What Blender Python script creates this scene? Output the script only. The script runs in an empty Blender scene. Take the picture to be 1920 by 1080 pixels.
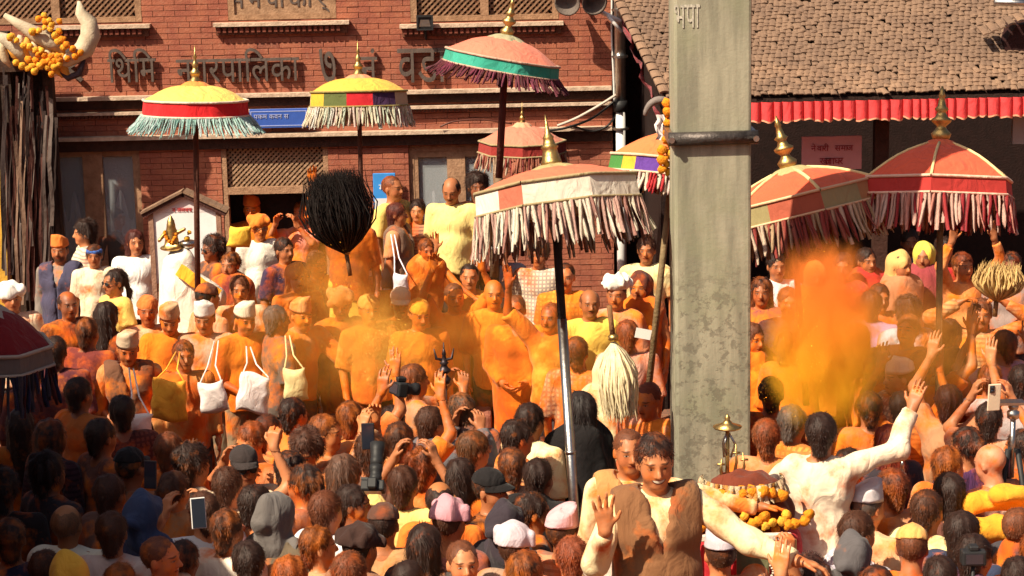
import bpy, bmesh, math, random
import numpy as np
from mathutils import Vector, Matrix, Euler
rad = math.radians
scene = bpy.context.scene
COL = scene.collection

# ------------------------------------------------------------------ camera
CAM_Z, PITCH, ROLL, FPX = 4.82, rad(11.6), rad(-1.2), 3850.0        # FPX: focal length in pixels of a 1920 wide frame
cam = bpy.data.cameras.new("camera"); cam.sensor_width = 36.0; cam.lens = FPX / 1920 * 36
cam.clip_start = 0.1; cam.clip_end = 600
camo = bpy.data.objects.new("camera", cam); COL.objects.link(camo)
CAM_R = Matrix.Rotation(rad(90) - PITCH, 3, 'X') @ Matrix.Rotation(ROLL, 3, 'Z')
camo.location = (0, 0, CAM_Z); camo.rotation_euler = CAM_R.to_euler()
scene.camera = camo
# ------------------------------------------------------------------ sky and sun
SUN_EL, SUN_AZ = rad(49), rad(50)                  # azimuth: degrees to the left of straight behind the camera
world = bpy.data.worlds.new("World"); scene.world = world; world.use_nodes = True
wn = world.node_tree.nodes; wl = world.node_tree.links
bg = wn["Background"]; bg.inputs[1].default_value = 0.05
sky = wn.new("ShaderNodeTexSky"); sky.sky_type = 'NISHITA'; sky.sun_disc = False
sky.sun_elevation = SUN_EL; sky.sun_rotation = math.pi + SUN_AZ; sky.dust_density = 5.0; sky.ozone_density = 0.0; sky.air_density = 0.8
wl.new(sky.outputs[0], bg.inputs[0])
sun = bpy.data.lights.new("sun", 'SUN'); sun.energy = 5.0; sun.angle = rad(0.53); sun.color = (1.0, 0.86, 0.64)
suno = bpy.data.objects.new("sun", sun); COL.objects.link(suno); suno.location = (-8, -8, 14)
SUNV = Vector((-math.sin(SUN_AZ)*math.cos(SUN_EL), -math.cos(SUN_AZ)*math.cos(SUN_EL), math.sin(SUN_EL)))
suno.rotation_euler = SUNV.to_track_quat('Z', 'Y').to_euler()
# ------------------------------------------------------------------ exposure and renderer
vs = scene.view_settings; vs.view_transform = 'Standard'; vs.look = 'None'; vs.gamma = 1.0; vs.exposure = 0.74
vs.use_curve_mapping = False
scene.display_settings.display_device = 'sRGB'
cy = scene.cycles
cy.use_denoising = True
cy.max_bounces = 6; cy.diffuse_bounces = 4; cy.glossy_bounces = 2; cy.transmission_bounces = 3; cy.volume_bounces = 5
cy.transparent_max_bounces = 6; cy.caustics_reflective = False; cy.caustics_refractive = False
cy.volume_step_rate = 2.0; cy.volume_max_steps = 128

# ------------------------------------------------------------------ photo pixel -> place in the world (used to lay the square out)
def ray(u, v):
    return CAM_R @ Vector(((u - 960)/FPX, (540 - v)/FPX, -1.0))
def at_depth(u, v, Y):
    d = ray(u, v); t = Y / d.y
    return Vector((d.x*t, Y, CAM_Z + d.z*t))
def at_height(u, v, z):
    d = ray(u, v); t = (z - CAM_Z) / d.z
    return Vector((d.x*t, d.y*t, z))
def srgb(r, g, b):
    f = lambda c: (c/255/12.92) if c/255 <= 0.04045 else ((c/255+0.055)/1.055)**2.4
    return (f(r), f(g), f(b), 1.0)
# ------------------------------------------------------------------ objects
def tag(o, label=None, cat=None, group=None, kind=None):
    if label: o["label"] = label
    if cat: o["category"] = cat
    if group: o["group"] = group
    if kind: o["kind"] = kind
    return o
def link(name, data, mat=None, parent=None, color=None, loc=None, rot=None, mtx=None):
    o = bpy.data.objects.new(name, data); COL.objects.link(o)
    if parent is not None: o.parent = parent
    if mat is not None and data is not None and not data.materials: data.materials.append(mat)
    if color is not None: o.color = color
    if mtx is not None:
        o.matrix_local = mtx
    else:
        if loc is not None: o.location = loc
        if rot is not None: o.rotation_euler = rot
    return o
def empty(name, loc=(0, 0, 0), rz=0.0):
    o = bpy.data.objects.new(name, None); COL.objects.link(o); o.empty_display_size = 0.1
    o.location = loc; o.rotation_euler = (0, 0, rz)
    return o
def np_mesh(name, V, F, smooth=True, attrs=None):
    """V (n,3) array, F (m,3|4) array or list of lists"""
    me = bpy.data.meshes.new(name)
    V = np.asarray(V, np.float32)
    if isinstance(F, np.ndarray):
        k = F.shape[1]
        me.vertices.add(len(V)); me.vertices.foreach_set("co", V.ravel())
        me.loops.add(F.size); me.loops.foreach_set("vertex_index", F.astype(np.int32).ravel())
        me.polygons.add(len(F)); me.polygons.foreach_set("loop_start", np.arange(0, F.size, k, dtype=np.int32))
        me.update(calc_edges=True); me.validate()
    else:
        me.from_pydata([tuple(map(float, p)) for p in V], [], F); me.update()
    if smooth: me.polygons.foreach_set("use_smooth", np.ones(len(me.polygons), bool))
    for n, arr in (attrs or {}).items():
        a = me.attributes.new(n, 'FLOAT_VECTOR', 'POINT'); a.data.foreach_set("vector", np.asarray(arr, np.float32).ravel())
    return me
class MB:
    """collects simple shapes into one mesh"""
    def __init__(s): s.v = []; s.f = []
    def add(s, V, F):
        n = len(s.v); s.v += [tuple(p) for p in V]; s.f += [tuple(i+n for i in f) for f in F]; return s
    def box(s, lo, hi, M=None):
        x0, y0, z0 = lo; x1, y1, z1 = hi
        V = [Vector(p) for p in ((x0,y0,z0),(x1,y0,z0),(x1,y1,z0),(x0,y1,z0),(x0,y0,z1),(x1,y0,z1),(x1,y1,z1),(x0,y1,z1))]
        if M is not None: V = [M @ p for p in V]
        return s.add(V, [(0,3,2,1),(4,5,6,7),(0,1,5,4),(1,2,6,5),(2,3,7,6),(3,0,4,7)])
    def tube(s, pts, r, n=8, cap=True):
        pts = [Vector(p) for p in pts]; rs = r if isinstance(r, (list, tuple)) else [r]*len(pts)
        rings = []; up = None
        for i, p in enumerate(pts):
            t = (pts[min(i+1, len(pts)-1)] - pts[max(i-1, 0)])
            t = t.normalized() if t.length > 1e-9 else Vector((0,0,1))
            if up is None: up = Vector((1,0,0)) if abs(t.x) < .9 else Vector((0,1,0))
            a = (up - t*up.dot(t)).normalized(); b = t.cross(a); up = a
            rings.append([p + (a*math.cos(2*math.pi*k/n) + b*math.sin(2*math.pi*k/n))*rs[i] for k in range(n)])
        V = [q for rg in rings for q in rg]; F = []
        for i in range(len(pts)-1):
            for k in range(n):
                F.append((i*n+k, i*n+(k+1) % n, (i+1)*n+(k+1) % n, (i+1)*n+k))
        if cap: F.append(tuple(range(n-1, -1, -1))); F.append(tuple((len(pts)-1)*n+k for k in range(n)))
        return s.add(V, F)
    def lathe(s, prof, n=16, c=(0,0,0)):
        c = Vector(c); V = []; F = []
        for r, z in prof:
            for k in range(n):
                a = 2*math.pi*k/n; V.append(c + Vector((r*math.cos(a), r*math.sin(a), z)))
        for i in range(len(prof)-1):
            for k in range(n): F.append((i*n+k, i*n+(k+1) % n, (i+1)*n+(k+1) % n, (i+1)*n+k))
        F.append(tuple(range(n-1, -1, -1))); F.append(tuple((len(prof)-1)*n+k for k in range(n)))
        return s.add(V, F)
    def mesh(s, name, smooth=False):
        me = bpy.data.meshes.new(name); me.from_pydata([tuple(p) for p in s.v], [], s.f); me.update()
        if smooth: me.polygons.foreach_set("use_smooth", [True]*len(me.polygons))
        return me
    def obj(s, name, mat, parent=None, smooth=False, color=None, loc=None, rot=None):
        return link(name, s.mesh(name, smooth), mat, parent, color, loc, rot)
def bevel_mesh(me, w, seg=1):
    bm = bmesh.new(); bm.from_mesh(me)
    bmesh.ops.bevel(bm, geom=bm.edges[:], offset=w, segments=seg, affect='EDGES', profile=.5)
    bm.to_mesh(me); bm.free(); return me

# ------------------------------------------------------------------ materials
def newmat(name):
    m = bpy.data.materials.new(name); m.use_nodes = True
    nt = m.node_tree; b = nt.nodes["Principled BSDF"]
    return m, nt, b
class NT:
    """small helper to write node trees"""
    def __init__(s, nt): s.nt = nt
    def n(s, t, **kw):
        nd = s.nt.nodes.new(t)
        for k, v in kw.items(): setattr(nd, k, v)
        return nd
    def put(s, sock, val):
        if hasattr(val, "is_output") : s.nt.links.new(val, sock)
        else: sock.default_value = val
    def math(s, op, a, b=0.0, c=0.0, clamp=False):
        nd = s.n("ShaderNodeMath", operation=op, use_clamp=clamp)
        s.put(nd.inputs[0], a); s.put(nd.inputs[1], b); s.put(nd.inputs[2], c); return nd.outputs[0]
    def mix(s, f, a, b, mode='MIX'):
        nd = s.n("ShaderNodeMix", data_type='RGBA', blend_type=mode)
        s.put(nd.inputs[0], f); s.put(nd.inputs[6], a); s.put(nd.inputs[7], b); return nd.outputs[2]
    def noise(s, vec, scale, detail=4, rough=.55, dist=0.0):
        nd = s.n("ShaderNodeTexNoise"); s.put(nd.inputs["Vector"], vec)
        nd.inputs["Scale"].default_value = scale; nd.inputs["Detail"].default_value = detail
        nd.inputs["Roughness"].default_value = rough; nd.inputs["Distortion"].default_value = dist
        return nd.outputs[0]
    def ramp(s, f, lo, hi, a=0.0, b=1.0):
        nd = s.n("ShaderNodeMapRange", interpolation_type='SMOOTHSTEP'); s.put(nd.inputs[0], f)
        nd.inputs[1].default_value = lo; nd.inputs[2].default_value = hi; nd.inputs[3].default_value = a; nd.inputs[4].default_value = b
        return nd.outputs[0]
    def coord(s, kind="Object"):
        return s.n("ShaderNodeTexCoord").outputs[kind]
    def wpos(s): return s.n("ShaderNodeNewGeometry").outputs["Position"]
    def vmath(s, op, a, b=(0, 0, 0)):
        nd = s.n("ShaderNodeVectorMath", operation=op); s.put(nd.inputs[0], a); s.put(nd.inputs[1], b); return nd.outputs[0]
    def bump(s, h, strength, dist, b):
        nd = s.n("ShaderNodeBump"); s.put(nd.inputs["Height"], h); nd.inputs["Strength"].default_value = strength
        nd.inputs["Distance"].default_value = dist; s.nt.links.new(nd.outputs[0], b.inputs["Normal"])
POWDER = (0.86, 0.235, 0.012, 1)
def shifted(q):
    """object coordinates moved by the object's own random number, so that copies differ"""
    info = q.n("ShaderNodeObjectInfo")
    r = q.math('MULTIPLY', info.outputs["Random"], 37.0)
    return info, q.vmath('ADD', q.coord(), q.n_comb(r))
def _comb(s, r):
    nd = s.n("ShaderNodeCombineXYZ")
    for i in range(3): s.put(nd.inputs[i], r)
    return nd.outputs[0]
NT.n_comb = _comb
def objattr(q, name):
    nd = q.n("ShaderNodeAttribute", attribute_type='OBJECT', attribute_name=name); return nd.outputs["Fac"]
def with_powder(q, col, vec, scale=5.0, soft=5.0, most=.94):
    """sindoor powder caught in patches on cloth, skin and hair"""
    a = q.noise(vec, scale, 5, .62)
    p = objattr(q, "powder")
    th = q.math('SUBTRACT', 1.0, p)
    m = q.math('MULTIPLY_ADD', q.math('SUBTRACT', a, q.math('MULTIPLY_ADD', th, .5, .25)), soft, .0, clamp=True)
    m = q.math('MULTIPLY', m, q.math('MINIMUM', q.math('MULTIPLY', p, 1.9), most))
    tone = q.mix(q.ramp(q.noise(vec, 3.1, 3), .35, .65), (0.54, 0.082, 0.006, 1), (0.80, 0.205, 0.012, 1))
    return q.mix(m, col, tone)
def cloth_material(name="cloth", weave=260.0, rough=.85):
    m, nt, b = newmat(name); q = NT(nt)
    info, vec = shifted(q)
    n1 = q.noise(vec, 3.0, 4); n2 = q.noise(vec, 22.0, 3)
    col = q.mix(q.ramp(n1, .3, .75, 0, .22), info.outputs["Color"], q.mix(1.0, info.outputs["Color"], (.62, .55, .5, 1), 'MULTIPLY'))
    lines = q.n('ShaderNodeTexWave', wave_type='BANDS', bands_direction='Z'); q.put(lines.inputs['Vector'], vec); lines.inputs['Scale'].default_value = 9.0; lines.inputs['Distortion'].default_value = .4
    checks = q.n('ShaderNodeTexWave', wave_type='BANDS', bands_direction='X'); q.put(checks.inputs['Vector'], vec); checks.inputs['Scale'].default_value = 9.0; checks.inputs['Distortion'].default_value = .3
    pr = objattr(q, 'print')
    s1 = q.math('MULTIPLY', q.ramp(lines.outputs[0], .55, .7), q.math('MINIMUM', pr, 1.0)); s2 = q.math('MULTIPLY', q.ramp(checks.outputs[0], .55, .7), q.math('SUBTRACT', pr, 1.0, 0, True))
    col = q.mix(q.math('MULTIPLY', q.math('MAXIMUM', s1, s2), .7), col, q.mix(1.0, col, (.35, .3, .45, 1), 'MULTIPLY'))
    col = with_powder(q, col, vec)
    nt.links.new(col, b.inputs["Base Color"])
    b.inputs["Roughness"].default_value = rough; b.inputs["Specular IOR Level"].default_value = .15
    b.inputs["Sheen Weight"].default_value = .08
    mp = q.n("ShaderNodeMapping"); q.put(mp.inputs[0], vec); mp.inputs["Scale"].default_value = (1, 1, .6)
    wv = q.n('ShaderNodeTexNoise', noise_type='RIDGED_MULTIFRACTAL'); q.put(wv.inputs['Vector'], vec); wv.inputs['Scale'].default_value = 5.0; wv.inputs['Detail'].default_value = 2.0; wv.inputs['Distortion'].default_value = .8
    h = q.math('ADD', q.math('MULTIPLY_ADD', wv.outputs[0], .35, q.noise(mp.outputs[0], 9.0, 3, .45, 1.5)), q.math('MULTIPLY', q.noise(vec, weave, 2), .08))
    q.bump(h, .65, .03, b)
    return m
def skin_material():
    m, nt, b = newmat("skin"); q = NT(nt)
    info, vec = shifted(q)
    hp = q.n("ShaderNodeAttribute", attribute_name="hp").outputs["Vector"]
    sp = q.n("ShaderNodeSeparateXYZ"); q.put(sp.inputs[0], hp)
    x, y, z = sp.outputs; ax = q.math('ABSOLUTE', x)
    front = q.math('LESS_THAN', y, -.045)
    smile = objattr(q, "smile")
    zm = q.math('SUBTRACT', z, q.math('MULTIPLY', smile, q.math('MULTIPLY', q.math('MULTIPLY', x, x), 9.0)))
    def ell(cx, cz, rx, rz, xx=ax, soft=.35, tilt=0.0, z=z):
        dx = q.math('DIVIDE', q.math('SUBTRACT', xx, cx), rx)
        zz = q.math('ADD', z, q.math('MULTIPLY', q.math('SUBTRACT', xx, cx), tilt)) if tilt else z
        dz = q.math('DIVIDE', q.math('SUBTRACT', zz, cz), rz)
        d = q.math('ADD', q.math('MULTIPLY', dx, dx), q.math('MULTIPLY', dz, dz))
        return q.math('MULTIPLY', q.ramp(d, 1.0 - soft, 1.0 + soft, 1, 0), front)
    tone = info.outputs["Color"]
    col = q.mix(q.ramp(q.noise(vec, 7.0, 3), .3, .7, 0, .3), tone, q.mix(1.0, tone, (.75, .62, .55, 1), 'MULTIPLY'))
    col = q.mix(q.math('MULTIPLY', ell(.047, .072, .03, .025, soft=.8), .35), col, q.mix(1.0, tone, (1.0, .62, .5, 1), 'MULTIPLY'))
    col = with_powder(q, col, vec, 9.0)
    dark = (.022, .011, .008, 1)
    stub = q.math('MULTIPLY', ell(0.0, .032, .062, .03, soft=.7), objattr(q, "stubble"))
    col = q.mix(stub, col, dark)
    mous = q.math('MULTIPLY', ell(0.0, .0555, .03, .006), objattr(q, "moustache"))
    col = q.mix(mous, col, dark)
    col = q.mix(q.math('MULTIPLY', ell(0.0, .042, .026, .0095), .75), col, q.mix(1.0, tone, (.75, .33, .28, 1), 'MULTIPLY'))
    col = q.mix(q.math('MULTIPLY', ell(0.0, .0435, .027, .0022), .9), col, dark)
    col = q.mix(q.math('MULTIPLY', ell(0.0, .0400, .032, .0105, z=zm), smile), col, (.12, .02, .015, 1))
    col = q.mix(q.math('MULTIPLY', ell(0.0, .0425, .026, .0062, z=zm), smile), col, (.75, .68, .55, 1))
    col = q.mix(q.math('MULTIPLY', ell(.034, .126, .0215, .0050, tilt=.12, soft=.6), .75), col, dark)          # brows
    col = q.mix(q.math('MULTIPLY', ell(.032, .1035, .0165, .0068, soft=.6), .8), col, q.mix(.5, tone, dark))     # lids
    col = q.mix(q.math('MULTIPLY', ell(.032, .1025, .0115, .0036), q.math('SUBTRACT', 1.0, q.math('MULTIPLY', smile, .9))), col, (.38, .30, .25, 1))                                # eye
    col = q.mix(ell(.032, .1026, .0052, .0044), col, (.010, .006, .005, 1))                             # iris
    nt.links.new(col, b.inputs["Base Color"])
    b.inputs["Roughness"].default_value = .5; b.inputs["Specular IOR Level"].default_value = .35
    b.inputs["Subsurface Weight"].default_value = 0.0
    q.bump(q.noise(vec, 60, 3), .12, .01, b)
    return m
def hair_material():
    m, nt, b = newmat("hair"); q = NT(nt)
    info, vec = shifted(q)
    mp = q.n("ShaderNodeMapping"); q.put(mp.inputs[0], vec); mp.inputs["Scale"].default_value = (1, 1, .25)
    st = q.noise(mp.outputs[0], 260, 3, .6)
    col = q.mix(q.ramp(st, .35, .7), info.outputs["Color"], q.mix(1.0, info.outputs["Color"], (2.0, 1.6, 1.3, 1), 'MULTIPLY'))
    col = with_powder(q, col, vec, 16.0, 2.0, .72)
    nt.links.new(col, b.inputs["Base Color"]); b.inputs["Roughness"].default_value = .55; b.inputs["Specular IOR Level"].default_value = .3
    q.bump(st, .4, .006, b)
    return m
def simple(name, rgb, rough=.6, metal=0.0, var=.25, scale=8.0, bump=.0, bscale=40.0, spec=.3):
    """plain surface with uneven colour and relief"""
    m, nt, b = newmat(name); q = NT(nt); v = q.coord()
    c = tuple(rgb[:3]) + (1,)
    d = tuple(k*.45 for k in rgb[:3]) + (1,)
    f = q.ramp(q.noise(v, scale, 5, .6), .3, .75, 0, var*2)
    nt.links.new(q.mix(f, c, d), b.inputs["Base Color"])
    b.inputs["Roughness"].default_value = rough; b.inputs["Metallic"].default_value = metal; b.inputs["Specular IOR Level"].default_value = spec
    if bump: q.bump(q.noise(v, bscale, 4), bump, .02, b)
    return m
def tinted(name, rough=.7, metal=0.0, var=.3, scale=9.0, bump=.3, bscale=50.0, powder=False):
    """colour from the object's own colour"""
    m, nt, b = newmat(name); q = NT(nt); info, v = shifted(q)
    c = info.outputs["Color"]
    f = q.ramp(q.noise(v, scale, 5, .6), .3, .75, 0, var*2)
    col = q.mix(f, c, q.mix(1.0, c, (.5, .46, .42, 1), 'MULTIPLY'))
    if powder: col = with_powder(q, col, v, 6.0)
    nt.links.new(col, b.inputs["Base Color"])
    b.inputs["Roughness"].default_value = rough; b.inputs["Metallic"].default_value = metal; b.inputs["Specular IOR Level"].default_value = .25
    if bump: q.bump(q.noise(v, bscale, 4), bump, .02, b)
    return m
M = {}
M['cloth'] = cloth_material(); M['skin'] = skin_material(); M['hair'] = hair_material()
M['tint'] = tinted("painted_surface", powder=True); M['wood'] = tinted("wood", .75, var=.4, scale=14, bump=.4)
M['plastic'] = tinted("plastic", .4, var=.1, bump=.05)
M['brass'] = simple("brass", (.60, .40, .15), .42, 1.0, .3, 25, .15, 60)
M['steel'] = simple("steel", (.55, .54, .52), .3, 1.0, .2, 20, .1, 60)
M['black'] = simple("black_plastic", (.02, .02, .022), .55, 0, .2)
M['glass'] = simple("lens_glass", (.02, .025, .04), .05, 0, .1, spec=.8)
# ------------------------------------------------------------------ people: a body is one smooth surface grown round a posed skeleton
def grid_axes(lo, hi, h):
    return [np.arange(lo[i], hi[i] + h, h, dtype=np.float32) for i in range(3)]
def prim_eval(pr, X, Y, Z):
    if pr[0] == 'c':
        _, a, b, ra, rb = pr[:5]; a = np.asarray(a, np.float32); ab = np.asarray(b, np.float32) - a; L = float(ab @ ab) + 1e-12
        px, py, pz = X - a[0], Y - a[1], Z - a[2]
        tt = (px*ab[0] + py*ab[1] + pz*ab[2]) / L
        t = np.clip(tt, 0, 1)
        d = np.sqrt((px - t*ab[0])**2 + (py - t*ab[1])**2 + (pz - t*ab[2])**2) - (ra + t*(rb - ra))
        if len(pr) > 6 and pr[6]: d = np.maximum(d, (tt - 1)*math.sqrt(L))
        return d
    _, c, r, R = pr[:4]
    px, py, pz = X - c[0], Y - c[1], Z - c[2]
    if R is not None:
        q = [R[0][i]*px + R[1][i]*py + R[2][i]*pz for i in range(3)]       # R transpose
    else: q = [px, py, pz]
    k0 = np.sqrt((q[0]/r[0])**2 + (q[1]/r[1])**2 + (q[2]/r[2])**2); k1 = np.sqrt((q[0]/r[0]**2)**2 + (q[1]/r[1]**2)**2 + (q[2]/r[2]**2)**2) + 1e-6
    return k0*(k0 - 1)/k1
def prim_box(pr):
    if pr[0] == 'c':
        a, b = np.asarray(pr[1]), np.asarray(pr[2]); r = max(pr[3], pr[4]); return np.minimum(a, b) - r, np.maximum(a, b) + r
    r = max(pr[2]); c = np.asarray(pr[1]); return c - r, c + r
def prim_k(pr): return pr[5] if pr[0] == 'c' else pr[4]
def field(prims, ax, cuts=()):
    D = np.full([len(a) for a in ax], 1.0, np.float32)
    for pr in prims + list(cuts):
        lo, hi = prim_box(pr); k = abs(prim_k(pr)); m = .05 + k
        sl = []
        for i in range(3):
            a, b = np.searchsorted(ax[i], lo[i]-m), np.searchsorted(ax[i], hi[i]+m)
            sl.append(slice(a, b))
        if any(s.stop <= s.start for s in sl): continue
        X, Y, Z = ax[0][sl[0], None, None], ax[1][None, sl[1], None], ax[2][None, None, sl[2]]
        d = prim_eval(pr, X, Y, Z); o = D[tuple(sl)]
        if prim_k(pr) < 0:                                 # carve
            h = np.clip(.5 - .5*(o + d)/k, 0, 1); D[tuple(sl)] = o*(1-h) - d*h + k*h*(1-h)
        else:
            h = np.clip(.5 + .5*(o - d)/k, 0, 1); D[tuple(sl)] = o*(1-h) + d*h - k*h*(1-h)
    return D
_C = [(i, j, k) for i in (0, 1) for j in (0, 1) for k in (0, 1)]
_E = [(a, b) for a in range(8) for b in range(a+1, 8) if sum(abs(_C[a][t]-_C[b][t]) for t in range(3)) == 1]
def surfnet(D, ax):
    S = D < 0
    n = [s - 1 for s in D.shape]
    cnt = sum(S[c[0]:c[0]+n[0], c[1]:c[1]+n[1], c[2]:c[2]+n[2]].astype(np.int8) for c in _C)
    idx = np.argwhere((cnt > 0) & (cnt < 8))
    vid = np.full(n, -1, np.int32); vid[idx[:, 0], idx[:, 1], idx[:, 2]] = np.arange(len(idx))
    acc = np.zeros((len(idx), 3), np.float32); num = np.zeros(len(idx), np.float32)
    dv = [D[idx[:, 0]+c[0], idx[:, 1]+c[1], idx[:, 2]+c[2]] for c in _C]
    pv = [np.stack([ax[t][idx[:, t]+c[t]] for t in range(3)], 1) for c in _C]
    for a, b in _E:
        m = (dv[a] < 0) != (dv[b] < 0)
        t = (dv[a][m] / (dv[a][m] - dv[b][m]))[:, None]
        acc[m] += pv[a][m]*(1-t) + pv[b][m]*t; num[m] += 1
    V = acc / num[:, None]
    Q = []
    for axis in range(3):
        o1, o2 = (axis+1) % 3, (axis+2) % 3
        s0 = [slice(1, -1)]*3; s1 = [slice(1, -1)]*3
        s0[axis] = slice(0, -1); s1[axis] = slice(1, None)
        A, B = S[tuple(s0)], S[tuple(s1)]
        e = np.argwhere(A != B)
        if len(e) == 0: continue
        st = A[e[:, 0], e[:, 1], e[:, 2]]
        base = e.copy(); base[:, o1] += 1; base[:, o2] += 1
        def cell(d1, d2):
            c = base.copy(); c[:, o1] -= d1; c[:, o2] -= d2
            return vid[c[:, 0], c[:, 1], c[:, 2]]
        q = np.stack([cell(1, 1), cell(0, 1), cell(0, 0), cell(1, 0)], 1)
        q[~st] = q[~st][:, ::-1]
        Q.append(q)
    Q = np.concatenate(Q) if Q else np.zeros((0, 4), np.int32)
    return V, Q[(Q >= 0).all(1)]
def compact(V, Q, extra=None):
    used = np.unique(Q); mp = np.full(len(V), -1, np.int64); mp[used] = np.arange(len(used))
    return V[used], mp[Q]
def waves(seed, n=7, lo=9, hi=34):
    r = random.Random(seed)
    return [(r.uniform(lo, hi)*r.choice((-1, 1)), r.uniform(lo, hi)*r.choice((-1, 1)), r.uniform(-10, 10), r.uniform(0, 6.3)) for _ in range(n)]
def ripple(D, ax, ws, amp):
    X, Y, Z = ax[0][:, None, None], ax[1][None, :, None], ax[2][None, None, :]
    s = 0
    for a, b, c, p in ws: s = s + np.sin(a*X + b*Y + c*Z + p)
    return D + s*(amp/math.sqrt(len(ws)))

HEADP = Vector((0, 0, 1.46))                       # pivot of the head on the neck
ARM_DOWN = {'e': (.235, .03, 1.08), 'w': (.235, -.06, .84), 'c': .35}
POSES = {
 'stand':  {},
 'folded': {'L': {'e': (.25, -.06, 1.10), 'w': (-.02, -.22, 1.10), 'n': (0, 1, 0), 'c': .5}, 'R': {'e': (-.25, -.06, 1.10), 'w': (.02, -.19, 1.06), 'n': (0, 1, 0), 'c': .5}},
 'clasp':  {'L': {'e': (.24, .0, 1.09), 'w': (.04, -.24, .97), 'n': (-.3, .7, .6), 'c': .6}, 'R': {'e': (-.24, .0, 1.09), 'w': (-.05, -.24, .96), 'n': (.3, .7, .6), 'c': .6}, 'lean': 6},
 'lean':   {'L': {'e': (.22, -.14, 1.10), 'w': (.16, -.33, .93), 'c': .4}, 'R': {'e': (-.23, -.05, 1.08), 'w': (-.1, -.24, .95), 'c': .5}, 'lean': 20},
 'reach':  {'L': {'e': (.30, -.18, 1.22), 'w': (.46, -.36, 1.12), 'c': .2}, 'R': {'e': (-.23, .02, 1.08), 'w': (-.16, -.14, .9), 'c': .4}, 'lean': 16},
 'armup':  {'R': {'e': (-.30, -.08, 1.56), 'w': (-.30, -.14, 1.82), 'd': (0, -.1, 1), 'n': (0, -1, 0), 'c': .2}},
 'fist':   {'R': {'e': (-.28, -.12, 1.50), 'w': (-.24, -.16, 1.76), 'd': (0, -.1, 1), 'n': (0, -1, 0), 'c': 1.35}},
 'armsup': {'L': {'e': (.29, -.10, 1.58), 'w': (.20, -.16, 1.84), 'd': (-.1, -.1, 1), 'n': (0, -1, 0), 'c': .3}, 'R': {'e': (-.29, -.10, 1.58), 'w': (-.22, -.16, 1.84), 'd': (.1, -.1, 1), 'n': (0, -1, 0), 'c': .3}},
 'phone':  {'L': {'e': (.25, -.20, 1.30), 'w': (.10, -.33, 1.52), 'd': (-.3, -.2, 1), 'n': (-1, -.3, 0), 'c': .7}, 'R': {'e': (-.25, -.20, 1.30), 'w': (-.10, -.33, 1.52), 'd': (.3, -.2, 1), 'n': (1, -.3, 0), 'c': .7}},
 'phoneup': {'L': {'e': (.25, -.20, 1.42), 'w': (.10, -.30, 1.68), 'd': (-.3, -.1, 1), 'n': (-1, -.3, 0), 'c': .7}, 'R': {'e': (-.25, -.20, 1.42), 'w': (-.10, -.30, 1.68), 'd': (.3, -.1, 1), 'n': (1, -.3, 0), 'c': .7}},
 'pray':   {'L': {'e': (.24, -.06, 1.10), 'w': (.03, -.25, 1.22), 'd': (-.05, -.2, 1), 'n': (-1, 0, 0), 'c': .1}, 'R': {'e': (-.24, -.06, 1.10), 'w': (-.03, -.25, 1.22), 'd': (.05, -.2, 1), 'n': (1, 0, 0), 'c': .1}},
 'grip':   {'L': {'e': (.26, -.16, 1.22), 'w': (.07, -.34, 1.30), 'd': (-.6, -.7, .2), 'n': (-.6, .5, 0), 'c': 1.3}, 'R': {'e': (-.26, -.16, 1.16), 'w': (-.02, -.34, 1.12), 'd': (.6, -.7, .2), 'n': (.6, .5, 0), 'c': 1.3}},
 'wave':   {'R': {'e': (-.30, -.12, 1.14), 'w': (-.27, -.28, 1.36), 'd': (-.08, -.05, 1), 'n': (0, -1, 0), 'c': .12, 's': .16}, 'L': {'e': (.40, -.12, 1.20), 'w': (.60, -.26, 1.14), 'd': (1, -.2, -.2), 'n': (0, -.2, -1), 'c': .5}},
 'spread': {'L': {'e': (.44, -.10, 1.30), 'w': (.68, -.16, 1.26), 'd': (1, -.1, -.1), 'n': (0, -.3, -1), 'c': .4}},
 'throw':  {'R': {'e': (-.42, -.14, 1.46), 'w': (-.50, -.32, 1.72), 'd': (-.25, -.2, .9), 'n': (-.3, -.9, -.2), 'c': .25}, 'L': {'e': (.34, -.14, 1.16), 'w': (.46, -.34, 1.14), 'c': .4}},
 'overhead': {'L': {'e': (.36, -.06, 1.52), 'w': (.16, -.10, 1.69), 'd': (-.8, 0, .4), 'n': (0, -.2, -1), 'c': .8}, 'R': {'e': (-.36, -.06, 1.52), 'w': (-.16, -.10, 1.69), 'd': (.8, 0, .4), 'n': (0, -.2, -1), 'c': .8}},
 'hold':   {'R': {'e': (-.30, -.10, 1.30), 'w': (-.18, -.30, 1.42), 'd': (.2, -.5, .6), 'n': (.8, -.3, 0), 'c': 1.3}},
}
def unit(v): v = Vector(v); return v.normalized()
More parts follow.
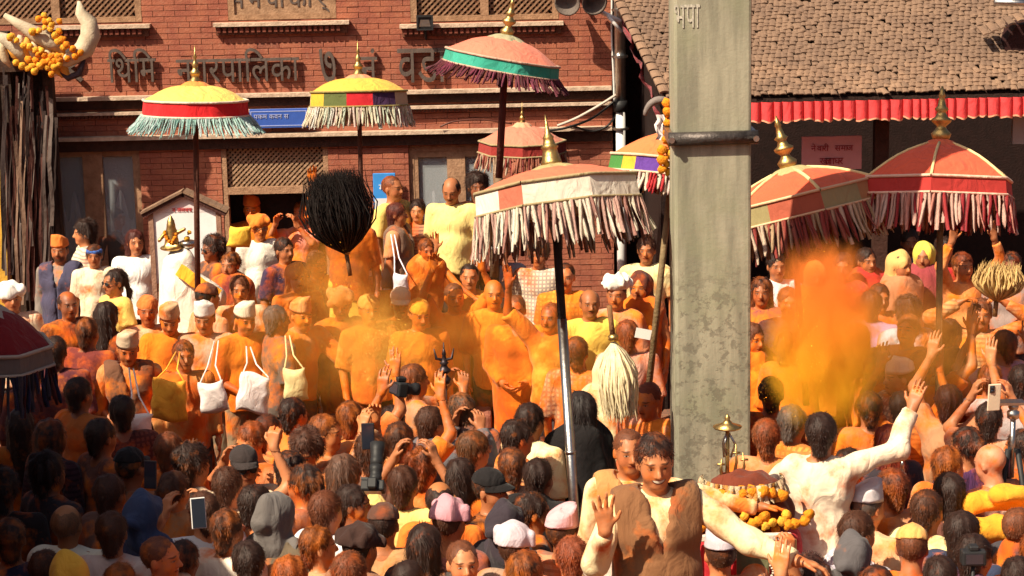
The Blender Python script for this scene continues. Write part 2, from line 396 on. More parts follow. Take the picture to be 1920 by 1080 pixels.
def build_pose(pose, yaw=0, pitch=0, roll=0, build=1.0):
    """joint positions and transforms of a pose, facing -Y, feet on z = 0"""
    P = POSES[pose]; lean = rad(P.get('lean', 0)); pv = Vector((0, .02, .92))
    T = Matrix.Translation(pv) @ Matrix.Rotation(lean, 4, 'X') @ Matrix.Translation(-pv)
    H = T @ Matrix.Translation(HEADP) @ Euler((rad(pitch) - lean*.7, rad(roll), rad(yaw)), 'XYZ').to_matrix().to_4x4()
    arms = []
    for side, sx in (('L', 1), ('R', -1)):
        A = dict(ARM_DOWN, **{}) if side not in P else P[side]
        e, w = Vector(A['e']), Vector(A['w'])
        if side not in P: e.x *= sx; w.x *= sx
        sh = Vector((sx*.175*(.6 + .4*build), .005, 1.355))
        if e.z > 1.42: sh.z += .035; sh.x *= .96
        el = sh + (e - sh).normalized()*.285
        wr = el + (w - el + (e - el)*0).normalized()*.25
        d = unit(A['d']) if 'd' in A else (wr - el).normalized()
        n = Vector(A.get('n', (-sx, .2, 0)))
        n = (n - d*n.dot(d)).normalized()
        arms.append((T @ sh, T @ el, T @ wr, (T.to_3x3() @ d), (T.to_3x3() @ n), A.get('c', .35), A.get('s', .05), sx, side in P))
    return T, H, arms
def hand_prims(w, d, n, curl, spread, sx):
    """palm and five fingers; w wrist, d pointing direction, n palm side"""
    out = []; s = d.cross(n).normalized()*(1 if d.cross(n).dot(Vector((1, 0, 0)))*1 >= 0 else 1)
    th = s*(-sx)                                     # thumb side
    L = [.92, 1.05, .98, .78]
    for i in range(4):
        off = (1.5 - i)
        kn = w + d*(.088 - abs(off - .4)*.004) + th*off*.0205
        out.append(('c', w + d*.012 + th*off*.011, kn, .0155, .0125, .012))
        dirn = (d + th*off*spread).normalized(); ax = dirn.cross(n).normalized()
        p = kn; ang = 0
        for j, ln in enumerate((.042, .027, .021)):
            ang += curl*(.75 if j == 0 else 1.0)*.85
            v = dirn*math.cos(ang) + n*math.sin(ang); q = p + v*ln*L[i]
            out.append(('c', p, q, .0095 - .0008*j, .0088 - .001*j, .004)); p = q
    tb = w + d*.028 + th*.026; td = (d*.62 + th*.72 + n*.25*min(1, curl+.3)).normalized()
    t1 = tb + td*.042; td2 = (td*.7 + d*.5 + n*.5*curl - th*.25*curl).normalized(); t2 = t1 + td2*.032
    out += [('c', w + d*.015 + th*.012, tb, .016, .0135, .01), ('c', tb, t1, .0125, .0105, .006), ('c', t1, t2, .010, .0085, .004)]
    return out
def head_prims(H, R, sex='m', fat=1.0):
    P = lambda x, y, z: H @ Vector((x, y, z))
    e = lambda x, y, z, r, k=.012: ('e', P(x, y, z), r, R, k)
    c = lambda a, b, ra, rb, k=.008: ('c', P(*a), P(*b), ra, rb, k)
    f = fat
    add = [e(0, .016, .128, (.0765, .096, .088), .02), e(0, -.022, .083, (.063*f, .068, .088), .03), e(0, -.050, .012, (.036*f, .034, .024), .03),
           e(.036, -.045, .062, (.028*f, .03, .034), .02), e(-.036, -.045, .062, (.028*f, .03, .034), .02),
           c((-.036, -.079, .122), (.036, -.079, .122), .010, .010, .014),
           c((0, -.088, .112), (0, -.107, .073), .0075, .0125, .008), c((-.012, -.092, .067), (.012, -.092, .067), .0085, .0085, .006),
           c((-.018, -.082, .0465), (.018, -.082, .0465), .0065, .0065, .006), c((-.014, -.081, .0365), (.014, -.081, .0365), .0075, .0075, .006),
           e(.0775, .012, .092, (.010, .020, .031), .006), e(-.0775, .012, .092, (.010, .020, .031), .006),
           c((0, .012, -.075), (0, .006, .06), .058*f, .050*f, .03)]
    carve = [('e', P(.032, -.1, .1045), (.017, .022, .0115), R, -.012), ('e', P(-.032, -.1, .1045), (.017, .022, .0115), R, -.012)]
    eyes = [e(.032, -.0745, .1025, (.0135, .0115, .0095), .004), e(-.032, -.0745, .1025, (.0135, .0115, .0095), .004)]
    return add, carve, eyes
def torso_prims(T, build, inf=0.0):
    P = lambda x, y, z: T @ Vector((x, y, z)); R = T.to_3x3(); b = build; bb = .55 + .45*b
    g = inf
    return [('e', Vector((0, .01, .89)), (.163*bb + g, .118*b + g, .125), None, .03), ('e', P(0, -.012*b, 1.05), (.148*b + g, .115*b + g, .16), R, .05),
            ('e', P(0, .0, 1.24), (.168*bb + g, .117*bb + g, .165), R, .05), ('c', P(-.13*bb, .008, 1.352), P(.13*bb, .008, 1.352), .058 + g, .058 + g, .05),
            ('e', P(.07, .03, 1.38), (.075, .045, .04), R, .04), ('e', P(-.07, .03, 1.38), (.075, .045, .04), R, .04)]
def leg_prims(build, inf=0.0, feet=True):
    o = []
    for sx in (1, -1):
        h, k, a = Vector((sx*.088, .01, .86)), Vector((sx*.098, -.005, .47)), Vector((sx*.10, .025, .085))
        o += [('c', h, k, .088*build + inf, .056 + inf, .03), ('c', k, a, .054 + inf, .038 + inf, .03)]
        if feet: o += [('c', a + Vector((0, .015, -.045)), a + Vector((0, -.13, -.052)), .036, .030, .02)]
    return o
BODIES = {}
def body_data(pose, yaw, pitch, roll, build, fine):
    key = (pose, yaw, pitch, roll, build, fine)
    if key in BODIES: return BODIES[key]
    T, H, arms = build_pose(pose, yaw, pitch, roll, build); R = H.to_3x3()
    add, carve, eyes = head_prims(H, R, fat=.75 + .25*build)
    main = torso_prims(T, build) + leg_prims(build)
    for sh, el, wr, d, n, c, s, sx, posed in arms:
        main += [('c', sh, el, .050*(.7+.3*build), .041, .03), ('c', el, wr, .040, .0275, .02), ('c', wr, wr + d*.03, .027, .026, .015)]
    neck = [add[-1]]
    V, Q, A = [], [], []; off = 0
    hc = H @ Vector((0, -.004, .09)); hr = .158
    balls = [(hc, hr)]
    hands = []
    for sh, el, wr, d, n, c, s, sx, posed in arms:
        ctr = wr + d*.085; hands.append((ctr, .105, hand_prims(wr, d, n, c, s, sx), wr, el, d)); balls.append((ctr, .105))
    def emit(prims, lo, hi, h, keep, hp=None, cuts=(), post=()):
        nonlocal off
        ax = grid_axes(lo, hi, h); D = field(prims, ax, cuts)
        if post:
            D2 = field(list(post), ax); D = np.minimum(D, D2)
        v, q = surfnet(D, ax)
        if len(q) == 0: return
        q = q[keep(v[q].mean(1))]
        if len(q) == 0: return
        v, q = compact(v, q)
        V.append(v); Q.append(q + off); off += len(v)
        A.append(hp(v) if hp else np.tile(np.array([[0, 1, 0]], np.float32), (len(v), 1)))
    def outside(c):
        m = np.ones(len(c), bool)
        for b, r in balls: m &= ((c - np.array(b))**2).sum(1) > (r - .004)**2
        return m
    los, his = zip(*[prim_box(p) for p in main]); lo, hi = np.min(los, 0) - .03, np.max(his, 0) + .03
    emit(main + neck, lo, hi, .026 if not fine else .02, outside)
    Hi = np.array(H.inverted()); hh = .0085 if fine else .0105
    emit([p for p in main if p[0] == 'e' or True][2:6] + add, np.array(hc) - hr - .02, np.array(hc) + hr + .02, hh,
         lambda c: ((c - np.array(hc))**2).sum(1) < (hr + .006)**2, lambda v: v @ Hi[:3, :3].T + Hi[:3, 3], carve, eyes)
    for ctr, r, pr, wr, el, d in hands:
        emit([('c', el, wr, .040, .0275, .02), ('c', wr, wr + d*.03, .027, .022, .015)] + pr, np.array(ctr) - r - .02, np.array(ctr) + r + .02, .0075 if fine else .009,
             lambda c, ctr=ctr, r=r: ((c - np.array(ctr))**2).sum(1) < (r + .005)**2)
    me = np_mesh("body", np.concatenate(V), np.concatenate(Q), True, {"hp": np.concatenate(A)})
    me.materials.append(M['skin'])
    BODIES[key] = (me, T, H, arms); return BODIES[key]
GARM = {}
def hash_pose(p): return sum(ord(c) for c in p)
def garment(kind, pose, build, sleeve, seed, collar=True):
    """kind: shirt (hem at the hips), kurta (hem at the knees), vest (open front, no sleeves), jacket (thicker), trousers, skirt, shawl"""
    key = (kind, pose, build, sleeve, seed)
    if key in GARM: return GARM[key]
    T, H, arms = build_pose(pose, 0, 0, 0, build); h = .0165; ws = waves(seed + hash_pose(pose), 8, 7, 34); amp = .0078
    Rt = T.to_3x3()
    if kind == 'trousers':
        pr = leg_prims(build, .018, False) + [('e', Vector((0, .01, .90)), (.168*(.55+.45*build), .122*build, .13), None, .03)]; h = .026
        los, his = zip(*[prim_box(p) for p in pr]); ax = grid_axes(np.min(los, 0) - .03, np.max(his, 0) + .03, h)
        D = ripple(field(pr, ax), ax, ws, amp)
    elif kind in ('skirt', 'dhoti'):
        pr = [('c', (0, .01, .98), (0, .0, .35), .15*build, .21, .04), ('e', (0, .01, .93), (.18*build, .14*build, .12), None, .04)]; h = .02
        los, his = zip(*[prim_box(p) for p in pr]); ax = grid_axes(np.min(los, 0) - .03, np.max(his, 0) + .03, h)
        D = ripple(field(pr, ax), ax, ws, .008); D = np.maximum(D, .22 - ax[2][None, None, :])
    else:
        inf = {'shirt': .020, 'kurta': .024, 'vest': .052, 'jacket': .034, 'shawl': .045}[kind]
        pr = torso_prims(T, build, inf)
        if sleeve > 0:
            for sh, el, wr, d, n, c, s, sx, posed in arms:
                u = min(1, sleeve*2); e2 = sh.lerp(el, u); ri = inf*.55 + (.012 if sleeve <= .6 else .002)
                pr.append(('c', sh, e2, .052 + ri, .046 + ri, .024, sleeve <= .5))
                if sleeve > .5:
                    w2 = el.lerp(wr, min(1, (sleeve - .5)*2)); pr.append(('c', el, w2, .042 + ri, .034 + ri*.9, .025, True))
        P = lambda x, y, z: T @ Vector((x, y, z))
        if collar and kind != 'vest': pr.append(('c', P(0, .012, 1.35), P(0, .006, 1.422), .074, .066, .02, True))
        hem = .80
        pr.append(('c', P(0, .0, 1.06), Vector((0, .01, .80)), .135*build + inf*.6, .165*(.55+.45*build) + inf*.7, .05))
        if kind == 'kurta': pr.append(('c', (0, .01, 1.0), (0, .0, .45), .145*build, .20, .06)); hem = .47
        if kind == 'jacket': pr.append(('c', P(0, .02, 1.34), P(0, .03, 1.43), .10, .085, .03)); hem = .74
        if kind == 'shawl': pr.append(('c', P(0, .03, 1.36), P(0, .04, 1.0), .16, .22, .06)); hem = .7
        los, his = zip(*[prim_box(p) for p in pr]); lo = np.min(los, 0) - .03; lo[2] = max(lo[2], hem - .05)
        ax = grid_axes(lo, np.max(his, 0) + .03, h)
        D = ripple(field(pr, ax), ax, ws, amp + (.003 if kind in ('kurta', 'jacket', 'shawl') else 0))
        X, Y, Z = ax[0][:, None, None], ax[1][None, :, None], ax[2][None, None, :]
        D = np.maximum(D, hem + .01*np.sin(X*23 + seed) - Z)
        if kind in ('vest', 'jacket'):
            Ti = np.array(T.inverted()); zl = Ti[2, 0]*X + Ti[2, 1]*Y + Ti[2, 2]*Z + Ti[2, 3]; yl = Ti[1, 0]*X + Ti[1, 1]*Y + Ti[1, 2]*Z + Ti[1, 3]
            vee = np.maximum(np.maximum(np.abs(X) - np.clip((zl - 1.17)*.26, 0, .06) - .002*(kind == 'vest'), yl + .0), -.0*X)
            if kind == 'vest':
                D = np.maximum(D, -np.maximum(vee, .8 - zl))
                arm_open = np.maximum(np.abs(X), 0) - .19*(.55 + .45*build); D = np.maximum(D, arm_open)
                D = np.maximum(D, -(np.sqrt((X/.085)**2 + ((yl + .0)/.085)**2 + ((zl - 1.43)/.07)**2) - 1)*.07)
    v, q = surfnet(D, ax)
    v, q = compact(v, q)
    me = np_mesh(kind, v, q); me.materials.append(M['cloth']); GARM[key] = me; return me

# hair and hats: shaped in the head's own frame
CR = ('e', (0, .016, .128), (.0765, .096, .088), None, .02)
def head_piece(prims, cuts, h=.0085, rip=0.0, seed=1, planes=(), lo=(-.16, -.2, -.45), hi=(.16, .2, .36), freq=(40, 120)):
    los, his = zip(*[prim_box(p) for p in prims]); ax = grid_axes(np.maximum(np.min(los, 0) - .03, lo), np.minimum(np.max(his, 0) + .03, hi), h)
    D = field(prims, ax)
    if rip: D = ripple(D, ax, waves(seed, 9, *freq), rip)
    for c in cuts:
        X, Y, Z = ax[0][:, None, None], ax[1][None, :, None], ax[2][None, None, :]
        D = np.maximum(D, -prim_eval(c, X, Y, Z))
    for n, d in planes:                                  # keep n.p < d
        X, Y, Z = ax[0][:, None, None], ax[1][None, :, None], ax[2][None, None, :]
        D = np.maximum(D, n[0]*X + n[1]*Y + n[2]*Z - d)
    return compact(*surfnet(D, ax))
def _face(dz=0.0, r=(.072, .09, .125)): return ('e', (0, -.095, .045 + dz), r, None, 0)
HAIR_KINDS = {
 'short': lambda s: head_piece([('e', (0, .022, .138), (.086, .102, .094), None, .02), ('c', (0, .06, .06), (0, .06, .03), .05, .045, .03)], [_face(), ('e', (0, -.03, -.02), (.2, .1, .105), None, 0)], rip=.0035, seed=s),
 'crop':  lambda s: head_piece([('e', (0, .022, .130), (.0815, .099, .092), None, .02)], [_face(.012), ('e', (0, -.03, -.02), (.2, .1, .115), None, 0)], rip=.0022, seed=s),
 'receding': lambda s: head_piece([('e', (0, .022, .122), (.083, .100, .085), None, .02)], [_face(.03, (.075, .12, .15)), ('e', (0, -.03, -.02), (.2, .1, .115), None, 0), ('e', (0, -.02, .2), (.055, .1, .05), None, 0)], rip=.003, seed=s),
 'bushy': lambda s: head_piece([('e', (0, .026, .150), (.100, .112, .104), None, .02), ('c', (0, .06, .08), (0, .065, .03), .06, .05, .03)], [_face(), ('e', (0, -.04, -.03), (.2, .1, .105), None, 0)], rip=.010, seed=s, freq=(25, 80)),
 'bowl':  lambda s: head_piece([('e', (0, .020, .135), (.090, .106, .092), None, .02), ('c', (0, .05, .07), (0, .055, .0), .066, .058, .03)], [_face(-.02, (.068, .09, .12)), ('e', (0, -.06, -.06), (.2, .1, .12), None, 0)], rip=.003, seed=s),
 'long':  lambda s: head_piece([('e', (0, .022, .136), (.089, .103, .094), None, .02), ('c', (0, .055, .08), (0, .085, -.22), .080, .070, .04), ('c', (.06, .03, .06), (.075, .04, -.1), .03, .03, .03), ('c', (-.06, .03, .06), (-.075, .04, -.1), .03, .03, .03)], [_face(-.02, (.062, .1, .125))], rip=.004, seed=s),
 'pony':  lambda s: head_piece([('e', (0, .022, .134), (.085, .101, .092), None, .02), ('c', (0, .10, .14), (0, .15, .0), .032, .02, .03), ('c', (0, .15, .0), (0, .13, -.16), .025, .012, .02)], [_face(), ('e', (0, -.03, -.03), (.2, .1, .105), None, 0)], rip=.004, seed=s),
 'bun':   lambda s: head_piece([('e', (0, .022, .134), (.085, .101, .092), None, .02), ('e', (0, .12, .12), (.045, .04, .045), None, .02)], [_face(), ('e', (0, -.03, -.03), (.2, .1, .105), None, 0)], rip=.004, seed=s),
}
def topi_mesh(s):
    r = random.Random(s); V = []; F = []; n = 28; tilt = r.uniform(-.02, .02); hs = r.uniform(.088, .104)
    prof = [(.0, 0.0), (.35, 0.0), (.7, .0), (.93, .0), (1.0, .0)]
    rows = []
    for j in range(9):
        t = j/8; row = []
        for k in range(n):
            a = 2*math.pi*k/n; cx, sy = math.cos(a), math.sin(a)
            rx, ry = .0885, .109
            if t <= .62:
                q = t/.62; sc = 1.0 - .12*q; z = .152 + (hs*.82 - .03*sy*1.0 + tilt*cx)*q + .012*sy*(1-q); 
            else:
                q = (t - .62)/.38; sc = .88*(1 - q)**.75 if q < 1 else 0; z = .152 + hs*.82 - .03*sy*(1-q)*1.0 + tilt*cx*(1-q) + .02*math.sin(min(1, q)*2.2) - .024*abs(math.cos(a))**3*(1-abs(2*q-1)) 
            row.append((rx*sc*cx, .018 + ry*sc*sy, z + r.uniform(-.0015, .0015)))
        rows.append(row)
    for row in rows: V += row
    for j in range(8):
        for k in range(n): F.append((j*n+k, j*n+(k+1) % n, (j+1)*n+(k+1) % n, (j+1)*n+k))
    V2 = [(x*.93, .018 + (y-.018)*.93, z + .004) for x, y, z in rows[0]]; b = len(V); V += V2
    for k in range(n): F.append((k, b+k, b+(k+1) % n, (k+1) % n))
    return np.array(V), F
def cap_mesh(s):
    v, q = head_piece([('e', (0, .018, .150), (.088, .106, .088), None, .02), ('e', (0, .018, .236), (.01, .01, .008), None, .008)], [], rip=.0015, seed=s, planes=[((0, .12, -1), -.148)])
    V = [tuple(p) for p in v]; F = [tuple(f) for f in q]; n = 15
    for lay, dz in ((0, .004), (1, -.004)):
        for i in range(n):
            a = math.pi*(1.08 + .84*i/(n-1)); 
            for rr in (0, 1):
                x = (.084 if rr == 0 else .086)*math.cos(a)*(1.0 if rr else 1); y = .018 + .100*math.sin(a) - rr*.075*math.sin((i/(n-1))*math.pi)**.6
                V.append((x, y, .150 + dz - rr*.018 - .02*abs(x/.085)**2*rr))
    b = len(v); L = 2*n
    for i in range(n-1):
        F.append((b+2*i, b+2*i+1, b+2*i+3, b+2*i+2)); F.append((b+L+2*i, b+L+2*i+2, b+L+2*i+3, b+L+2*i+1)); F.append((b+2*i+1, b+L+2*i+1, b+L+2*i+3, b+2*i+3))
    return np.array(V), F
HAT_KINDS = {
 'topi': topi_mesh, 'cap': cap_mesh,
 'skullcap': lambda s: head_piece([('e', (0, .018, .142), (.0905, .108, .094), None, .02)], [], rip=.002, seed=s, planes=[((0, .25, -1), -.138)]),
 'knit': lambda s: head_piece([('e', (0, .02, .155), (.096, .113, .11), None, .02)] + [('c', (-.09 + .0*i, 0, .13 + .028*i), (.09, .0, .135 + .03*i), .03, .03, .01) for i in range(3)], [], rip=.007, seed=s, planes=[((0, .2, -1), -.125)], freq=(20, 60)),
 'hood': lambda s: head_piece([('e', (0, .03, .135), (.100, .116, .108), None, .03), ('c', (0, .05, .08), (0, .05, -.04), .085, .098, .04), ('c', (0, .10, .2), (0, .14, .1), .03, .05, .05), ('c', (-.11, .03, -.06), (.11, .03, -.06), .06, .06, .05)], [('e', (0, -.13, .07), (.075, .11, .11), None, 0)], rip=.011, seed=s, freq=(12, 55)),
 'turban': lambda s: head_piece([('e', (0, .02, .165), (.105, .122, .085), None, .02), ('c', (-.07, -.05, .14), (.07, -.05, .18), .045, .045, .015), ('c', (-.08, .03, .2), (.07, .03, .16), .045, .045, .015)], [], rip=.009, seed=s, planes=[((0, .2, -1), -.125)], freq=(20, 70)),
 'bundle': lambda s: head_piece([('e', (0, .02, .20), (.125, .125, .07), None, .02), ('e', (.05, -.02, .24), (.07, .07, .05), None, .02), ('e', (-.06, .02, .23), (.06, .07, .045), None, .02)], [], rip=.016, seed=s, planes=[((0, .0, -1), -.155)], freq=(25, 80)),
 'veil':  lambda s: head_piece([('e', (0, .022, .14), (.094, .108, .10), None, .02), ('c', (0, .05, .1), (0, .10, -.42), .09, .16, .06)], [_face(-.03, (.06, .1, .12))], rip=.010, seed=s, freq=(14, 50)),
 'headband': lambda s: head_piece([('e', (0, .018, .150), (.089, .107, .06), None, .02)], [], rip=.003, seed=s, planes=[((0, .2, -1), -.135), ((0, -.2, 1), .185)]),
}
PIECES = {}
def add_locks(v, q, kind, seed):
    """thin locks of hair lying on the mass of hair, so that its outline is ragged"""
    rng = np.random.default_rng(seed + 50); tri = v[q]; n = np.cross(tri[:, 2] - tri[:, 0], tri[:, 3] - tri[:, 1]); n /= np.linalg.norm(n, axis=1)[:, None] + 1e-9
    c = tri.mean(1); ctr = np.array([0, .02, .12]); out = ((c - ctr)*n).sum(1) > 0
    pool = np.flatnonzero(out & (c[:, 2] > -.3)); k = {'crop': 700, 'receding': 600, 'long': 2400, 'bushy': 2000}.get(kind, 1700); ids = rng.choice(pool, k)
    L0 = {'crop': .008, 'receding': .008, 'long': .05, 'bushy': .026, 'bowl': .032, 'pony': .035, 'bun': .025}.get(kind, .019)
    up = {'bushy': .55, 'crop': .4, 'long': .10, 'bowl': .10}.get(kind, .25)
    V = [v]; F = [np.concatenate([q[:, [0, 1, 2]], q[:, [0, 2, 3]]])]; b = len(v)
    part = np.array([.02, .02, .24]); N = n[ids]; P = c[ids]
    away = P - part; away -= (away*N).sum(1)[:, None]*N; away /= np.linalg.norm(away, axis=1)[:, None] + 1e-9
    away = away + rng.normal(0, .35, away.shape) + np.array([0, 0, -.35]); D = away*(1 - up) + N*up; D /= np.linalg.norm(D, axis=1)[:, None]
    S = np.cross(D, N); S /= np.linalg.norm(S, axis=1)[:, None] + 1e-9
    L = (L0*rng.uniform(.6, 1.3, k))[:, None]; W = (rng.uniform(.0009, .0022, k))[:, None]
    a0 = P - S*W - N*.003; a1 = P + S*W - N*.003; m0 = P + D*L*.55 + N*.004 - S*W*.7; m1 = P + D*L*.55 + N*.004 + S*W*.7; t = P + D*L + np.array([0, 0, -1])*L*.18
    V += [a0, a1, m0, m1, t]; i = np.arange(k)
    F += [np.stack([b+i, b+k+i, b+3*k+i], 1), np.stack([b+i, b+3*k+i, b+2*k+i], 1), np.stack([b+2*k+i, b+3*k+i, b+4*k+i], 1)]
    return np.concatenate(V), np.concatenate(F)
def head_item(kind, seed):
    key = (kind, seed)
    if key not in PIECES:
        fn = HAIR_KINDS.get(kind) or HAT_KINDS[kind]; v, f = fn(seed)
        if kind in HAIR_KINDS: v, f = add_locks(v, f, kind, seed)
        me = np_mesh("hair" if kind in HAIR_KINDS else "hat", v, f); me.materials.append(M['hair'] if kind in HAIR_KINDS else M['cloth']); PIECES[key] = me
    return PIECES[key]
HAT_NAMES = {'topi': 'hat', 'cap': 'cap', 'skullcap': 'skullcap', 'knit': 'knitted_hat', 'hood': 'hood', 'turban': 'turban', 'bundle': 'head_bundle', 'headband': 'headband', 'veil': 'veil'}
PEOPLE = []; root_pin = {}
def person(u, v, label, pose='stand', face=0, skin=(.30, .135, .07), hair=('short', (.012, .009, .008)), hat=None, top=('shirt', (.5, .3, .2), .3),
           over=None, low=(.05, .04, .045), powder=.35, base=0.0, size=1.0, yaw=0, pitch=0, roll=0, build=1.0, fine=False, stubble=0.0, moustache=0.0, smile=0.0,
           glasses=None, group='people in the festival crowd', lowkind='trousers', straps=None, hpowder=None):
    """a person whose head stands at photo pixel (u, v) with the feet at height base; face: degrees turned from facing the camera"""
    me, T, H, arms = body_data(pose, yaw, pitch, roll, build, fine)
    hc = H @ Vector((0, 0, .1))
    Rz = Matrix.Rotation(rad(face), 4, 'Z')
    size *= .94; powder = min(1.0, powder*.8 + (.40 if skin is not S3 or powder > .1 else .1)) if powder > .04 else powder
    if 135 < abs(face) <= 180: face += random.Random(int(u*7 + v)).uniform(-34, 34)
    Rz = Matrix.Rotation(rad(face), 4, 'Z')
    w = at_height(u, v, base + hc.z*size); off = Rz @ (hc*size)
    root = empty('person', (w.x - off.x, w.y - off.y, base), rad(face)); root.scale = (size,)*3
    tag(root, label, 'person', group)
    PEOPLE.append((root, label, u, v)); root_pin[root.name] = fine or base > 0
    seed = len(PEOPLE)
    if hair and hair[0] == 'veil': hat = ('veil', hair[1]); hair = ('crop', BLK)
    if hair and hat and hair[0] in ('short', 'bushy') and hat[0] != 'headband': hair = ('crop', hair[1])
    if hat and hat[0] in ('hood', 'bundle'): hair = ('crop', BLK)
    def put(name, data, color, pw, mtx=None):
        o = link(name, data, None, root, tuple(color[:3]) + (1,), mtx=mtx); o["powder"] = float(pw); return o
    b = put('body', me, skin, min(1, powder*.8)); b["stubble"] = float(stubble); b["moustache"] = float(moustache); b["smile"] = float(smile)
    if top: put(top[0] if top[0] != 'kurta' else 'tunic', garment(top[0], pose, build, top[2], seed % 4), top[1], powder)["print"] = float({3: 1, 8: 2}.get(seed % 11, 0)) if top[0] == 'shirt' and not fine else 0.0
    if over: put(over[0], garment(over[0], pose, build, over[2] if len(over) > 2 else 0, seed % 4), over[1], powder*.7)
    if low is not None: put(lowkind, garment(lowkind, 'stand', build, 0, seed % 3), low, powder*.6)
    if hair: put('hair', head_item(hair[0], seed % 4), hair[1], (powder*(.85, .6, 1.15, .4)[seed % 4]) if hpowder is None else hpowder, H)
    if hat: put(HAT_NAMES[hat[0]], head_item(hat[0], seed % 3), hat[1], powder*.6 if len(hat) < 3 else hat[2], H)
    if glasses:
        mb = MB()
        for sx in (1, -1):
            ring = [(sx*(.033 + .021*math.cos(a)), -.099 + .012*abs(math.cos(a) > .5)*(.5), .1025 + .016*math.sin(a)) for a in [i*math.pi/6 for i in range(13)]]
            mb.tube(ring, .0022, 5, False); mb.tube([(sx*.054, -.095, .105), (sx*.08, -.02, .105), (sx*.082, .02, .1)], .002, 5)
            if glasses == 'dark': mb.add(ring[:12], [tuple(range(12))])
        mb.tube([(-.012, -.1, .106), (.012, -.1, .106)], .002, 5)
        o = mb.obj('glasses', M['black'], root); o.matrix_local = H
    return root, T, H, arms
def world_of(root, p):
    """a point of the person's own frame in the world"""
    return Matrix.LocRotScale(root.location, root.rotation_euler, root.scale) @ Vector(p)
# ------------------------------------------------------------------ the setting
def brick_material(name, c1, c2, c3):
    m, nt, b = newmat(name); q = NT(nt); info, vec = shifted(q); w = q.wpos()
    r = q.n("ShaderNodeTexNoise"); q.put(r.inputs["Vector"], w); r.inputs["Scale"].default_value = 5.5; r.inputs["Detail"].default_value = 1
    c = q.mix(q.ramp(r.outputs[0], .35, .65), c1, c2)
    c = q.mix(q.math('MULTIPLY', q.ramp(info.outputs["Random"], .6, 1.0), .5), c, c3)
    c = q.mix(q.ramp(q.noise(w, 1.3, 5, .6), .45, .75, 0, .4), c, c3)
    c = q.mix(q.ramp(q.noise(w, 26, 4, .7), .5, .8, 0, .3), c, (.5, .32, .22, 1))
    nt.links.new(c, b.inputs["Base Color"]); b.inputs["Roughness"].default_value = .85
    q.bump(q.noise(w, 70, 4), .5, .01, b); return m
M['brick'] = brick_material("brick", (.36, .115, .062, 1), (.29, .082, .048, 1), (.19, .062, .042, 1))
M['mortar'] = simple("mortar", (.27, .10, .065), .9, 0, .3, 6, .3)
M['tile'] = brick_material("roof_tile", (.25, .15, .094, 1), (.19, .112, .072, 1), (.10, .062, .044, 1))
M['concrete'] = None
def concrete_material():
    m, nt, b = newmat("weathered_concrete"); q = NT(nt); w = q.coord()
    mp = q.n("ShaderNodeMapping"); q.put(mp.inputs[0], w); mp.inputs["Scale"].default_value = (3.2, 3.2, .35)
    st = q.noise(mp.outputs[0], 3.0, 6, .65)
    c = q.mix(q.ramp(st, .3, .7), (.37, .345, .255, 1), (.20, .19, .14, 1))
    c = q.mix(q.ramp(q.noise(w, 2.1, 4, .6), .45, .7, 0, .55), c, (.24, .25, .15, 1))
    sp = q.n("ShaderNodeSeparateXYZ"); q.put(sp.inputs[0], w)
    low = q.ramp(sp.outputs[2], 2.2, 2.6, 1, 0)
    chip = q.math('MULTIPLY', q.ramp(q.noise(w, 17, 5, .7), .5, .58), low)
    c = q.mix(q.math('MULTIPLY', chip, .6), c, (.13, .115, .085, 1))
    c = q.mix(q.ramp(q.noise(w, 90, 3, .7), .55, .75, 0, .3), c, (.15, .13, .10, 1))
    nt.links.new(c, b.inputs["Base Color"]); b.inputs["Roughness"].default_value = .9
    q.bump(q.math('ADD', q.noise(w, 30, 6, .7), q.math('MULTIPLY', chip, -.6)), .22, .015, b); return m
M['concrete'] = concrete_material()
def paving_material():
    m, nt, b = newmat("brick_paving"); q = NT(nt); w = q.wpos()
    br = q.n("ShaderNodeTexBrick"); q.put(br.inputs["Vector"], w); br.inputs["Scale"].default_value = 4.0
    br.inputs["Color1"].default_value = (.22, .10, .06, 1); br.inputs["Color2"].default_value = (.17, .075, .05, 1); br.inputs["Mortar"].default_value = (.1, .07, .05, 1)
    c = q.mix(q.ramp(q.noise(w, 1.2, 4), .4, .7, 0, .7), br.outputs["Color"], (.55, .15, .02, 1))
    nt.links.new(c, b.inputs["Base Color"]); b.inputs["Roughness"].default_value = .9; q.bump(br.outputs["Fac"], .4, .01, b); return m
M['paving'] = paving_material()
g = MB().add([(-150, -60, 0), (150, -60, 0), (150, 250, 0), (-150, 250, 0)], [(0, 1, 2, 3)]).obj('ground', M['paving']); tag(g, kind='structure')

# ---------------- brick building across the back
BY = 20.0
def bw(u, v): return at_depth(u, v, BY)
bld = empty('brick_building', (-2.3, BY, 0)); tag(bld, 'long red brick municipal building with carved lattice windows and raised lettering', 'building')
BX0, BX1, BZ1 = -6.4, bw(1148, 170).x, 4.6
def rect(u0, v0, u1, v1):
    a, b = bw((u0+u1)/2, v0), bw((u0+u1)/2, v1); c, d = bw(u0, (v0+v1)/2), bw(u1, (v0+v1)/2)
    return c.x, b.z, d.x, a.z
OPEN = {'door_a': rect(98, 272, 272, 700), 'door_b': rect(424, 268, 622, 700), 'door_c': rect(772, 272, 945, 700)}
for k in OPEN: x0, z0, x1, z1 = OPEN[k]; OPEN[k] = (x0, -.0, x1, z1)
WIN = {'win_a': rect(-60, -110, 262, 44), 'win_b': rect(425, -110, 628, 36), 'win_c': rect(768, -110, 1046, 38)}
OPEN.update(WIN)
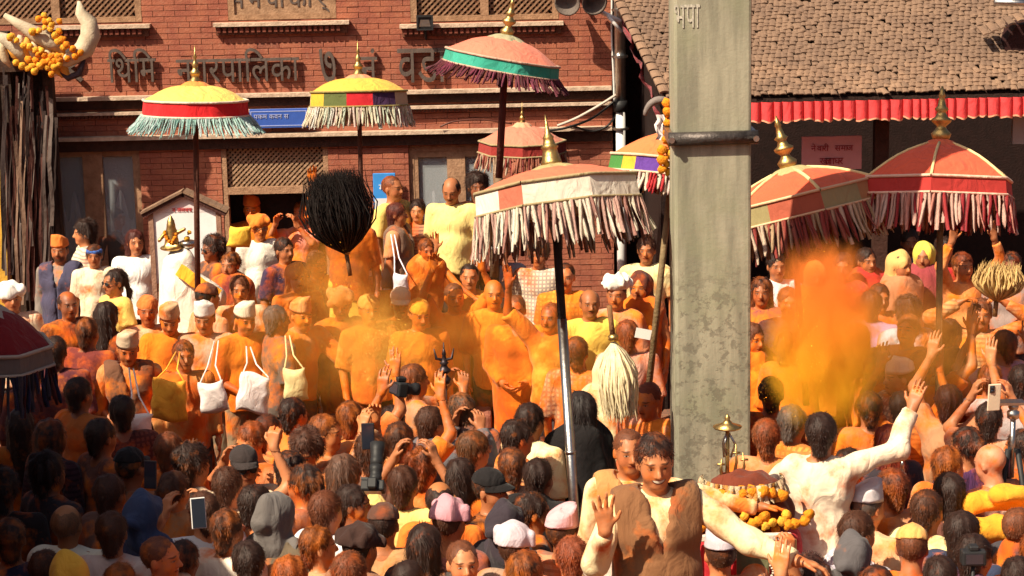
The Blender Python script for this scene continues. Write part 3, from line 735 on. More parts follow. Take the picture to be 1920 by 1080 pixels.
def wall_cells():
    xs = sorted({BX0, BX1} | {o[0] for o in OPEN.values()} | {o[2] for o in OPEN.values()}); zs = sorted({0, BZ1} | {o[1] for o in OPEN.values()} | {o[3] for o in OPEN.values()})
    mb = MB()
    for i in range(len(xs)-1):
        for j in range(len(zs)-1):
            cx, cz = (xs[i]+xs[i+1])/2, (zs[j]+zs[j+1])/2
            if any(o[0] < cx < o[2] and o[1] < cz < o[3] for o in OPEN.values()): continue
            mb.box((xs[i], .006, zs[j]), (xs[i+1], .34, zs[j+1]))
    return mb
wall = wall_cells().obj('wall', M['mortar'], bld, loc=(2.3, 0, 0))
def bpart(name, mb, mat, color=None, parent=bld, smooth=False):
    """a part given in world x, z and in depth from the wall face"""
    return mb.obj(name, mat, parent, smooth, color, loc=(2.3, 0, 0) if parent is bld else None)
bl, bh, bd = .215, .055, .10
bme = bevel_mesh(MB().box((-bl/2+.002, -.006, -bh/2+.0022), (bl/2-.002, .05, bh/2-.0022)).mesh('brick'), .0025)
bme.materials.append(M['brick'])
hme = bevel_mesh(MB().box((-bl/4+.002, -.006, -bh/2+.0022), (bl/4-.002, .05, bh/2-.0022)).mesh('brick'), .0025); hme.materials.append(M['brick'])
slots = []; closers = []
row = 0; z = .03
while z < 3.75:
    spans = [(BX0, BX1)]
    for o in OPEN.values():
        if o[1] < z + bh/2 and z - bh/2 < o[3]:
            spans = [q for a, b in spans for q in ((a, min(b, o[0])), (max(a, o[2]), b)) if q[1] - q[0] > .02]
    for a, b in spans:
        x = a - (row % 2)*bl/2
        while x < b:
            lo_, hi_ = max(a, x), min(b, x + bl)
            if hi_ - lo_ > .015:
                if hi_ - lo_ > bl - .002 and x > -5.2 and z > 1.5: slots.append((x + bl/2, z, 0))
                else: closers.append((lo_, hi_, z))
            x += bl
    z += bh; row += 1
rb = random.Random(3)
def blocked(x, z): return .0
slots.sort(key=lambda s: abs(s[1] - 2.75) + .25*abs(s[0] + 1.5))
for x, z, k in slots[:300]:
    o = link('brick', bme, None, bld, loc=(x + 2.3, rb.uniform(-.004, .003), z), rot=(0, rb.uniform(-.004, .004), rb.uniform(-.008, .008)))
mb = MB()
for x, z, k in slots[300:]:
    dy = rb.uniform(-.004, .003); mb.box((x-bl/2+.0025, -.006+dy, z-bh/2+.0025), (x+bl/2-.0025, .05, z+bh/2-.0025))
for a, b, z in closers: mb.box((a+.0025, -.006 + rb.uniform(-.004, .003), z-bh/2+.0025), (b-.0025, .05, z+bh/2-.0025))
tag(bpart('brickwork', mb, M['brick']), kind='stuff')
TAN, LEDGE_SHADE, PALE = (.40, .235, .145, 1), (.055, .022, .014, 1), (.62, .47, .36, 1)
def hbar(name, u0, u1, vc, h, proud, color, mat='wood', z=None, zc=None):
    x0, x1 = bw(u0, vc).x, bw(u1, vc).x; zc = bw((u0+u1)/2, vc).z if zc is None else zc
    return bpart(name, MB().box((x0, -proud, zc-h/2), (x1, .03, zc+h/2)), M[mat], color)
# string courses: pale ledge, its shadow painted as a dark band below it
z1 = bw(640, 174).z; z2 = bw(640, 202).z; z3 = bw(640, 249).z
XL, XR = -40, 1146
for zz, h, pr, colr, nm in ((z1, .035, .10, PALE, 'ledge'), (z1-.066, .09, .045, LEDGE_SHADE, 'shadow_band'), (z2-.005, .028, .085, PALE, 'ledge'), (z3, .035, .115, PALE, 'ledge'), (z3-.075, .11, .05, LEDGE_SHADE, 'shadow_band')):
    hbar(nm, XL, XR, 200, h, pr, colr, zc=zz)
zd = z2 - .04
dent = MB().box((-.012, -.06, -.013), (.012, .02, .013)).mesh('dentil'); dent.materials.append(M['wood'])
for i in range(150):
    x = bw(100, 210).x + i*.037
    if x < BX1: link('dentil', dent, None, bld, color=(.16, .06, .04, 1), loc=(x + 2.3, 0, zd))
# upper windows: sill with carved teeth, frame, lattice
def lattice(parent, x0, z0, x1, z1, y, pitch=.058, color=(.30, .17, .10, 1)):
    """two layers of crossing slats with open diamonds between"""
    n = 0
    for sgn, dy in ((1, 0.0), (-1, .012)):
        w, h = x1 - x0, z1 - z0; mb = None
        c = -h if sgn > 0 else 0
        c0 = np.arange(-h, w + h, pitch)
        for k in c0:
            # line x = k + t, z = t (sgn +) or z = h - t
            t0 = max(0, -k); t1 = min(h, w - k)
            if t1 - t0 < .03: continue
            za, zb = (t0, t1) if sgn > 0 else (h - t0, h - t1)
            a, b = Vector((x0 + k + t0, y + dy, z0 + za)), Vector((x0 + k + t1, y + dy, z0 + zb))
            d = (b - a).normalized(); s = Vector((-d.z, 0, d.x))*.0095
            mb = MB().add([a-s, a+s, b+s, b-s, a-s+Vector((0, .011, 0)), a+s+Vector((0, .011, 0)), b+s+Vector((0, .011, 0)), b-s+Vector((0, .011, 0))], [(0, 1, 2, 3), (7, 6, 5, 4), (0, 4, 5, 1), (1, 5, 6, 2), (2, 6, 7, 3), (3, 7, 4, 0)])
            mb.obj('slat', M['wood'], parent, color=color); n += 1
    return n
for key, sill in (('win_a', (84, 284, 58)), ('win_b', (402, 656, 52)), ('win_c', (750, 1056, 50))):
    x0, zz0, x1, zz1 = WIN[key]
    fr = MB()
    for a, b in (((x0, -.01, zz0), (x0+.06, .10, zz1)), ((x1-.06, -.01, zz0), (x1, .10, zz1)), ((x0+.06, -.012, zz0), (x1-.06, .10, zz0+.05))): fr.box(a, b)
    if key != 'win_b': fr.box(((x0+x1)/2-.04, -.014, zz0+.05), ((x0+x1)/2+.04, .10, zz1))
    wf = bpart('window', fr, M['wood'], (.36, .21, .125, 1))
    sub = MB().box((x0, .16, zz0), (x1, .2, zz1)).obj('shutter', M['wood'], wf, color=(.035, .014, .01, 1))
    if key != 'win_b':
        for a, b in ((x0+.06, (x0+x1)/2-.04), ((x0+x1)/2+.04, x1-.06)): lattice(wf, a, zz0+.05, b, zz0+.05+.34, .03)
    else:
        MB().box((x0+.06, .01, zz0+.05), (x1-.06, .03, zz1-.02)).obj('name_board', M['wood'], wf, color=(.38, .23, .14, 1))
    u0, u1, vv = sill
    a, b = bw(u0, vv), bw(u1, vv)
    top = bpart('sill', MB().box((a.x, -.10, zz0-.055), (b.x, .02, zz0-.02)), M['wood'], PALE)
    bpart('sill_base', MB().box((a.x+.02, -.05, zz0-.14), (b.x-.02, .02, zz0-.056)), M['wood'], (.16, .06, .035, 1))
    tooth = MB().box((-.016, -.075, -.025), (.016, -.05, .025)).mesh('tooth'); tooth.materials.append(M['wood'])
    for i in range(int((b.x-a.x-.06)/.055)): link('tooth', tooth, None, bld, color=(.20, .055, .035, 1), loc=(a.x + .05 + i*.055 + 2.3, 0, zz0-.09))
# ground floor doors
def door(key, panes, name='double_door'):
    x0, zz0, x1, zz1 = OPEN[key]
    mb = MB(); cuts = []
    d = bpart('door', MB().box((x0, .03, 0), (x0+.05, .13, zz1)).box((x1-.05, .03, 0), (x1, .13, zz1)).box((x0+.05, .028, zz1-.06), (x1-.05, .13, zz1)), M['wood'], TAN)
    px = [(bw(a, 350).x, bw(b, 350).x) for a, b in panes]
    edges = [x0+.05] + [e for p in px for e in p] + [x1-.05]
    for i in range(0, len(edges), 2):
        if edges[i+1] - edges[i] > .01: MB().box((edges[i], .035, 0), (edges[i+1], .10, zz1-.06)).obj('stile', M['wood'], d, color=TAN)
    for a, b in px:
        MB().box((a, .07, .9), (b, .085, zz1-.12)).obj('pane', M['window_glass'], d)
        MB().box((a, .04, zz1-.12), (b, .10, zz1-.06)).obj('rail', M['wood'], d, color=TAN); MB().box((a, .04, 0), (b, .10, .9)).obj('panel', M['wood'], d, color=TAN)
        cu = MB(); n = 14                                    # pale curtain behind the glass
        V = []; F = []
        for i in range(n+1):
            xx = a + (b-a)*i/n; yy = .13 + .018*math.sin(i*2.4); V += [(xx, yy, .85), (xx, yy, zz1-.62 - .16*math.sin(i*.7))]
        for i in range(n): F.append((2*i, 2*i+2, 2*i+3, 2*i+1))
        MB().add(V, F).obj('curtain', M['tint'], d, True, (.33, .34, .38, 1))
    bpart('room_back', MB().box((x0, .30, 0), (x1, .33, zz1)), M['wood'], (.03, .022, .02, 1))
def glass_material():
    m, nt, b = newmat("window_glass"); b.inputs["Base Color"].default_value = (.6, .65, .7, 1); b.inputs["Roughness"].default_value = .06
    b.inputs["Alpha"].default_value = .3; b.inputs["Specular IOR Level"].default_value = .8; return m
M['window_glass'] = glass_material()
door('door_a', [(112, 156), (193, 250)]); door('door_c', [(785, 839), (873, 925)])
x0, zz0, x1, zz1 = OPEN['door_b']
zl = bw(520, 350).z; zt = bw(520, 290).z
d = bpart('doorway', MB().box((x0, .0, 0), (x0+.05, .12, zz1)).box((x1-.05, .0, 0), (x1, .12, zz1)).box((x0+.05, .002, zz1-.05), (x1-.05, .12, zz1)).box((x0+.05, .002, zl-.07), (x1-.05, .12, zl)), M['wood'], TAN)
lattice(d, x0+.05, zl, x1-.05, zz1-.05, .04, .05, (.42, .27, .17, 1))
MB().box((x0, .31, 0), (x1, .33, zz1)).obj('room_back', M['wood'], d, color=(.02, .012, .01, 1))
# raised letters on the wall
def glyph(txt, size, depth):
    c = bpy.data.curves.new("letter", 'FONT'); c.body = txt; c.size = size; c.extrude = depth/2; c.offset = size*.002; c.resolution_u = 3
    o = bpy.data.objects.new("letter", c); COL.objects.link(o)
    dg = bpy.context.evaluated_depsgraph_get(); me = bpy.data.meshes.new_from_object(o.evaluated_get(dg)); me.name = "letter"
    bpy.data.objects.remove(o)
    co = np.empty(len(me.vertices)*3, np.float32); me.vertices.foreach_get("co", co); co = co.reshape(-1, 3)
    return me, co[:, 0].min(), co[:, 0].max(), co[:, 1].min(), co[:, 1].max()
M['letter'] = simple("letter_metal", (.15, .115, .10), .5, .3, .3, 12, .2)
def word(units, u0, u1, vtop, vbot, par, mat, depth=.035, proud=.05, Y=None, off=None, name='letter', gap=.0):
    pt = (lambda u, v: at_depth(u, v, Y)) if Y else bw
    x0, x1 = pt(u0, (vtop+vbot)/2).x, pt(u1, (vtop+vbot)/2).x; zc0, zc1 = pt((u0+u1)/2, vbot).z, pt((u0+u1)/2, vtop).z
    G = [glyph(t, .3, depth) for t in units]; tot = sum(gx[2]-gx[1] for gx in G) + gap*(len(G)-1)
    sx = (x1-x0)/tot; lo = min(gx[3] for gx in G); hi = max(gx[4] for gx in G); sz = (zc1-zc0)/(hi-lo); x = x0
    o0 = off if off is not None else Vector((2.3, 0, 0))
    for me, a, b, c, d2 in G:
        me.materials.clear(); me.materials.append(mat)
        o = link(name, me, None, par); o.rotation_euler = (rad(90), 0, 0); o.scale = (sx, sz, 1)
        o.location = Vector((x - a*sx, -proud, zc0 - lo*sz)) + o0; x += (b-a+gap)*sx
for units, u0, u1 in ((['र'], 118, 160), (['िथ', 'िम'], 204, 294), (['न', 'ग', 'र', 'पा', 'िल', 'का'], 332, 562), (['७'], 600, 630), (['नं'], 676, 708), (['व', 'डा'], 746, 838)):
    word(units, u0, u1, 90, 153, bld, M['letter'])
word(['म', 'न', 'पा', 'का', 'र्'], 432, 618, -14, 25, bld, M['letter'], .012, -.008, gap=.05)
# wall lamp, blue plate, small blue sign, drain pipe, cables, loudspeaker
p = bw(798, 40); fl = empty('floodlight', p); tag(fl, 'small black floodlight fixed on the sill above the lettering', 'floodlight')
bevel_mesh(MB().box((-.075, -.20, -.06), (.075, -.11, .07)).obj('housing', M['black'], fl).data, .012, 2)
MB().add([(-.055, -.205, -.035), (.055, -.205, -.035), (.04, -.205, .03), (-.04, -.205, .03)], [(0, 1, 2, 3)]).obj('reflector', M['steel'], fl)
MB().box((-.08, -.215, .055), (.08, -.2, .075)).box((-.08, -.215, -.07), (.08, -.2, -.055)).box((-.08, -.215, -.055), (-.062, -.2, .055)).box((.062, -.215, -.055), (.08, -.2, .055)).obj('bezel', M['black'], fl)
MB().tube([(0, -.11, -.05), (0, -.06, -.15), (0, -.005, -.17)], .012).obj('bracket', M['black'], fl)
def plate(u0, v0, u1, v1, name, label, col, Y=BY, dy=-.11, lines=0):
    a, b = at_depth((u0+u1)/2, v1, Y + dy), at_depth((u0+u1)/2, v0, Y + dy); l, r = at_depth(u0, (v0+v1)/2, Y + dy), at_depth(u1, (v0+v1)/2, Y + dy)
    root = empty(name, ((l.x+r.x)/2, Y + dy, a.z)); tag(root, label, 'sign')
    w, h = (r.x-l.x)/2, b.z-a.z
    bevel_mesh(MB().box((-w, 0, 0), (w, .02, h)).obj('board', M['plastic'], root, color=col).data, .004)
    return root, w, h
def scribble(root, w, h, rows, col, seed, y=-.004):
    """lines of small lettering too fine to read"""
    r = random.Random(seed)
    for z, hh, x0, x1 in rows:
        x = x0*w
        while x < x1*w:
            g = r.choice('नमरपवतकगसयल'); me, a, b, c, d = glyph(g, hh*h, .004); me.materials.clear(); me.materials.append(M['plastic'])
            o = link('letter', me, None, root, color=col); o.rotation_euler = (rad(90), 0, 0); o.location = (x - a, y, z*h); x += (b-a)*1.02 + (hh*h*.3 if r.random() < .25 else 0)
rt, w, h = plate(468, 204, 577, 240, 'wall_plate', 'blue enamel plate on the brick wall between the two yellow umbrellas', (.045, .11, .45, 1))
MB().box((-w+.01, -.003, .02), (w-.01, 0, .028)).box((-w+.01, -.003, h-.028), (w-.01, 0, h-.02)).box((-w+.01, -.003, .028), (-w+.018, 0, h-.028)).box((w-.018, -.003, .028), (w-.01, 0, h-.028)).obj('border', M['plastic'], rt, color=(.35, .42, .75, 1))
scribble(rt, w, h, [(.5, .34, -.85, .3)], (.4, .45, .7, 1), 4)
rt, w, h = plate(700, 325, 742, 392, 'wall_sign', 'bright blue sign with white foot on the wall beside the glazed door', (.05, .28, .75, 1))
MB().box((-w*.9, -.004, 0), (w*.9, -.001, h*.3)).obj('foot_panel', M['plastic'], rt, color=(.75, .76, .78, 1)); scribble(rt, w, h, [(.5, .3, -.5, .4)], (.7, .75, .85, 1), 9)
# notice board with a little roof
q0 = at_depth(350, 470, 18.6); nb = empty('notice_board', (q0.x, 18.6, 0)); tag(nb, 'white notice board under a small gabled tile roof behind the white shrine', 'notice board')
zt, zb = at_depth(350, 398, 18.6).z, at_depth(350, 480, 18.6).z; zr = at_depth(350, 360, 18.6).z; hw = .29
MB().box((-hw, -.012, zb-.25), (hw, .02, zt)).obj('panel', M['plastic'], nb, color=(.82, .82, .84, 1))
for sx in (-1, 1):
    MB().box((sx*(hw+.02)-.022, -.03, 0), (sx*(hw+.02)+.022, .03, zt)).obj('post', M['wood'], nb, color=(.35, .2, .14, 1))
    a, b = Vector((0, 0, zr)), Vector((sx*(hw+.10), 0, zt-.005)); dd = (b-a).normalized(); nn = Vector((-dd.z*sx, 0, dd.x*sx))*.016
    MB().add([a+Vector((0, -.055, 0)), b+Vector((0, -.055, 0)), b+Vector((0, .13, 0)), a+Vector((0, .13, 0)), a+Vector((0, -.055, 0))-nn*2.2, b+Vector((0, -.055, 0))-nn*2.2, b+Vector((0, .13, 0))-nn*2.2, a+Vector((0, .13, 0))-nn*2.2],
             [(0, 1, 2, 3), (7, 6, 5, 4), (0, 4, 5, 1), (1, 5, 6, 2), (2, 6, 7, 3), (3, 7, 4, 0)]).obj('roof_slope', M['wood'], nb, color=(.07, .025, .02, 1))
    for k in range(7):
        c = a.lerp(b, (k+.5)/7) + nn*.7; MB().box((-.03, -.07, -.008), (.03, .13, .012), Matrix.Translation(c) @ Matrix.Rotation(-math.atan2(dd.z, dd.x) if sx > 0 else math.pi - math.atan2(dd.z, dd.x), 4, 'Y')).obj('tile', M['tile'], nb)
MB().add([(-hw, -.014, zt+.002), (hw, -.014, zt+.002), (0, -.014, zr-.05), (-hw, .014, zt+.002), (hw, .014, zt+.002), (0, .014, zr-.05)], [(0, 1, 2), (5, 4, 3), (0, 3, 4, 1), (1, 4, 5, 2), (2, 5, 3, 0)]).obj('gable', M['plastic'], nb, color=(.75, .7, .72, 1))
scribble(nb, .25, .12, [((zt+.01)/.12, .45, -.45, .5)], (.6, .05, .05, 1), 2, -.02)
# drain pipe and cables at the corner of the building
pp = bw(1162, 200); px = pp.x
dp = empty('drain_pipe', (px, BY-.12, 0)); tag(dp, 'grey drain pipe with a white lower length at the corner of the brick building', 'pipe')
zj = bw(1162, 195).z; MB().tube([(0, 0, zj), (0, 0, 4.6)], .055, 12).obj('upper_length', M['steel'], dp, True); MB().tube([(.0, 0, .0), (.0, 0, zj-.02)], .047, 12).obj('lower_length', M['plastic'], dp, True, (.75, .74, .74, 1))
MB().tube([(0, 0, zj-.06), (0, 0, zj+.05)], .068, 12).obj('joint', M['black'], dp, True)
for zc in (2.3, 3.0, 3.45): MB().tube([(-.07, .0, zc), (-.07, .12, zc)], .01, 6).tube([(.07, 0, zc), (.07, .12, zc)], .01, 6).tube([(0, 0, zc-.012), (0, 0, zc+.012)], .072, 12).obj('clamp', M['steel'], dp)
def cable(name, label, pts, r, col, cat='cable'):
    P = [Vector(p) for p in pts]; out = []
    for i in range(len(P)-1):
        p0, p1, p2, p3 = P[max(i-1, 0)], P[i], P[i+1], P[min(i+2, len(P)-1)]
        for k in range(6):
            t = k/6; out.append(.5*((2*p1) + (p2-p0)*t + (2*p0-5*p1+4*p2-p3)*t*t + (3*p1-p0-3*p2+p3)*t**3))
    out.append(P[-1]); c = out[0].copy()
    o = MB().tube([p - c for p in out], r, 6).obj(name, M['plastic'], None, True, col, loc=c); tag(o, label, cat, 'cables on the brick building'); return o
cable('cable', 'thin black cable sagging from the drain pipe along the wall', [at_depth(u, v, BY-.15) for u, v in ((1152, 190), (1110, 222), (1060, 240), (1020, 246))], .012, (.02, .018, .018, 1))
cable('cable', 'pale cable stretched from the drain pipe to the small red umbrella', [at_depth(u, v, BY-.2) for u, v in ((1155, 178), (1120, 200), (1080, 222), (1045, 236))], .014, (.5, .42, .36, 1))
cable('cable', 'black cable loop hanging low on the brick wall by the pipe', [at_depth(u, v, BY-.12) for u, v in ((1160, 205), (1140, 235), (1110, 246), (1080, 238), (1068, 236))], .010, (.02, .018, .018, 1))
cable('cable', 'dark cable bowed over the ledge beside the pole of the green umbrella', [at_depth(u, v, BY-.14) for u, v in ((825, 238), (850, 228), (900, 224), (960, 232))], .009, (.1, .03, .02, 1))
cable('cable', 'white cable running down beside the grey drain pipe', [at_depth(u, v, BY-.1) for u, v in ((1148, -40), (1147, 60), (1150, 130), (1152, 190))], .010, (.7, .68, .66, 1))
p = at_depth(1140, 35, BY-.2); wb = MB(); wb.tube([(-.13, 0, .10), (.12, 0, -.03)], .022, 8).tube([(-.02, -.02, .05), (.13, -.02, -.13)], .018, 8)
tag(wb.obj('bracket', M['plastic'], None, True, (.78, .76, .76, 1), loc=p), 'white crossed bracket sticking out above the drain pipe', 'bracket')
p = at_depth(1085, 4, BY-.25); ls = empty('loudspeaker', p); tag(ls, 'grey horn loudspeaker hung on the wall above the lettering', 'loudspeaker')
for sx, a in ((-.07, -12), (.10, 14)):
    hm = MB().lathe([(.02, .0), (.03, .05), (.06, .13), (.12, .2), (.125, .21), (.11, .2), (.05, .12)], 18).obj('horn', M['tint'], ls, True, (.16, .13, .115, 1)); hm.location = (sx, .1, .05); hm.rotation_euler = (rad(105), 0, rad(a))
MB().tube([(0, .24, .05), (0, .1, .05)], .02).obj('bracket', M['black'], ls)

# ---------------- tiled pavilion on the right
PY = 17.3                                              # depth of the eave
def pw(u, v, Y=PY): return at_depth(u, v, Y)
pav = empty('tiled_pavilion', (pw(1600, 200).x, PY, 0)); tag(pav, 'open pavilion with clay tile roof and dark interior beside the concrete pillar', 'pavilion')
PO = Vector((-pav.location.x, -PY, 0))
ez = pw(1660, 172).z; xe0, xe1 = pw(1248, 190).x, pw(1990, 170).x
sl = rad(27); du, dvv = Vector((0, math.cos(sl), math.sin(sl))), Vector((0, -math.sin(sl), math.cos(sl)))
RL = 2.1                                               # slope length
def rp(x, s, n=0.0): return Vector((x, PY, ez)) + du*s + dvv*n
shift = -.42                                           # the verge runs outwards as the roof climbs
deck = MB()
A, B_, C_, D_ = rp(xe0, 0, -.03), rp(xe1, 0, -.03), rp(xe1, RL, -.03), rp(xe0 + shift, RL, -.03)
deck.add([A, B_, C_, D_] + [q - dvv*.05 for q in (A, B_, C_, D_)], [(0, 1, 2, 3), (7, 6, 5, 4), (0, 4, 5, 1), (1, 5, 6, 2), (2, 6, 7, 3), (3, 7, 4, 0)])
roof = deck.obj('roof', M['wood'], pav, color=(.05, .025, .02, 1), loc=PO)
tw, tl, ex = .054, .10, .064
def tile_verts():
    V = []; F = []; n = 5
    for s in (0, tl):
        for lay in (0, 1):
            for i in range(n):
                t = i/(n-1)*2 - 1; V.append((t*tw*.49, s, .004 + .006*(1 - abs(t)**2)*1.0 - lay*.009 + (.004 if s == 0 else 0)))
    a, b, c, d = 0, n, 2*n, 3*n
    for i in range(n-1):
        F += [(a+i, a+i+1, c+i+1, c+i), (b+i+1, b+i, d+i, d+i+1), (a+i+1, a+i, b+i, b+i+1)]
    F += [(a, c, d, b), (a+n-1, b+n-1, d+n-1, c+n-1)]
    return V, F
tV, tF = tile_verts(); tme = np_mesh('tile', np.array(tV), tF, False); tme.materials.append(M['tile'])
tiles = []
for j in range(int(RL/ex)):
    s = j*ex - .03; lx = xe0 + shift*(max(0, s)/RL); x = lx + (j % 2)*tw/2 + .02
    while x < xe1:
        tiles.append((x, s, j)); x += tw
rt_ = random.Random(8)
def tile_m(x, s): 
    bad = rt_.random() < .06; p = rp(x + rt_.uniform(-.007, .007), s + rt_.uniform(-.014, .014) - (.04 if bad else 0), .006 + rt_.uniform(0, .009))
    return Matrix.Translation(p) @ Matrix.Rotation(sl - rad(3.5) + rt_.uniform(-.03, .03), 4, 'X') @ Matrix.Rotation(rt_.uniform(-.08, .08)*(4 if bad else 1), 4, 'Z') @ Matrix.Rotation(rt_.uniform(-.05, .05), 4, 'Y')
def tile_seen(x, s):
    p = rp(x, s); c = CAM_R.transposed() @ (p - Vector((0, 0, CAM_Z))); uu = 960 + FPX*c.x/-c.z; v2 = 540 - FPX*c.y/-c.z
    return -10 < v2 < 200 and (1165 < uu < 1262 or 1404 < uu < 1925)
tiles.sort(key=lambda t: (not tile_seen(t[0], t[1]), t[1]))
for x, s, j in tiles[:300]:
    m = tile_m(x, s); m.translation = m.translation + PO; link('tile', tme, None, pav, mtx=m)
mb = MB()
for x, s, j in tiles[300:]:
    m = tile_m(x, s); mb.add([m @ Vector(v) for v in tV], tF)
tag(mb.obj('tiling', M['tile'], pav, loc=PO), kind='stuff')
# eave board, posts, beam, back wall
MB().box((xe0-.02, PY-.02, ez-.11), (xe1, PY+.05, ez-.035)).obj('eave_board', M['wood'], pav, color=(.035, .018, .014, 1), loc=PO)
for x in (xe0+.12, xe0+1.9, xe0+3.6): 
    if x < xe1: MB().box((x-.06, PY+.35, 0), (x+.06, PY+.47, ez+.1)).obj('post', M['wood'], pav, color=(.06, .025, .018, 1), loc=PO)
MB().box((BX1+.02, PY+3.3, 0), (xe1+1.5, PY+3.45, ez+1.8)).obj('back_wall', M['wood'], pav, color=(.016, .006, .005, 1), loc=PO)  # interior and alley shade put into the near-black of these walls
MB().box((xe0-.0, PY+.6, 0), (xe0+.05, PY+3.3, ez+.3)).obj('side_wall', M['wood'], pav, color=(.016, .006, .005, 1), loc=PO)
p = pw(1905, 235, PY+.4); MB().box((p.x-.05, PY+.3, p.z-.15), (p.x+.05, PY+.36, p.z+.12)).obj('lamp_plate', M['plastic'], pav, color=(.35, .33, .33, 1), loc=PO)
# dormer at the far right of the roof
dm = pw(1900, 70, PY+.7); mb = MB()
dx = dm.x; ring = [(dx - .17 + .02*math.sin(i), PY+.55, 0) for i in range(2)]
MB().add([(dx-.12, PY+.5, dm.z-.17), (dx+.35, PY+.5, dm.z-.17), (dx+.35, PY+.5, dm.z+.16), (dx-.02, PY+.5, dm.z+.12), (dx-.12, PY+.5, dm.z-.02), (dx-.12, PY+1.1, dm.z-.17), (dx+.35, PY+1.1, dm.z-.17), (dx+.35, PY+1.1, dm.z+.16), (dx-.02, PY+1.1, dm.z+.12), (dx-.12, PY+1.1, dm.z-.02)],
         [(0, 1, 2, 3, 4), (9, 8, 7, 6, 5), (0, 5, 6, 1), (1, 6, 7, 2), (2, 7, 8, 3), (3, 8, 9, 4), (4, 9, 5, 0)]).obj('dormer', M['wood'], pav, color=(.03, .008, .008, 1), loc=PO)
for k in range(8):
    m = Matrix.Translation(Vector((dx - .30 + k*.075, PY+.40 + .02*(k % 2), dm.z + .205 - .026*abs(k-6)))) @ Matrix.Rotation(rad(12), 4, 'X') @ Matrix.Rotation(rad(-14), 4, 'Y'); m.translation = m.translation + PO
    o = link('tile', tme, None, pav, mtx=m); o.scale = (1.15, 2.4, 1.4)
p = pw(1895, 8, PY+.3); MB().tube([(p.x-.14, PY+.3, p.z+.02), (p.x+.3, PY+.3, p.z)], .03, 10).obj('gutter', M['steel'], pav, True, loc=PO)
# verge tiles along the slanting left edge and the torn red cloth under it
for k in range(18):
    s = k*.115; x = xe0 + shift*s/RL; m = Matrix.Translation(rp(x - .01, s, .03)) @ Matrix.Rotation(sl, 4, 'X') @ Matrix.Rotation(rad(8), 4, 'Z'); m.translation = m.translation + PO
    o = link('verge_tile', tme, None, pav, mtx=m); o.scale = (1.6, 1.1, 2.0)
val = empty('valance', (pw(1660, 210).x, PY-.05, ez-.07)); tag(val, 'gathered red cloth valance hanging along the pavilion eave', 'valance')
VO = -val.location
x = pw(1404, 205).x; k = 0; rv = random.Random(5)
xv1 = pw(1985, 205).x
while x < xv1:
    w = rv.uniform(.07, .115); hgt = rv.uniform(.155, .175); V = []; F = []; n = 8
    for i in range(n+1):
        t = i/n; yy = PY - .05 - .035*math.sin(math.pi*t)**.7; 
        for j in range(4):
            q = j/3; V.append(Vector((x + w*t, yy - .018*q*math.sin(math.pi*t), ez - .06 - hgt*q + .008*math.sin(t*6 + k)*q)) + VO)
    for i in range(n):
        for j in range(3): F.append((i*4+j, (i+1)*4+j, (i+1)*4+j+1, i*4+j+1))
    p_ = MB().add(V, F).obj('pleat', M['cloth'], val, True, (.70, .06, .065, 1)); p_["powder"] = 0.0
    h_ = MB().add([V[i*4+3] + Vector((0, -.003, dz)) for i in range(n+1) for dz in (.0, .014)], [(2*i, 2*i+2, 2*i+3, 2*i+1) for i in range(n)]).obj('hem', M['cloth'], p_, True, (.75, .32, .2, 1)); h_["powder"] = 0.0
    x += w*rv.uniform(.93, .98); k += 1
p0, p1 = pw(1168, 20, PY+1.2), pw(1232, 190, PY+.3); V = []; F = []
for i in range(15):
    t = i/14; a = p0.lerp(p1, t); w = .06 + .035*math.sin(t*19)
    for j in range(4): V.append(a + Vector((w*(j/3 - .6) + .02*math.sin(i*1.7 + j), .02*math.sin(j*2 + i), -.16*j/3 + .02*math.sin(i*2.3))))
for i in range(14):
    for j in range(3): F.append((i*4+j, (i+1)*4+j, (i+1)*4+j+1, i*4+j+1))
o = MB().add([v - p0 for v in V], F).obj('cloth_streamer', M['cloth'], None, True, (.42, .05, .07, 1), loc=p0); o["powder"] = 0.0
tag(o, 'torn dark red cloth hanging under the slanting tiled verge by the drain pipe', 'cloth')
# signboard in the dark interior
rt, w, h = plate(1503, 255, 1616, 318, 'signboard', 'pink signboard with two lines of lettering in the dark pavilion', (.62, .30, .31, 1), Y=PY, dy=.42)
for units, z0_, hh, xw in ((['ने', 'वा', 'री', ' ', 'स', 'मा', 'ज'], .56, .2, .86), (['खा', 'जा', ' ', 'घ', 'र'], .16, .24, .5)):
    x = -w*xw*.8; st = 2*w*xw*.8/len(units)
    for uu in units:
        if uu != ' ':
            me, a, b, c, d = glyph(uu, h*hh*1.25, .006); me.materials.clear(); me.materials.append(M['plastic']); o = link('letter', me, None, rt, color=(.34, .03, .04, 1))
            o.rotation_euler = (rad(90), 0, 0); o.location = (x - a, -.005, h*z0_)
        x += st
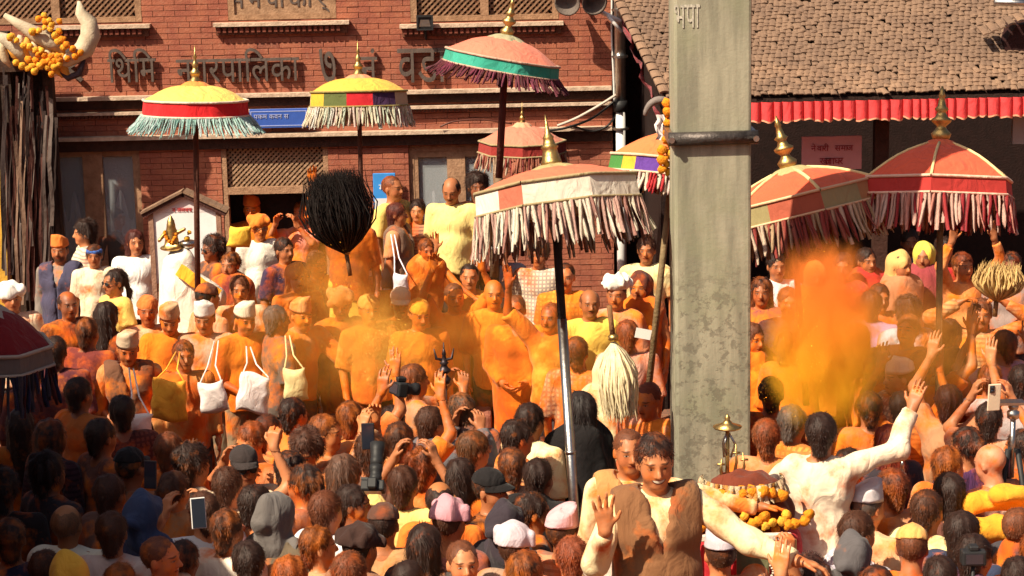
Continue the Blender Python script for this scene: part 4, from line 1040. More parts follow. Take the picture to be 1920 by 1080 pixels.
# ---------------- concrete pillar with steel strap, garland and hook
M['strap'] = simple("strap_iron", (.10, .085, .08), .5, .6, .4, 18, .3)
cp = at_depth(1337, 400, 11.9); PW = .225
pil = empty('concrete_pillar', (cp.x, 12.1, 0)); tag(pil, 'weathered square concrete pillar with a steel strap in front of the pavilion', 'pillar')
mb = MB().box((-PW, -.2, 0), (PW, .2, 7.5)); me = bevel_mesh(mb.mesh('shaft'), .018, 2); link('shaft', me, M['concrete'], pil)
zs = at_depth(1337, 259, 11.9).z
MB().tube([(-PW-.035, -.215, zs-.0), (PW+.035, -.215, zs+.004)], .04, 12).obj('strap', M['strap'], pil, True)
MB().box((-PW-.035, -.2, zs-.03), (-PW-.005, .24, zs+.03)).obj('strap_side', M['steel'], pil); MB().box((PW+.005, -.2, zs-.03), (PW+.035, .24, zs+.03)).obj('strap_side', M['steel'], pil); MB().box((-PW-.035, .205, zs-.03), (PW+.035, .24, zs+.03)).obj('strap_side', M['steel'], pil)
for sx in (-1, 1): MB().tube([(sx*(PW+.02), -.27, zs), (sx*(PW+.02), -.2, zs)], .018, 8).obj('bolt', M['steel'], pil)
zt_ = at_depth(1288, 30, 11.9).z
chalk = simple("chalk", (.62, .58, .48), .9, 0, .5, 30)
word(['भ', 'पा'], 1264, 1312, 8, 52, pil, chalk, .003, 0, Y=11.9, off=Vector((-cp.x, -.2035, 0)))
hp_ = at_depth(1238, 215, 12.4); hk = []
for i in range(13):
    a = math.pi*(.95 - .85*i/12); hk.append((.105*math.cos(a)*.9, 0, .11*math.sin(a)))
tag(MB().tube(hk, [.012 + .012*math.sin(i/12*3.1) for i in range(13)], 10).obj('hook', M['tint'], None, True, (.2, .17, .16, 1), loc=hp_ + Vector((0, 0, -.02))), 'curved grey metal hook beside the top of the marigold garland', 'hook')
def flower_ball(r, seed):
    bm = bmesh.new(); bmesh.ops.create_icosphere(bm, subdivisions=2, radius=r); rr = random.Random(seed)
    for v in bm.verts: v.co *= 1 + rr.uniform(-.28, .18)
    V = [tuple(v.co) for v in bm.verts]; F = [tuple(v.index for v in f.verts) for f in bm.faces]; bm.free(); return V, F
FB = [flower_ball(1.0, i) for i in range(4)]
M['marigold'] = simple("marigold", (.90, .30, .012), .8, 0, .35, 30, .6, 90)
M['marigold2'] = simple("marigold_pale", (.92, .46, .04), .8, 0, .35, 30, .6, 90)
def garland(name, pts, r, parent=None, mat='marigold', label=None, seed=0):
    P = [Vector(p) for p in pts]; mb = MB(); rr = random.Random(seed); base = P[0].copy() if parent is None else Vector((0, 0, 0))
    for i in range(len(P)-1):
        n = max(1, int((P[i+1]-P[i]).length/(r*1.5)))
        for k in range(n):
            c = P[i].lerp(P[i+1], k/n) - base + Vector((rr.uniform(-1, 1), rr.uniform(-1, 1), rr.uniform(-1, 1)))*r*.25; V, F = FB[rr.randrange(4)]; s = r*rr.uniform(.85, 1.15)
            mb.add([c + Vector(v)*s for v in V], F)
    o = mb.obj(name, M[mat], parent, True, loc=base if parent is None else None); tag(o, kind='stuff') if parent is not None else None
    if label: tag(o, label, 'garland')
    return o
gp = [at_depth(u, v, 12.25) for u, v in ((1252, 192), (1254, 230), (1248, 262), (1240, 300), (1246, 330))]
garland('garland', gp, .03, None, 'marigold', 'marigold garland hanging down the edge of the concrete pillar', 3)
gp2 = [p + Vector((.035, .03, -.03)) for p in gp[1:]]
garland('garland', gp2, .028, None, 'marigold2', 'paler marigold string tucked behind the garland at the pillar', 4)
p = at_depth(1237, 215, 12.9); V = []; F = []
for i in range(6):
    for j in range(5): V.append((.05*(j/4-.5) + .012*math.sin(i*2), .015*math.sin(j*2.2+i), -.16*i/5))
for i in range(5):
    for j in range(4): F.append((i*5+j, (i+1)*5+j, (i+1)*5+j+1, i*5+j+1))
o = MB().add(V, F).obj('paper_scrap', M['cloth'], None, True, (.75, .66, .66, 1), loc=p); o["powder"] = 0.0; tag(o, 'torn white scrap hanging under the curved grey hook', 'scrap')

# ---------------- low stone platform before the building, where some stand higher
pa, pb = at_depth(615, 560, 16.0), at_depth(918, 560, 16.0)
pf = bevel_mesh(MB().box((pa.x, 15.55, 0), (pb.x, 18.6, .62)).mesh('platform'), .03, 2); tag(link('platform', pf, M['mortar']), kind='structure')
# ---------------- shophouse that shades the lower left of the square (stands outside the picture)
sh = empty('shophouse', (-6.2, 5.0, 0)); tag(sh, 'tall brick shophouse beside the square that throws shade on the crowd', 'building')
SHX, SHY, SHZ = 3.55, 7.0, 4.2; sh.rotation_euler = (0, 0, rad(12.7))
MB().box((-2.5, -9, 0), (SHX-.5, SHY-.4, SHZ-.3)).obj('wall', M['brick'], sh)
MB().add([(-3, -9.4, SHZ+1.2), (-.4, -9.4, SHZ+1.2), (-.4, SHY, SHZ+1.2), (-3, SHY, SHZ+1.2), (SHX, -9.4, SHZ-.1), (SHX, SHY, SHZ-.1), (SHX, -9.4, SHZ-.22), (SHX, SHY, SHZ-.22), (-3, -9.4, SHZ-.2), (-3, SHY, SHZ-.2)],
         [(1, 4, 5, 2), (0, 1, 2, 3), (4, 6, 7, 5), (6, 8, 9, 7), (2, 5, 7, 9, 3), (1, 0, 8, 6, 4), (0, 3, 9, 8)]).obj('roof', M['tile'], sh)
# ------------------------------------------------------------------ processional umbrellas
strip_meshes = []
for k in range(5):
    r = random.Random(k); V = []; F = []; n = 6
    for i in range(n+1):
        t = i/n; w = .5*(1 - .22*t) if i < n else .30*(k % 2) + .06; bend = .18*math.sin(t*3 + k)*t
        V += [(-w + bend*.4, .10*t + .12*math.sin(t*5+k), -t), (w*.98 + bend*.4, .10*t + .14*math.sin(t*4+k*2), -t), (bend*.4 + .15*math.sin(k*3 + t*2), .10*t + .16 + .14*math.sin(t*5+k), -t)]
    for i in range(n): F += [(3*i, 3*i+2, 3*i+5, 3*i+3), (3*i+2, 3*i+1, 3*i+4, 3*i+5), (3*i+1, 3*i, 3*i+3, 3*i+4)]
    me = np_mesh('fringe_strip', np.array(V), F); me.materials.append(M['cloth']); strip_meshes.append(me)
def finial_prof(kind, s):
    if kind == 'tall': pr = [(.055, 0), (.06, .02), (.035, .05), (.045, .08), (.055, .10), (.03, .125), (.022, .15), (.034, .175), (.018, .2), (.012, .23), (.02, .25), (.008, .28), (.003, .36)]
    elif kind == 'cone': pr = [(.075, 0), (.07, .03), (.055, .09), (.05, .12), (.062, .135), (.045, .15), (.035, .19), (.04, .2), (.02, .23), (.012, .29), (.004, .36)]
    else: pr = [(.05, 0), (.06, .02), (.07, .05), (.04, .08), (.03, .10), (.065, .13), (.07, .15), (.04, .17), (.03, .2), (.05, .22), (.03, .24), (.018, .3), (.024, .31), (.006, .38)]
    return [(r*s, z*s) for r, z in pr]
def umbrella(label, apex, rim_depth, foot, R, n, hgt, top_col, bands, band_h, fringe, fr_len, flare, fin='tall', fin_s=1.0, tilt=(0, 0), rot=0.0, pole_col=(.12, .045, .03, 1), pole_r=.02,
             trim=(.35, .27, .15, 1), cap_col=None, cap_r=.17, seam=None, seed=0, fr_n=None, pole2=None, belly=.02, sag=.0, powder=.12, dens=1.0, fr_gap=0):
    """apex: point where the canopy meets the finial; foot: lower end of the pole; bands: colours round the rim; fringe: colours of the strips"""
    r = random.Random(seed)
    foot = Vector(foot); apex = Vector(apex); axis = (apex - foot).normalized()
    root = empty('processional_umbrella', foot); tag(root, label, 'umbrella', 'processional umbrellas carried over the crowd')
    L = (apex - foot).length; q = Vector((0, 0, 1)).rotation_difference(axis); root.rotation_mode = 'QUATERNION'; root.rotation_quaternion = q
    Tm = Matrix.Translation((0, 0, L)) @ Euler((rad(tilt[0]), rad(tilt[1]), 0)).to_matrix().to_4x4() @ Matrix.Rotation(rot, 4, 'Z')       # canopy frame: origin at the apex
    def put(name, mb, mat, col=None, smooth=False, par=None, pw=None):
        o = mb.obj(name, mat, par if par else root, smooth, col); o.matrix_local = Tm if par is None else Matrix()
        o["powder"] = powder if pw is None else pw; return o
    def ring(rad_, z, k, m, scal=0.0):
        a = 2*math.pi*k/m; seg = 2*math.pi/n; ph = (a % seg)/seg
        f = math.cos(seg/2)/math.cos((ph - .5)*seg); f = f*.75 + .25*1.0 if n >= 10 else f
        sag_ = -scal*math.sin(ph*math.pi)
        return Vector((rad_*f*math.cos(a), rad_*f*math.sin(a), z + sag_))
    m = n*6; r0 = cap_r*.6; NR = 7; V = []; F = []
    for i in range(NR):
        t = i/(NR-1); rr = r0 + (R - r0)*t; z = -hgt*(t**1.0) + belly*math.sin(t*math.pi)
        for k in range(m): V.append(ring(rr, z + r.uniform(-.002, .002), k, m, sag*t - (.012*math.sin(t*math.pi))))
    for i in range(NR-1):
        for k in range(m): F.append((i*m+k, (i+1)*m+k, (i+1)*m+(k+1) % m, i*m+(k+1) % m))
    can = put('canopy', MB().add(V, F), M['cloth'], top_col, n >= 10)
    if n < 10:
        for p in can.data.polygons: p.use_smooth = False
        can.data.update()
    if seam:
        for k in range(n):
            a = 2*math.pi*k/n; P = []
            for i in range(NR):
                t = i/(NR-1); P.append(ring(r0 + (R - r0)*t, -hgt*t + belly*math.sin(t*math.pi) + .004, k*6, m))
            put('seam', MB().tube(P, seam[1], 6), M['cloth'], seam[0], True)
    # rim band, panel by panel
    nb = len(bands); per = m*1.0/nb
    for bi, col in enumerate(bands):
        k0, k1 = int(round(bi*per)), int(round((bi+1)*per)); V = []; F = []
        for k in range(k0, k1+1):
            for t in (0, .5, 1): V.append(ring(R + .004 + .012*t, -hgt - band_h*t + .003, k, m, sag))
        for i in range(k1-k0): 
            for t in range(2): F.append((i*3+t, i*3+t+1, (i+1)*3+t+1, (i+1)*3+t))
        put('band_panel', MB().add(V, F), M['cloth'], col, True)
    for z, w in ((-hgt + .002, .011), (-hgt - band_h, .009)):
        put('trim', MB().tube([ring(R + (.008 if z > -hgt-.01 else .02), z, k, m, sag) for k in range(m+1)], w, 6, False), M['cloth'], trim, True)
    nf = int((fr_n or 60)*2.3)
    for k in range(nf):
        a = 2*math.pi*(k + r.uniform(-.3, .3))/nf; km = a/(2*math.pi)*m; p = ring(R + .016, -hgt - band_h - .002, km, m, sag)
        w = 2*math.pi*R/nf*r.uniform(1.5, 2.9); ln = fr_len*r.uniform(.82, 1.1); fl = flare + r.uniform(-.12, .12)
        mt = Matrix.Translation(p) @ Matrix.Rotation(a - math.pi/2, 4, 'Z') @ Matrix.Rotation(fl, 4, 'X') @ Matrix.Rotation(r.uniform(-.15, .15), 4, 'Y') @ Matrix.Diagonal((w*.6, .05, ln*.92, 1))
        o = link('fringe_strip', strip_meshes[r.randrange(5)], None, root, r.choice(fringe), mtx=Tm @ mt); o["powder"] = powder*.8
    # cap skirt under the finial
    V = []; F = []; mm = 32
    for i in range(4):
        t = i/3
        for k in range(mm): a = 2*math.pi*k/mm; V.append(((.04 + (cap_r-.04)*t)*(1 + .05*math.sin(a*8)*t)*math.cos(a), (.04 + (cap_r-.04)*t)*(1 + .05*math.sin(a*8)*t)*math.sin(a), .035 - (.05 + hgt*.16)*t**1.6 + .008*math.sin(a*8)*t))
    for i in range(3):
        for k in range(mm): F.append((i*mm+k, (i+1)*mm+k, (i+1)*mm+(k+1) % mm, i*mm+(k+1) % mm))
    put('cap_skirt', MB().add(V, F), M['cloth'], cap_col or trim, True)
    put('finial', MB().lathe([(a, z + .02) for a, z in finial_prof(fin, fin_s)], 18), M['brass'], None, True)
    # pole in one or two lengths, ribs
    if pole2:
        zc = L*pole2[0]; o = MB().tube([(0, 0, 0), (0, 0, zc)], pole_r*1.15, 12).obj('lower_pole', pole2[1], root, True, pole2[2] if len(pole2) > 2 else None); o["powder"] = .1
        MB().tube([(0, 0, zc), (0, 0, L-.02)], pole_r, 12).obj('pole', M['wood'], root, True, pole_col)
        for t in (.3, .62): MB().tube([(0, 0, zc*t-.012), (0, 0, zc*t+.012)], pole_r*1.3, 12).obj('pole_ring', pole2[1], root, True)
    else: MB().tube([(0, 0, 0), (0, 0, L-.02)], [pole_r*1.1, pole_r], 12).obj('pole', M['wood'], root, True, pole_col)
    for k in range(n if n < 10 else 8):
        a = 2*math.pi*k/(n if n < 10 else 8); put('rib', MB().tube([(.02*math.cos(a), .02*math.sin(a), -hgt*1.5), (R*.95*math.cos(a), R*.95*math.sin(a), -hgt - .02)], .007, 6), M['wood'], (.2, .1, .05, 1))
    return root
CREAM, YEL, RED, SALM, ORNG = (.80, .70, .55, 1), (.88, .60, .13, 1), (.62, .022, .025, 1), (.72, .235, .145, 1), (.80, .17, .05, 1)
AQUA = [(.42, .66, .62, 1), (.50, .70, .68, 1), (.36, .60, .57, 1), (.58, .70, .72, 1)]
umbrella('yellow topped umbrella with red band and pale aqua fringe on a brown pole', at_depth(366, 160, 16.3), 0, at_depth(371, 560, 16.2), .41, 12, .12, (.84, .55, .13, 1), [(.66, .02, .025, 1)]*10, .115, AQUA, .19, .62,
         'tall', .82, cap_col=(.78, .26, .06, 1), cap_r=.14, seed=1, trim=(.72, .55, .45, 1), fr_n=120, pole_r=.022)
umbrella('yellow umbrella with many coloured band panels and white fringe', at_depth(672, 146, 18.0), 0, at_depth(682, 560, 17.8), .425, 12, .12, (.80, .44, .07, 1),
         [(.55, .38, .04, 1), (.1, .12, .04, 1), (.5, .02, .03, 1), (.07, .03, .09, 1), (.6, .5, .33, 1), (.55, .38, .04, 1), (.6, .5, .33, 1), (.5, .02, .03, 1), (.1, .12, .04, 1), (.07, .03, .09, 1), (.62, .52, .4, 1), (.58, .46, .3, 1)], .125,
         [CREAM, (.74, .68, .5, 1), (.72, .56, .5, 1), (.55, .62, .5, 1), (.8, .78, .72, 1)], .20, .22, 'tall', .85, cap_col=(.72, .27, .14, 1), cap_r=.155, seed=2, rot=rad(200), trim=(.3, .24, .08, 1), fr_n=74)
umbrella('pink umbrella with ruffled green band tipped over on a dark pole', at_depth(949, 72, 17.0), 0, at_depth(926, 520, 16.9), .47, 10, .16, (.72, .20, .13, 1), [(.035, .30, .22, 1), (.05, .36, .27, 1)]*6, .10,
         [(.11, .02, .025, 1), (.16, .03, .05, 1), (.08, .015, .02, 1), (.2, .035, .07, 1)], .17, .75, 'ball', .85, tilt=(0, 7), cap_col=(.36, .33, .2, 1), cap_r=.19, seed=3, trim=(.5, .33, .25, 1), pole_col=(.10, .025, .02, 1), pole_r=.03, fr_n=60, powder=.05, pole2=(.42, M['wood'], (.20, .13, .08, 1)))
umbrella('small faded red umbrella with thin stringy fringe by the brick wall', at_depth(979, 236, 18.7), 0, at_depth(980, 480, 18.7), .39, 8, .14, (.60, .21, .14, 1), [(.30, .035, .03, 1)]*8, .10,
         [(.45, .16, .1, 1), (.6, .42, .3, 1), (.3, .05, .04, 1)], .17, .1, 'tall', .55, cap_col=(.68, .36, .22, 1), cap_r=.11, seed=4, fr_n=46, pole_r=.018)
umbrella('large salmon umbrella with patterned band and long cream fringe on a silver pole', at_depth(1036, 318, 12.3), 0, at_depth(1096, 1260, 11.55), .515, 8, .11, (.68, .165, .09, 1),
         [(.66, .60, .50, 1), (.60, .50, .42, 1), (.70, .64, .55, 1), (.62, .55, .47, 1), (.42, .12, .07, 1), (.66, .58, .50, 1), (.68, .62, .53, 1), (.45, .13, .08, 1)]*2, .135,
         [CREAM, (.76, .62, .5, 1), (.66, .40, .33, 1), (.8, .72, .6, 1), (.45, .22, .18, 1), (.55, .33, .28, 1), CREAM], .27, .16, 'cone', .88, tilt=(-1, -4), rot=rad(247), cap_col=(.42, .33, .15, 1), cap_r=.20, seed=5, trim=(.34, .26, .14, 1),
         pole_r=.026, pole_col=(.03, .02, .022, 1), fr_n=64, pole2=(.70, M['steel']), powder=.22)
umbrella('orange umbrella with green yellow and purple band half hidden by the pillar', at_depth(1268, 250, 14.4), 0, at_depth(1216, 730, 14.1), .44, 8, .19, (.82, .20, .07, 1), [(.06, .22, .05, 1), (.75, .42, .04, 1), (.12, .05, .3, 1), (.7, .5, .42, 1)]*4, .11,
         [CREAM, (.75, .6, .55, 1), (.6, .04, .05, 1)], .15, .2, 'tall', .7, seed=6, rot=rad(185), trim=(.7, .5, .35, 1), pole_col=(.24, .17, .09, 1), pole_r=.022, fr_n=50)
umbrella('red umbrella with brass spire and patchwork band tilted against the pillar', at_depth(1480, 322, 13.5), 0, at_depth(1512, 760, 13.3), .54, 6, .17, (.74, .12, .055, 1),
         [(.36, .30, .15, 1), (.45, .22, .10, 1), (.10, .035, .04, 1), (.5, .2, .06, 1), (.36, .06, .05, 1), (.34, .28, .14, 1), (.4, .2, .1, 1), (.3, .25, .12, 1), (.4, .1, .06, 1)], .13,
         [(.62, .42, .28, 1), (.36, .06, .05, 1), (.5, .34, .2, 1), (.72, .55, .42, 1), (.40, .10, .07, 1)], .26, .2, 'ball', .95, tilt=(-4, -9), rot=rad(280), cap_col=(.45, .36, .17, 1), cap_r=.20, seam=((.85, .62, .30, 1), .012), seed=7, trim=(.72, .48, .30, 1), fr_n=60, powder=.1)
umbrella('tall red umbrella with gold seam and white looped fringe on a bamboo pole', at_depth(1764, 270, 13.4), 0, at_depth(1757, 985, 12.9), .505, 6, .235, (.76, .11, .055, 1), [(.40, .035, .03, 1), (.46, .04, .035, 1)]*3, .105,
         [(.66, .28, .22, 1), (.42, .04, .045, 1), (.75, .5, .42, 1), (.36, .03, .04, 1), (.7, .42, .35, 1)], .25, .1, 'ball', .95, rot=rad(252), tilt=(0, 1), cap_col=(.78, .15, .07, 1), cap_r=.15, seam=((.86, .62, .30, 1), .010), seed=8, trim=(.80, .50, .38, 1), fr_n=52, pole_col=(.27, .21, .11, 1), pole_r=.021, powder=.08, belly=.03)
umbrella('dark red umbrella in the shade at the edge of the crowd', at_depth(-35, 575, 10.9), 0, at_depth(-40, 1250, 10.9), .38, 8, .20, (.17, .010, .014, 1), [(.14, .12, .11, 1)]*8, .10, [(.05, .04, .06, 1), (.10, .02, .02, 1), (.02, .02, .06, 1)], .24, .1, 'tall', .8, seed=9, fr_n=52, trim=(.35, .3, .26, 1), powder=.0)  # deep shade put into the colours, darker than the cloth itself

# ------------------------------------------------------------------ hair whisks (yak tails)
M['strand'] = tinted("strands", .6, var=.35, scale=20, bump=.0)
def whisk(name, label, base, tip_dir, length, width, col, n, seed, handle=None, droop=.0, pw=0.0, fuzz=0.0):
    r = random.Random(seed); base = Vector(base); d = Vector(tip_dir).normalized(); side = d.cross(Vector((0, 1, .1))).normalized(); s2 = d.cross(side)
    root = empty(name, base); tag(root, label, 'whisk')
    mb = MB()
    for i in range(n):
        a = r.uniform(0, 6.283); q = r.random()**.5*(1 + fuzz*max(0, r.gauss(0, .22))); off = (side*math.cos(a) + s2*math.sin(a))
        pts = []; L = length*r.uniform(.75, 1.05); cu = r.uniform(-.5, .5)
        for k in range(6):
            t = k/5; w = width*q*(math.sin(min(1, t*1.25)*math.pi*.62))*(1 - .25*t)
            pts.append(d*L*t + off*w + side*math.sin(t*5 + cu*6)*(.018 + .05*fuzz*abs(cu))*t + s2*math.cos(t*6 + cu*9)*.03*fuzz*t + Vector((0, 0, -droop*t*t)))
        rr = (.0075 - .003*fuzz)*r.uniform(.6, 1.4); mb.tube(pts, [rr*.7, rr, rr, rr*.9, rr*.6, rr*.15], 4, False)
    o = mb.obj('hair', M['strand'], root, True, col); o["powder"] = pw
    hl = handle or .16
    MB().tube([(0, 0, 0) - d*0 if False else Vector((0, 0, 0)), -d*hl], .016, 8).obj('handle', M['wood'], root, True, (.25, .12, .05, 1)); MB().lathe([(.016, 0), (.03, .01), (.032, .03), (.02, .045)], 12).obj('collar', M['brass'], root, True)
    return root
whisk('yak_tail_whisk', 'big black yak tail whisk swung up before the lattice doorway', at_depth(650, 478, 15.2), (-.14, .02, 1), .62, .235, (.014, .009, .008, 1), 2600, 1, fuzz=1.0)
whisk('yak_tail_whisk', 'cream yak tail whisk hanging tip down beside the pillar', at_depth(1150, 640, 11.9), (.10, 0, -1), .47, .14, (.86, .74, .48, 1), 420, 2, .22)
whisk('yak_tail_whisk', 'straw coloured whisk bundle raised over the crowd under the red umbrella', at_depth(1868, 565, 12.9), (.06, 0, 1), .30, .20, (.62, .42, .17, 1), 320, 3, .1, .05)

# ------------------------------------------------------------------ chariot shrine at the far left
ch = empty('chariot_shrine', (at_depth(40, 300, 19.45).x, 19.45, 0)); tag(ch, 'dark timber festival chariot hung with streamers and topped with cream prongs and marigolds', 'chariot')
CO = -ch.location
cw = lambda u, v, y=19.45: at_depth(u, v, y) + CO
for u, wd, colr in ((18, .05, (.05, .03, .022, 1)), (96, .045, (.04, .02, .015, 1)), (-40, .06, (.05, .03, .02, 1))):
    p = cw(u, 300); MB().box((p.x-wd, .05, 0), (p.x+wd, .17, cw(u, 60).z)).obj('post', M['wood'], ch, color=colr)
MB().box((cw(-80, 300).x, .25, .2), (cw(86, 300).x, .32, cw(40, 110).z)).obj('back_panel', M['wood'], ch, color=(.045, .022, .016, 1))
p = cw(6, 450); MB().box((p.x-.075, -.0, .5), (p.x+.05, .045, cw(6, 320).z)).obj('side_board', M['tint'], ch, color=(.62, .36, .05, 1))
rs = random.Random(12)
for i in range(64):
    u = rs.uniform(8, 104); v0 = rs.uniform(120, 300); v1 = rs.uniform(380, 600); a = cw(u, v0); b = cw(u + rs.uniform(-6, 6), v1); w = rs.uniform(.007, .019); y = rs.uniform(-.08, .04); V = []; F = []
    for k in range(7):
        t = k/6; c = a.lerp(b, t); xx = c.x + .012*math.sin(t*9 + i); V += [(xx-w, y + .02*math.sin(t*7+i), c.z), (xx+w, y + .012*math.cos(t*6+i), c.z)]
    for k in range(6): F.append((2*k, 2*k+1, 2*k+3, 2*k+2))
    o = MB().add(V, F).obj('streamer', M['cloth'], ch, True, rs.choice([(.05, .035, .035, 1), (.10, .035, .025, 1), (.13, .10, .09, 1), (.035, .022, .02, 1), (.22, .14, .10, 1), (.07, .025, .02, 1), (.03, .02, .02, 1)])); o["powder"] = .1
# eave of upturned prongs with marigolds woven between
def prong(pts, rs_, col, name='prong'):
    P = [cw(u, v, 19.3) for u, v in pts]; o = MB().tube(P, [k_*1.12 for k_ in rs_], 10).obj(name, M['tint'], ch, True, col); o["powder"] = .25; return o
IV = (.62, .52, .38, 1)
prong([(95, 128), (130, 112), (158, 92), (170, 66), (166, 40), (150, 22), (148, 2)], [.03, .06, .085, .085, .07, .045, .012], IV)
prong([(8, 28), (40, 48), (70, 66), (96, 80), (120, 92)], [.02, .045, .07, .07, .04], (.5, .42, .31, 1))
prong([(-20, 60), (10, 74), (36, 92), (50, 118)], [.02, .055, .07, .03], (.5, .44, .33, 1))
for i, (u, v) in enumerate(((24, 62), (38, 66), (52, 70), (66, 74), (80, 78), (92, 84), (104, 90), (6, 70), (118, 92))):
    prong([(u, v), (u-4, v+22), (u+4, v+42), (u+14, v+56)], [.02, .05, .035, .008], (.66, .54, .36, 1) if i % 2 else (.75, .36, .06, 1), 'petal')
for i, pts in enumerate(([(52, 112), (80, 116), (112, 112), (140, 106), (160, 92)], [(84, 30), (98, 46), (104, 66), (118, 88), (130, 100)], [(70, 34), (86, 42), (100, 34)], [(62, 122), (90, 126), (122, 118)], [(96, 118), (98, 138), (97, 148)], [(60, 60), (84, 52), (108, 60)], [(110, 40), (112, 60), (124, 84), (148, 98)], [(20, 70), (44, 84), (66, 92), (92, 96)], [(72, 100), (96, 104), (124, 104)], [(30, 116), (52, 130), (80, 136)])):
    garland('garland', [cw(u, v, 19.2) for u, v in pts], .034, ch, 'marigold' if i % 2 == 0 else 'marigold2', seed=i)
o = MB().box((cw(-60, 130).x, -.02, cw(40, 134).z), (cw(110, 130).x, .2, cw(40, 116).z)).obj('eave_beam', M['wood'], ch, color=(.06, .03, .02, 1))
o = prong([(110, 132), (128, 146), (148, 138), (158, 112)], [.02, .03, .03, .015], (.06, .04, .05, 1), 'horn')

# ------------------------------------------------------------------ white draped shrine with a small figure
ws_ = at_depth(342, 520, 16.6); wsr = empty('draped_shrine', (ws_.x, 16.6, 0)); tag(wsr, 'white draped shrine mound with orange sash in front of the notice board', 'shrine')
zt = at_depth(330, 466, 16.6).z
v, q = (lambda ax: compact(*surfnet(ripple(field([('c', (0, 0, .3), (-.02, 0, zt-.12), .36, .13, .05), ('c', (0, 0, zt-.3), (.26, .0, zt-.42), .16, .10, .05)], ax), ax, waves(7, 9, 10, 38), .012), ax)))(grid_axes((-.5, -.5, .1), (.5, .5, zt+.1), .02))
o = link('drape', np_mesh('drape', v, q), M['cloth'], wsr, (.86, .80, .70, 1)); o["powder"] = .1
pts = [Vector((-.0, -.17, zt-.14)), Vector((.10, -.23, zt-.2)), Vector((.20, -.24, zt-.27)), Vector((.32, -.2, zt-.36))]; V = []; F = []
for i in range(10):
    t = i/9*3; k = min(2, int(t)); c = pts[k].lerp(pts[k+1], t-k)
    for j in range(3): V.append(c + Vector((.03*(j-1), -.012*math.sin(i*2+j), .045*(j-1))))
for i in range(9):
    for j in range(2): F.append((i*3+j, (i+1)*3+j, (i+1)*3+j+1, i*3+j+1))
o = MB().add(V, F).obj('sash', M['cloth'], wsr, True, (.85, .38, .03, 1)); o["powder"] = .0
fg = at_depth(323, 468, 16.6); ido = empty('statuette', fg); tag(ido, 'small brass deity statuette with orange garland on top of the white shrine', 'statue')
v, q = (lambda ax: compact(*surfnet(field([('e', (0, 0, .20), (.036, .04, .045), None, .01), ('c', (0, 0, .05), (0, 0, .15), .06, .045, .02), ('c', (-.05, 0, .14), (-.10, -.02, .08), .018, .015, .01), ('c', (.05, 0, .14), (.11, -.01, .17), .018, .015, .01), ('c', (0, 0, .24), (0, 0, .275), .03, .012, .01), ('e', (0, 0, .015), (.10, .08, .025), None, .02), ('c', (-.03, -.04, .03), (.05, -.05, .03), .03, .03, .01)], ax), ax)))(grid_axes((-.17, -.13, -.03), (.17, .13, .32), .009))
link('figure', np_mesh('figure', v, q), M['brass'], ido)
garland('garland', [(-.05, -.05, .16), (-.03, -.065, .1), (.01, -.07, .07), (.04, -.065, .11), (.05, -.05, .16)], .014, ido, 'marigold', seed=2)
MB().lathe([(.03, .0), (.06, .02), (.075, .06), (.05, .07)], 14).obj('halo_vase', M['steel'], ido, True, loc=(.13, .02, 0)); garland('posy', [(.12, .02, .08), (.14, .02, .14), (.18, .02, .12)], .022, ido, 'marigold2', seed=5)

# ------------------------------------------------------------------ palanquin beside the smiling man
pq = at_depth(1392, 1010, 9.9); pl = empty('palanquin', (pq.x, 10.05, 0)); tag(pl, 'red cloth palanquin heaped with marigolds and brass spires before the pillar', 'palanquin')
zt = at_depth(1385, 1004, 9.85).z
v, q = (lambda ax: compact(*surfnet(np.maximum(ripple(field([('c', (-.12, 0, .3), (-.12, 0, zt-.12), .22, .2, .12), ('c', (.12, 0, .3), (.12, 0, zt-.12), .22, .2, .12)], ax), ax, waves(4, 8, 12, 40), .008), ax[2][None, None, :] - zt + .03), ax)))(grid_axes((-.45, -.35, .05), (.45, .35, zt+.1), .018))
o = link('cloth_cover', np_mesh('cloth_cover', v, q), M['cloth'], pl, (.55, .03, .04, 1)); o["powder"] = .2
bevel_mesh(MB().box((-.26, -.235, zt-.02), (.24, -.205, zt+.015)).obj('rail', M['tint'], pl, color=(.78, .66, .55, 1)).data, .006)["a"] = 1
for sx in (-.26, .25): MB().tube([(sx, -.22, .5), (sx, -.22, zt-.02)], .014, 8).obj('corner_post', M['brass'], pl, True)
MB().box((-.04, -.262, zt-.20), (.12, -.245, zt-.03)).obj('green_panel', M['cloth'], pl, color=(.16, .16, .08, 1))
for k in range(14): MB().lathe([(.001, 0), (.007, .003), (.007, .009), (.001, .012)], 8, (.135 + .008*math.sin(k), -.262, zt-.2 + k*.0135)).obj('bead', M['tint'], pl, True, (.7, .62, .5, 1))
v, q = (lambda ax: compact(*surfnet(ripple(field([('c', (-.16, 0, zt+.04), (.17, 0, zt+.06), .11, .11, .05), ('e', (.03, .04, zt+.19), (.17, .13, .07), None, .05)], ax), ax, waves(2, 9, 20, 60), .010), ax)))(grid_axes((-.45, -.3, zt-.2), (.5, .35, zt+.4), .016))
o = link('dark_canopy', np_mesh('dark_canopy', v, q), M['cloth'], pl, (.16, .035, .018, 1)); o["powder"] = .25
for i in range(5): garland('garland', [(-.28 + .11*i, -.17, zt+.10 - .02*i), (-.22 + .11*i, -.2, zt+.05), (-.14 + .11*i, -.2, zt+.07), (-.08 + .11*i, -.17, zt+.12)], .026, pl, 'marigold2' if i % 2 else 'marigold', seed=i+20)
garland('flower_heap', [(-.2, -.1, zt+.17), (-.05, -.12, zt+.19), (.1, -.12, zt+.20), (.25, -.08, zt+.16)], .032, pl, 'marigold', seed=40)
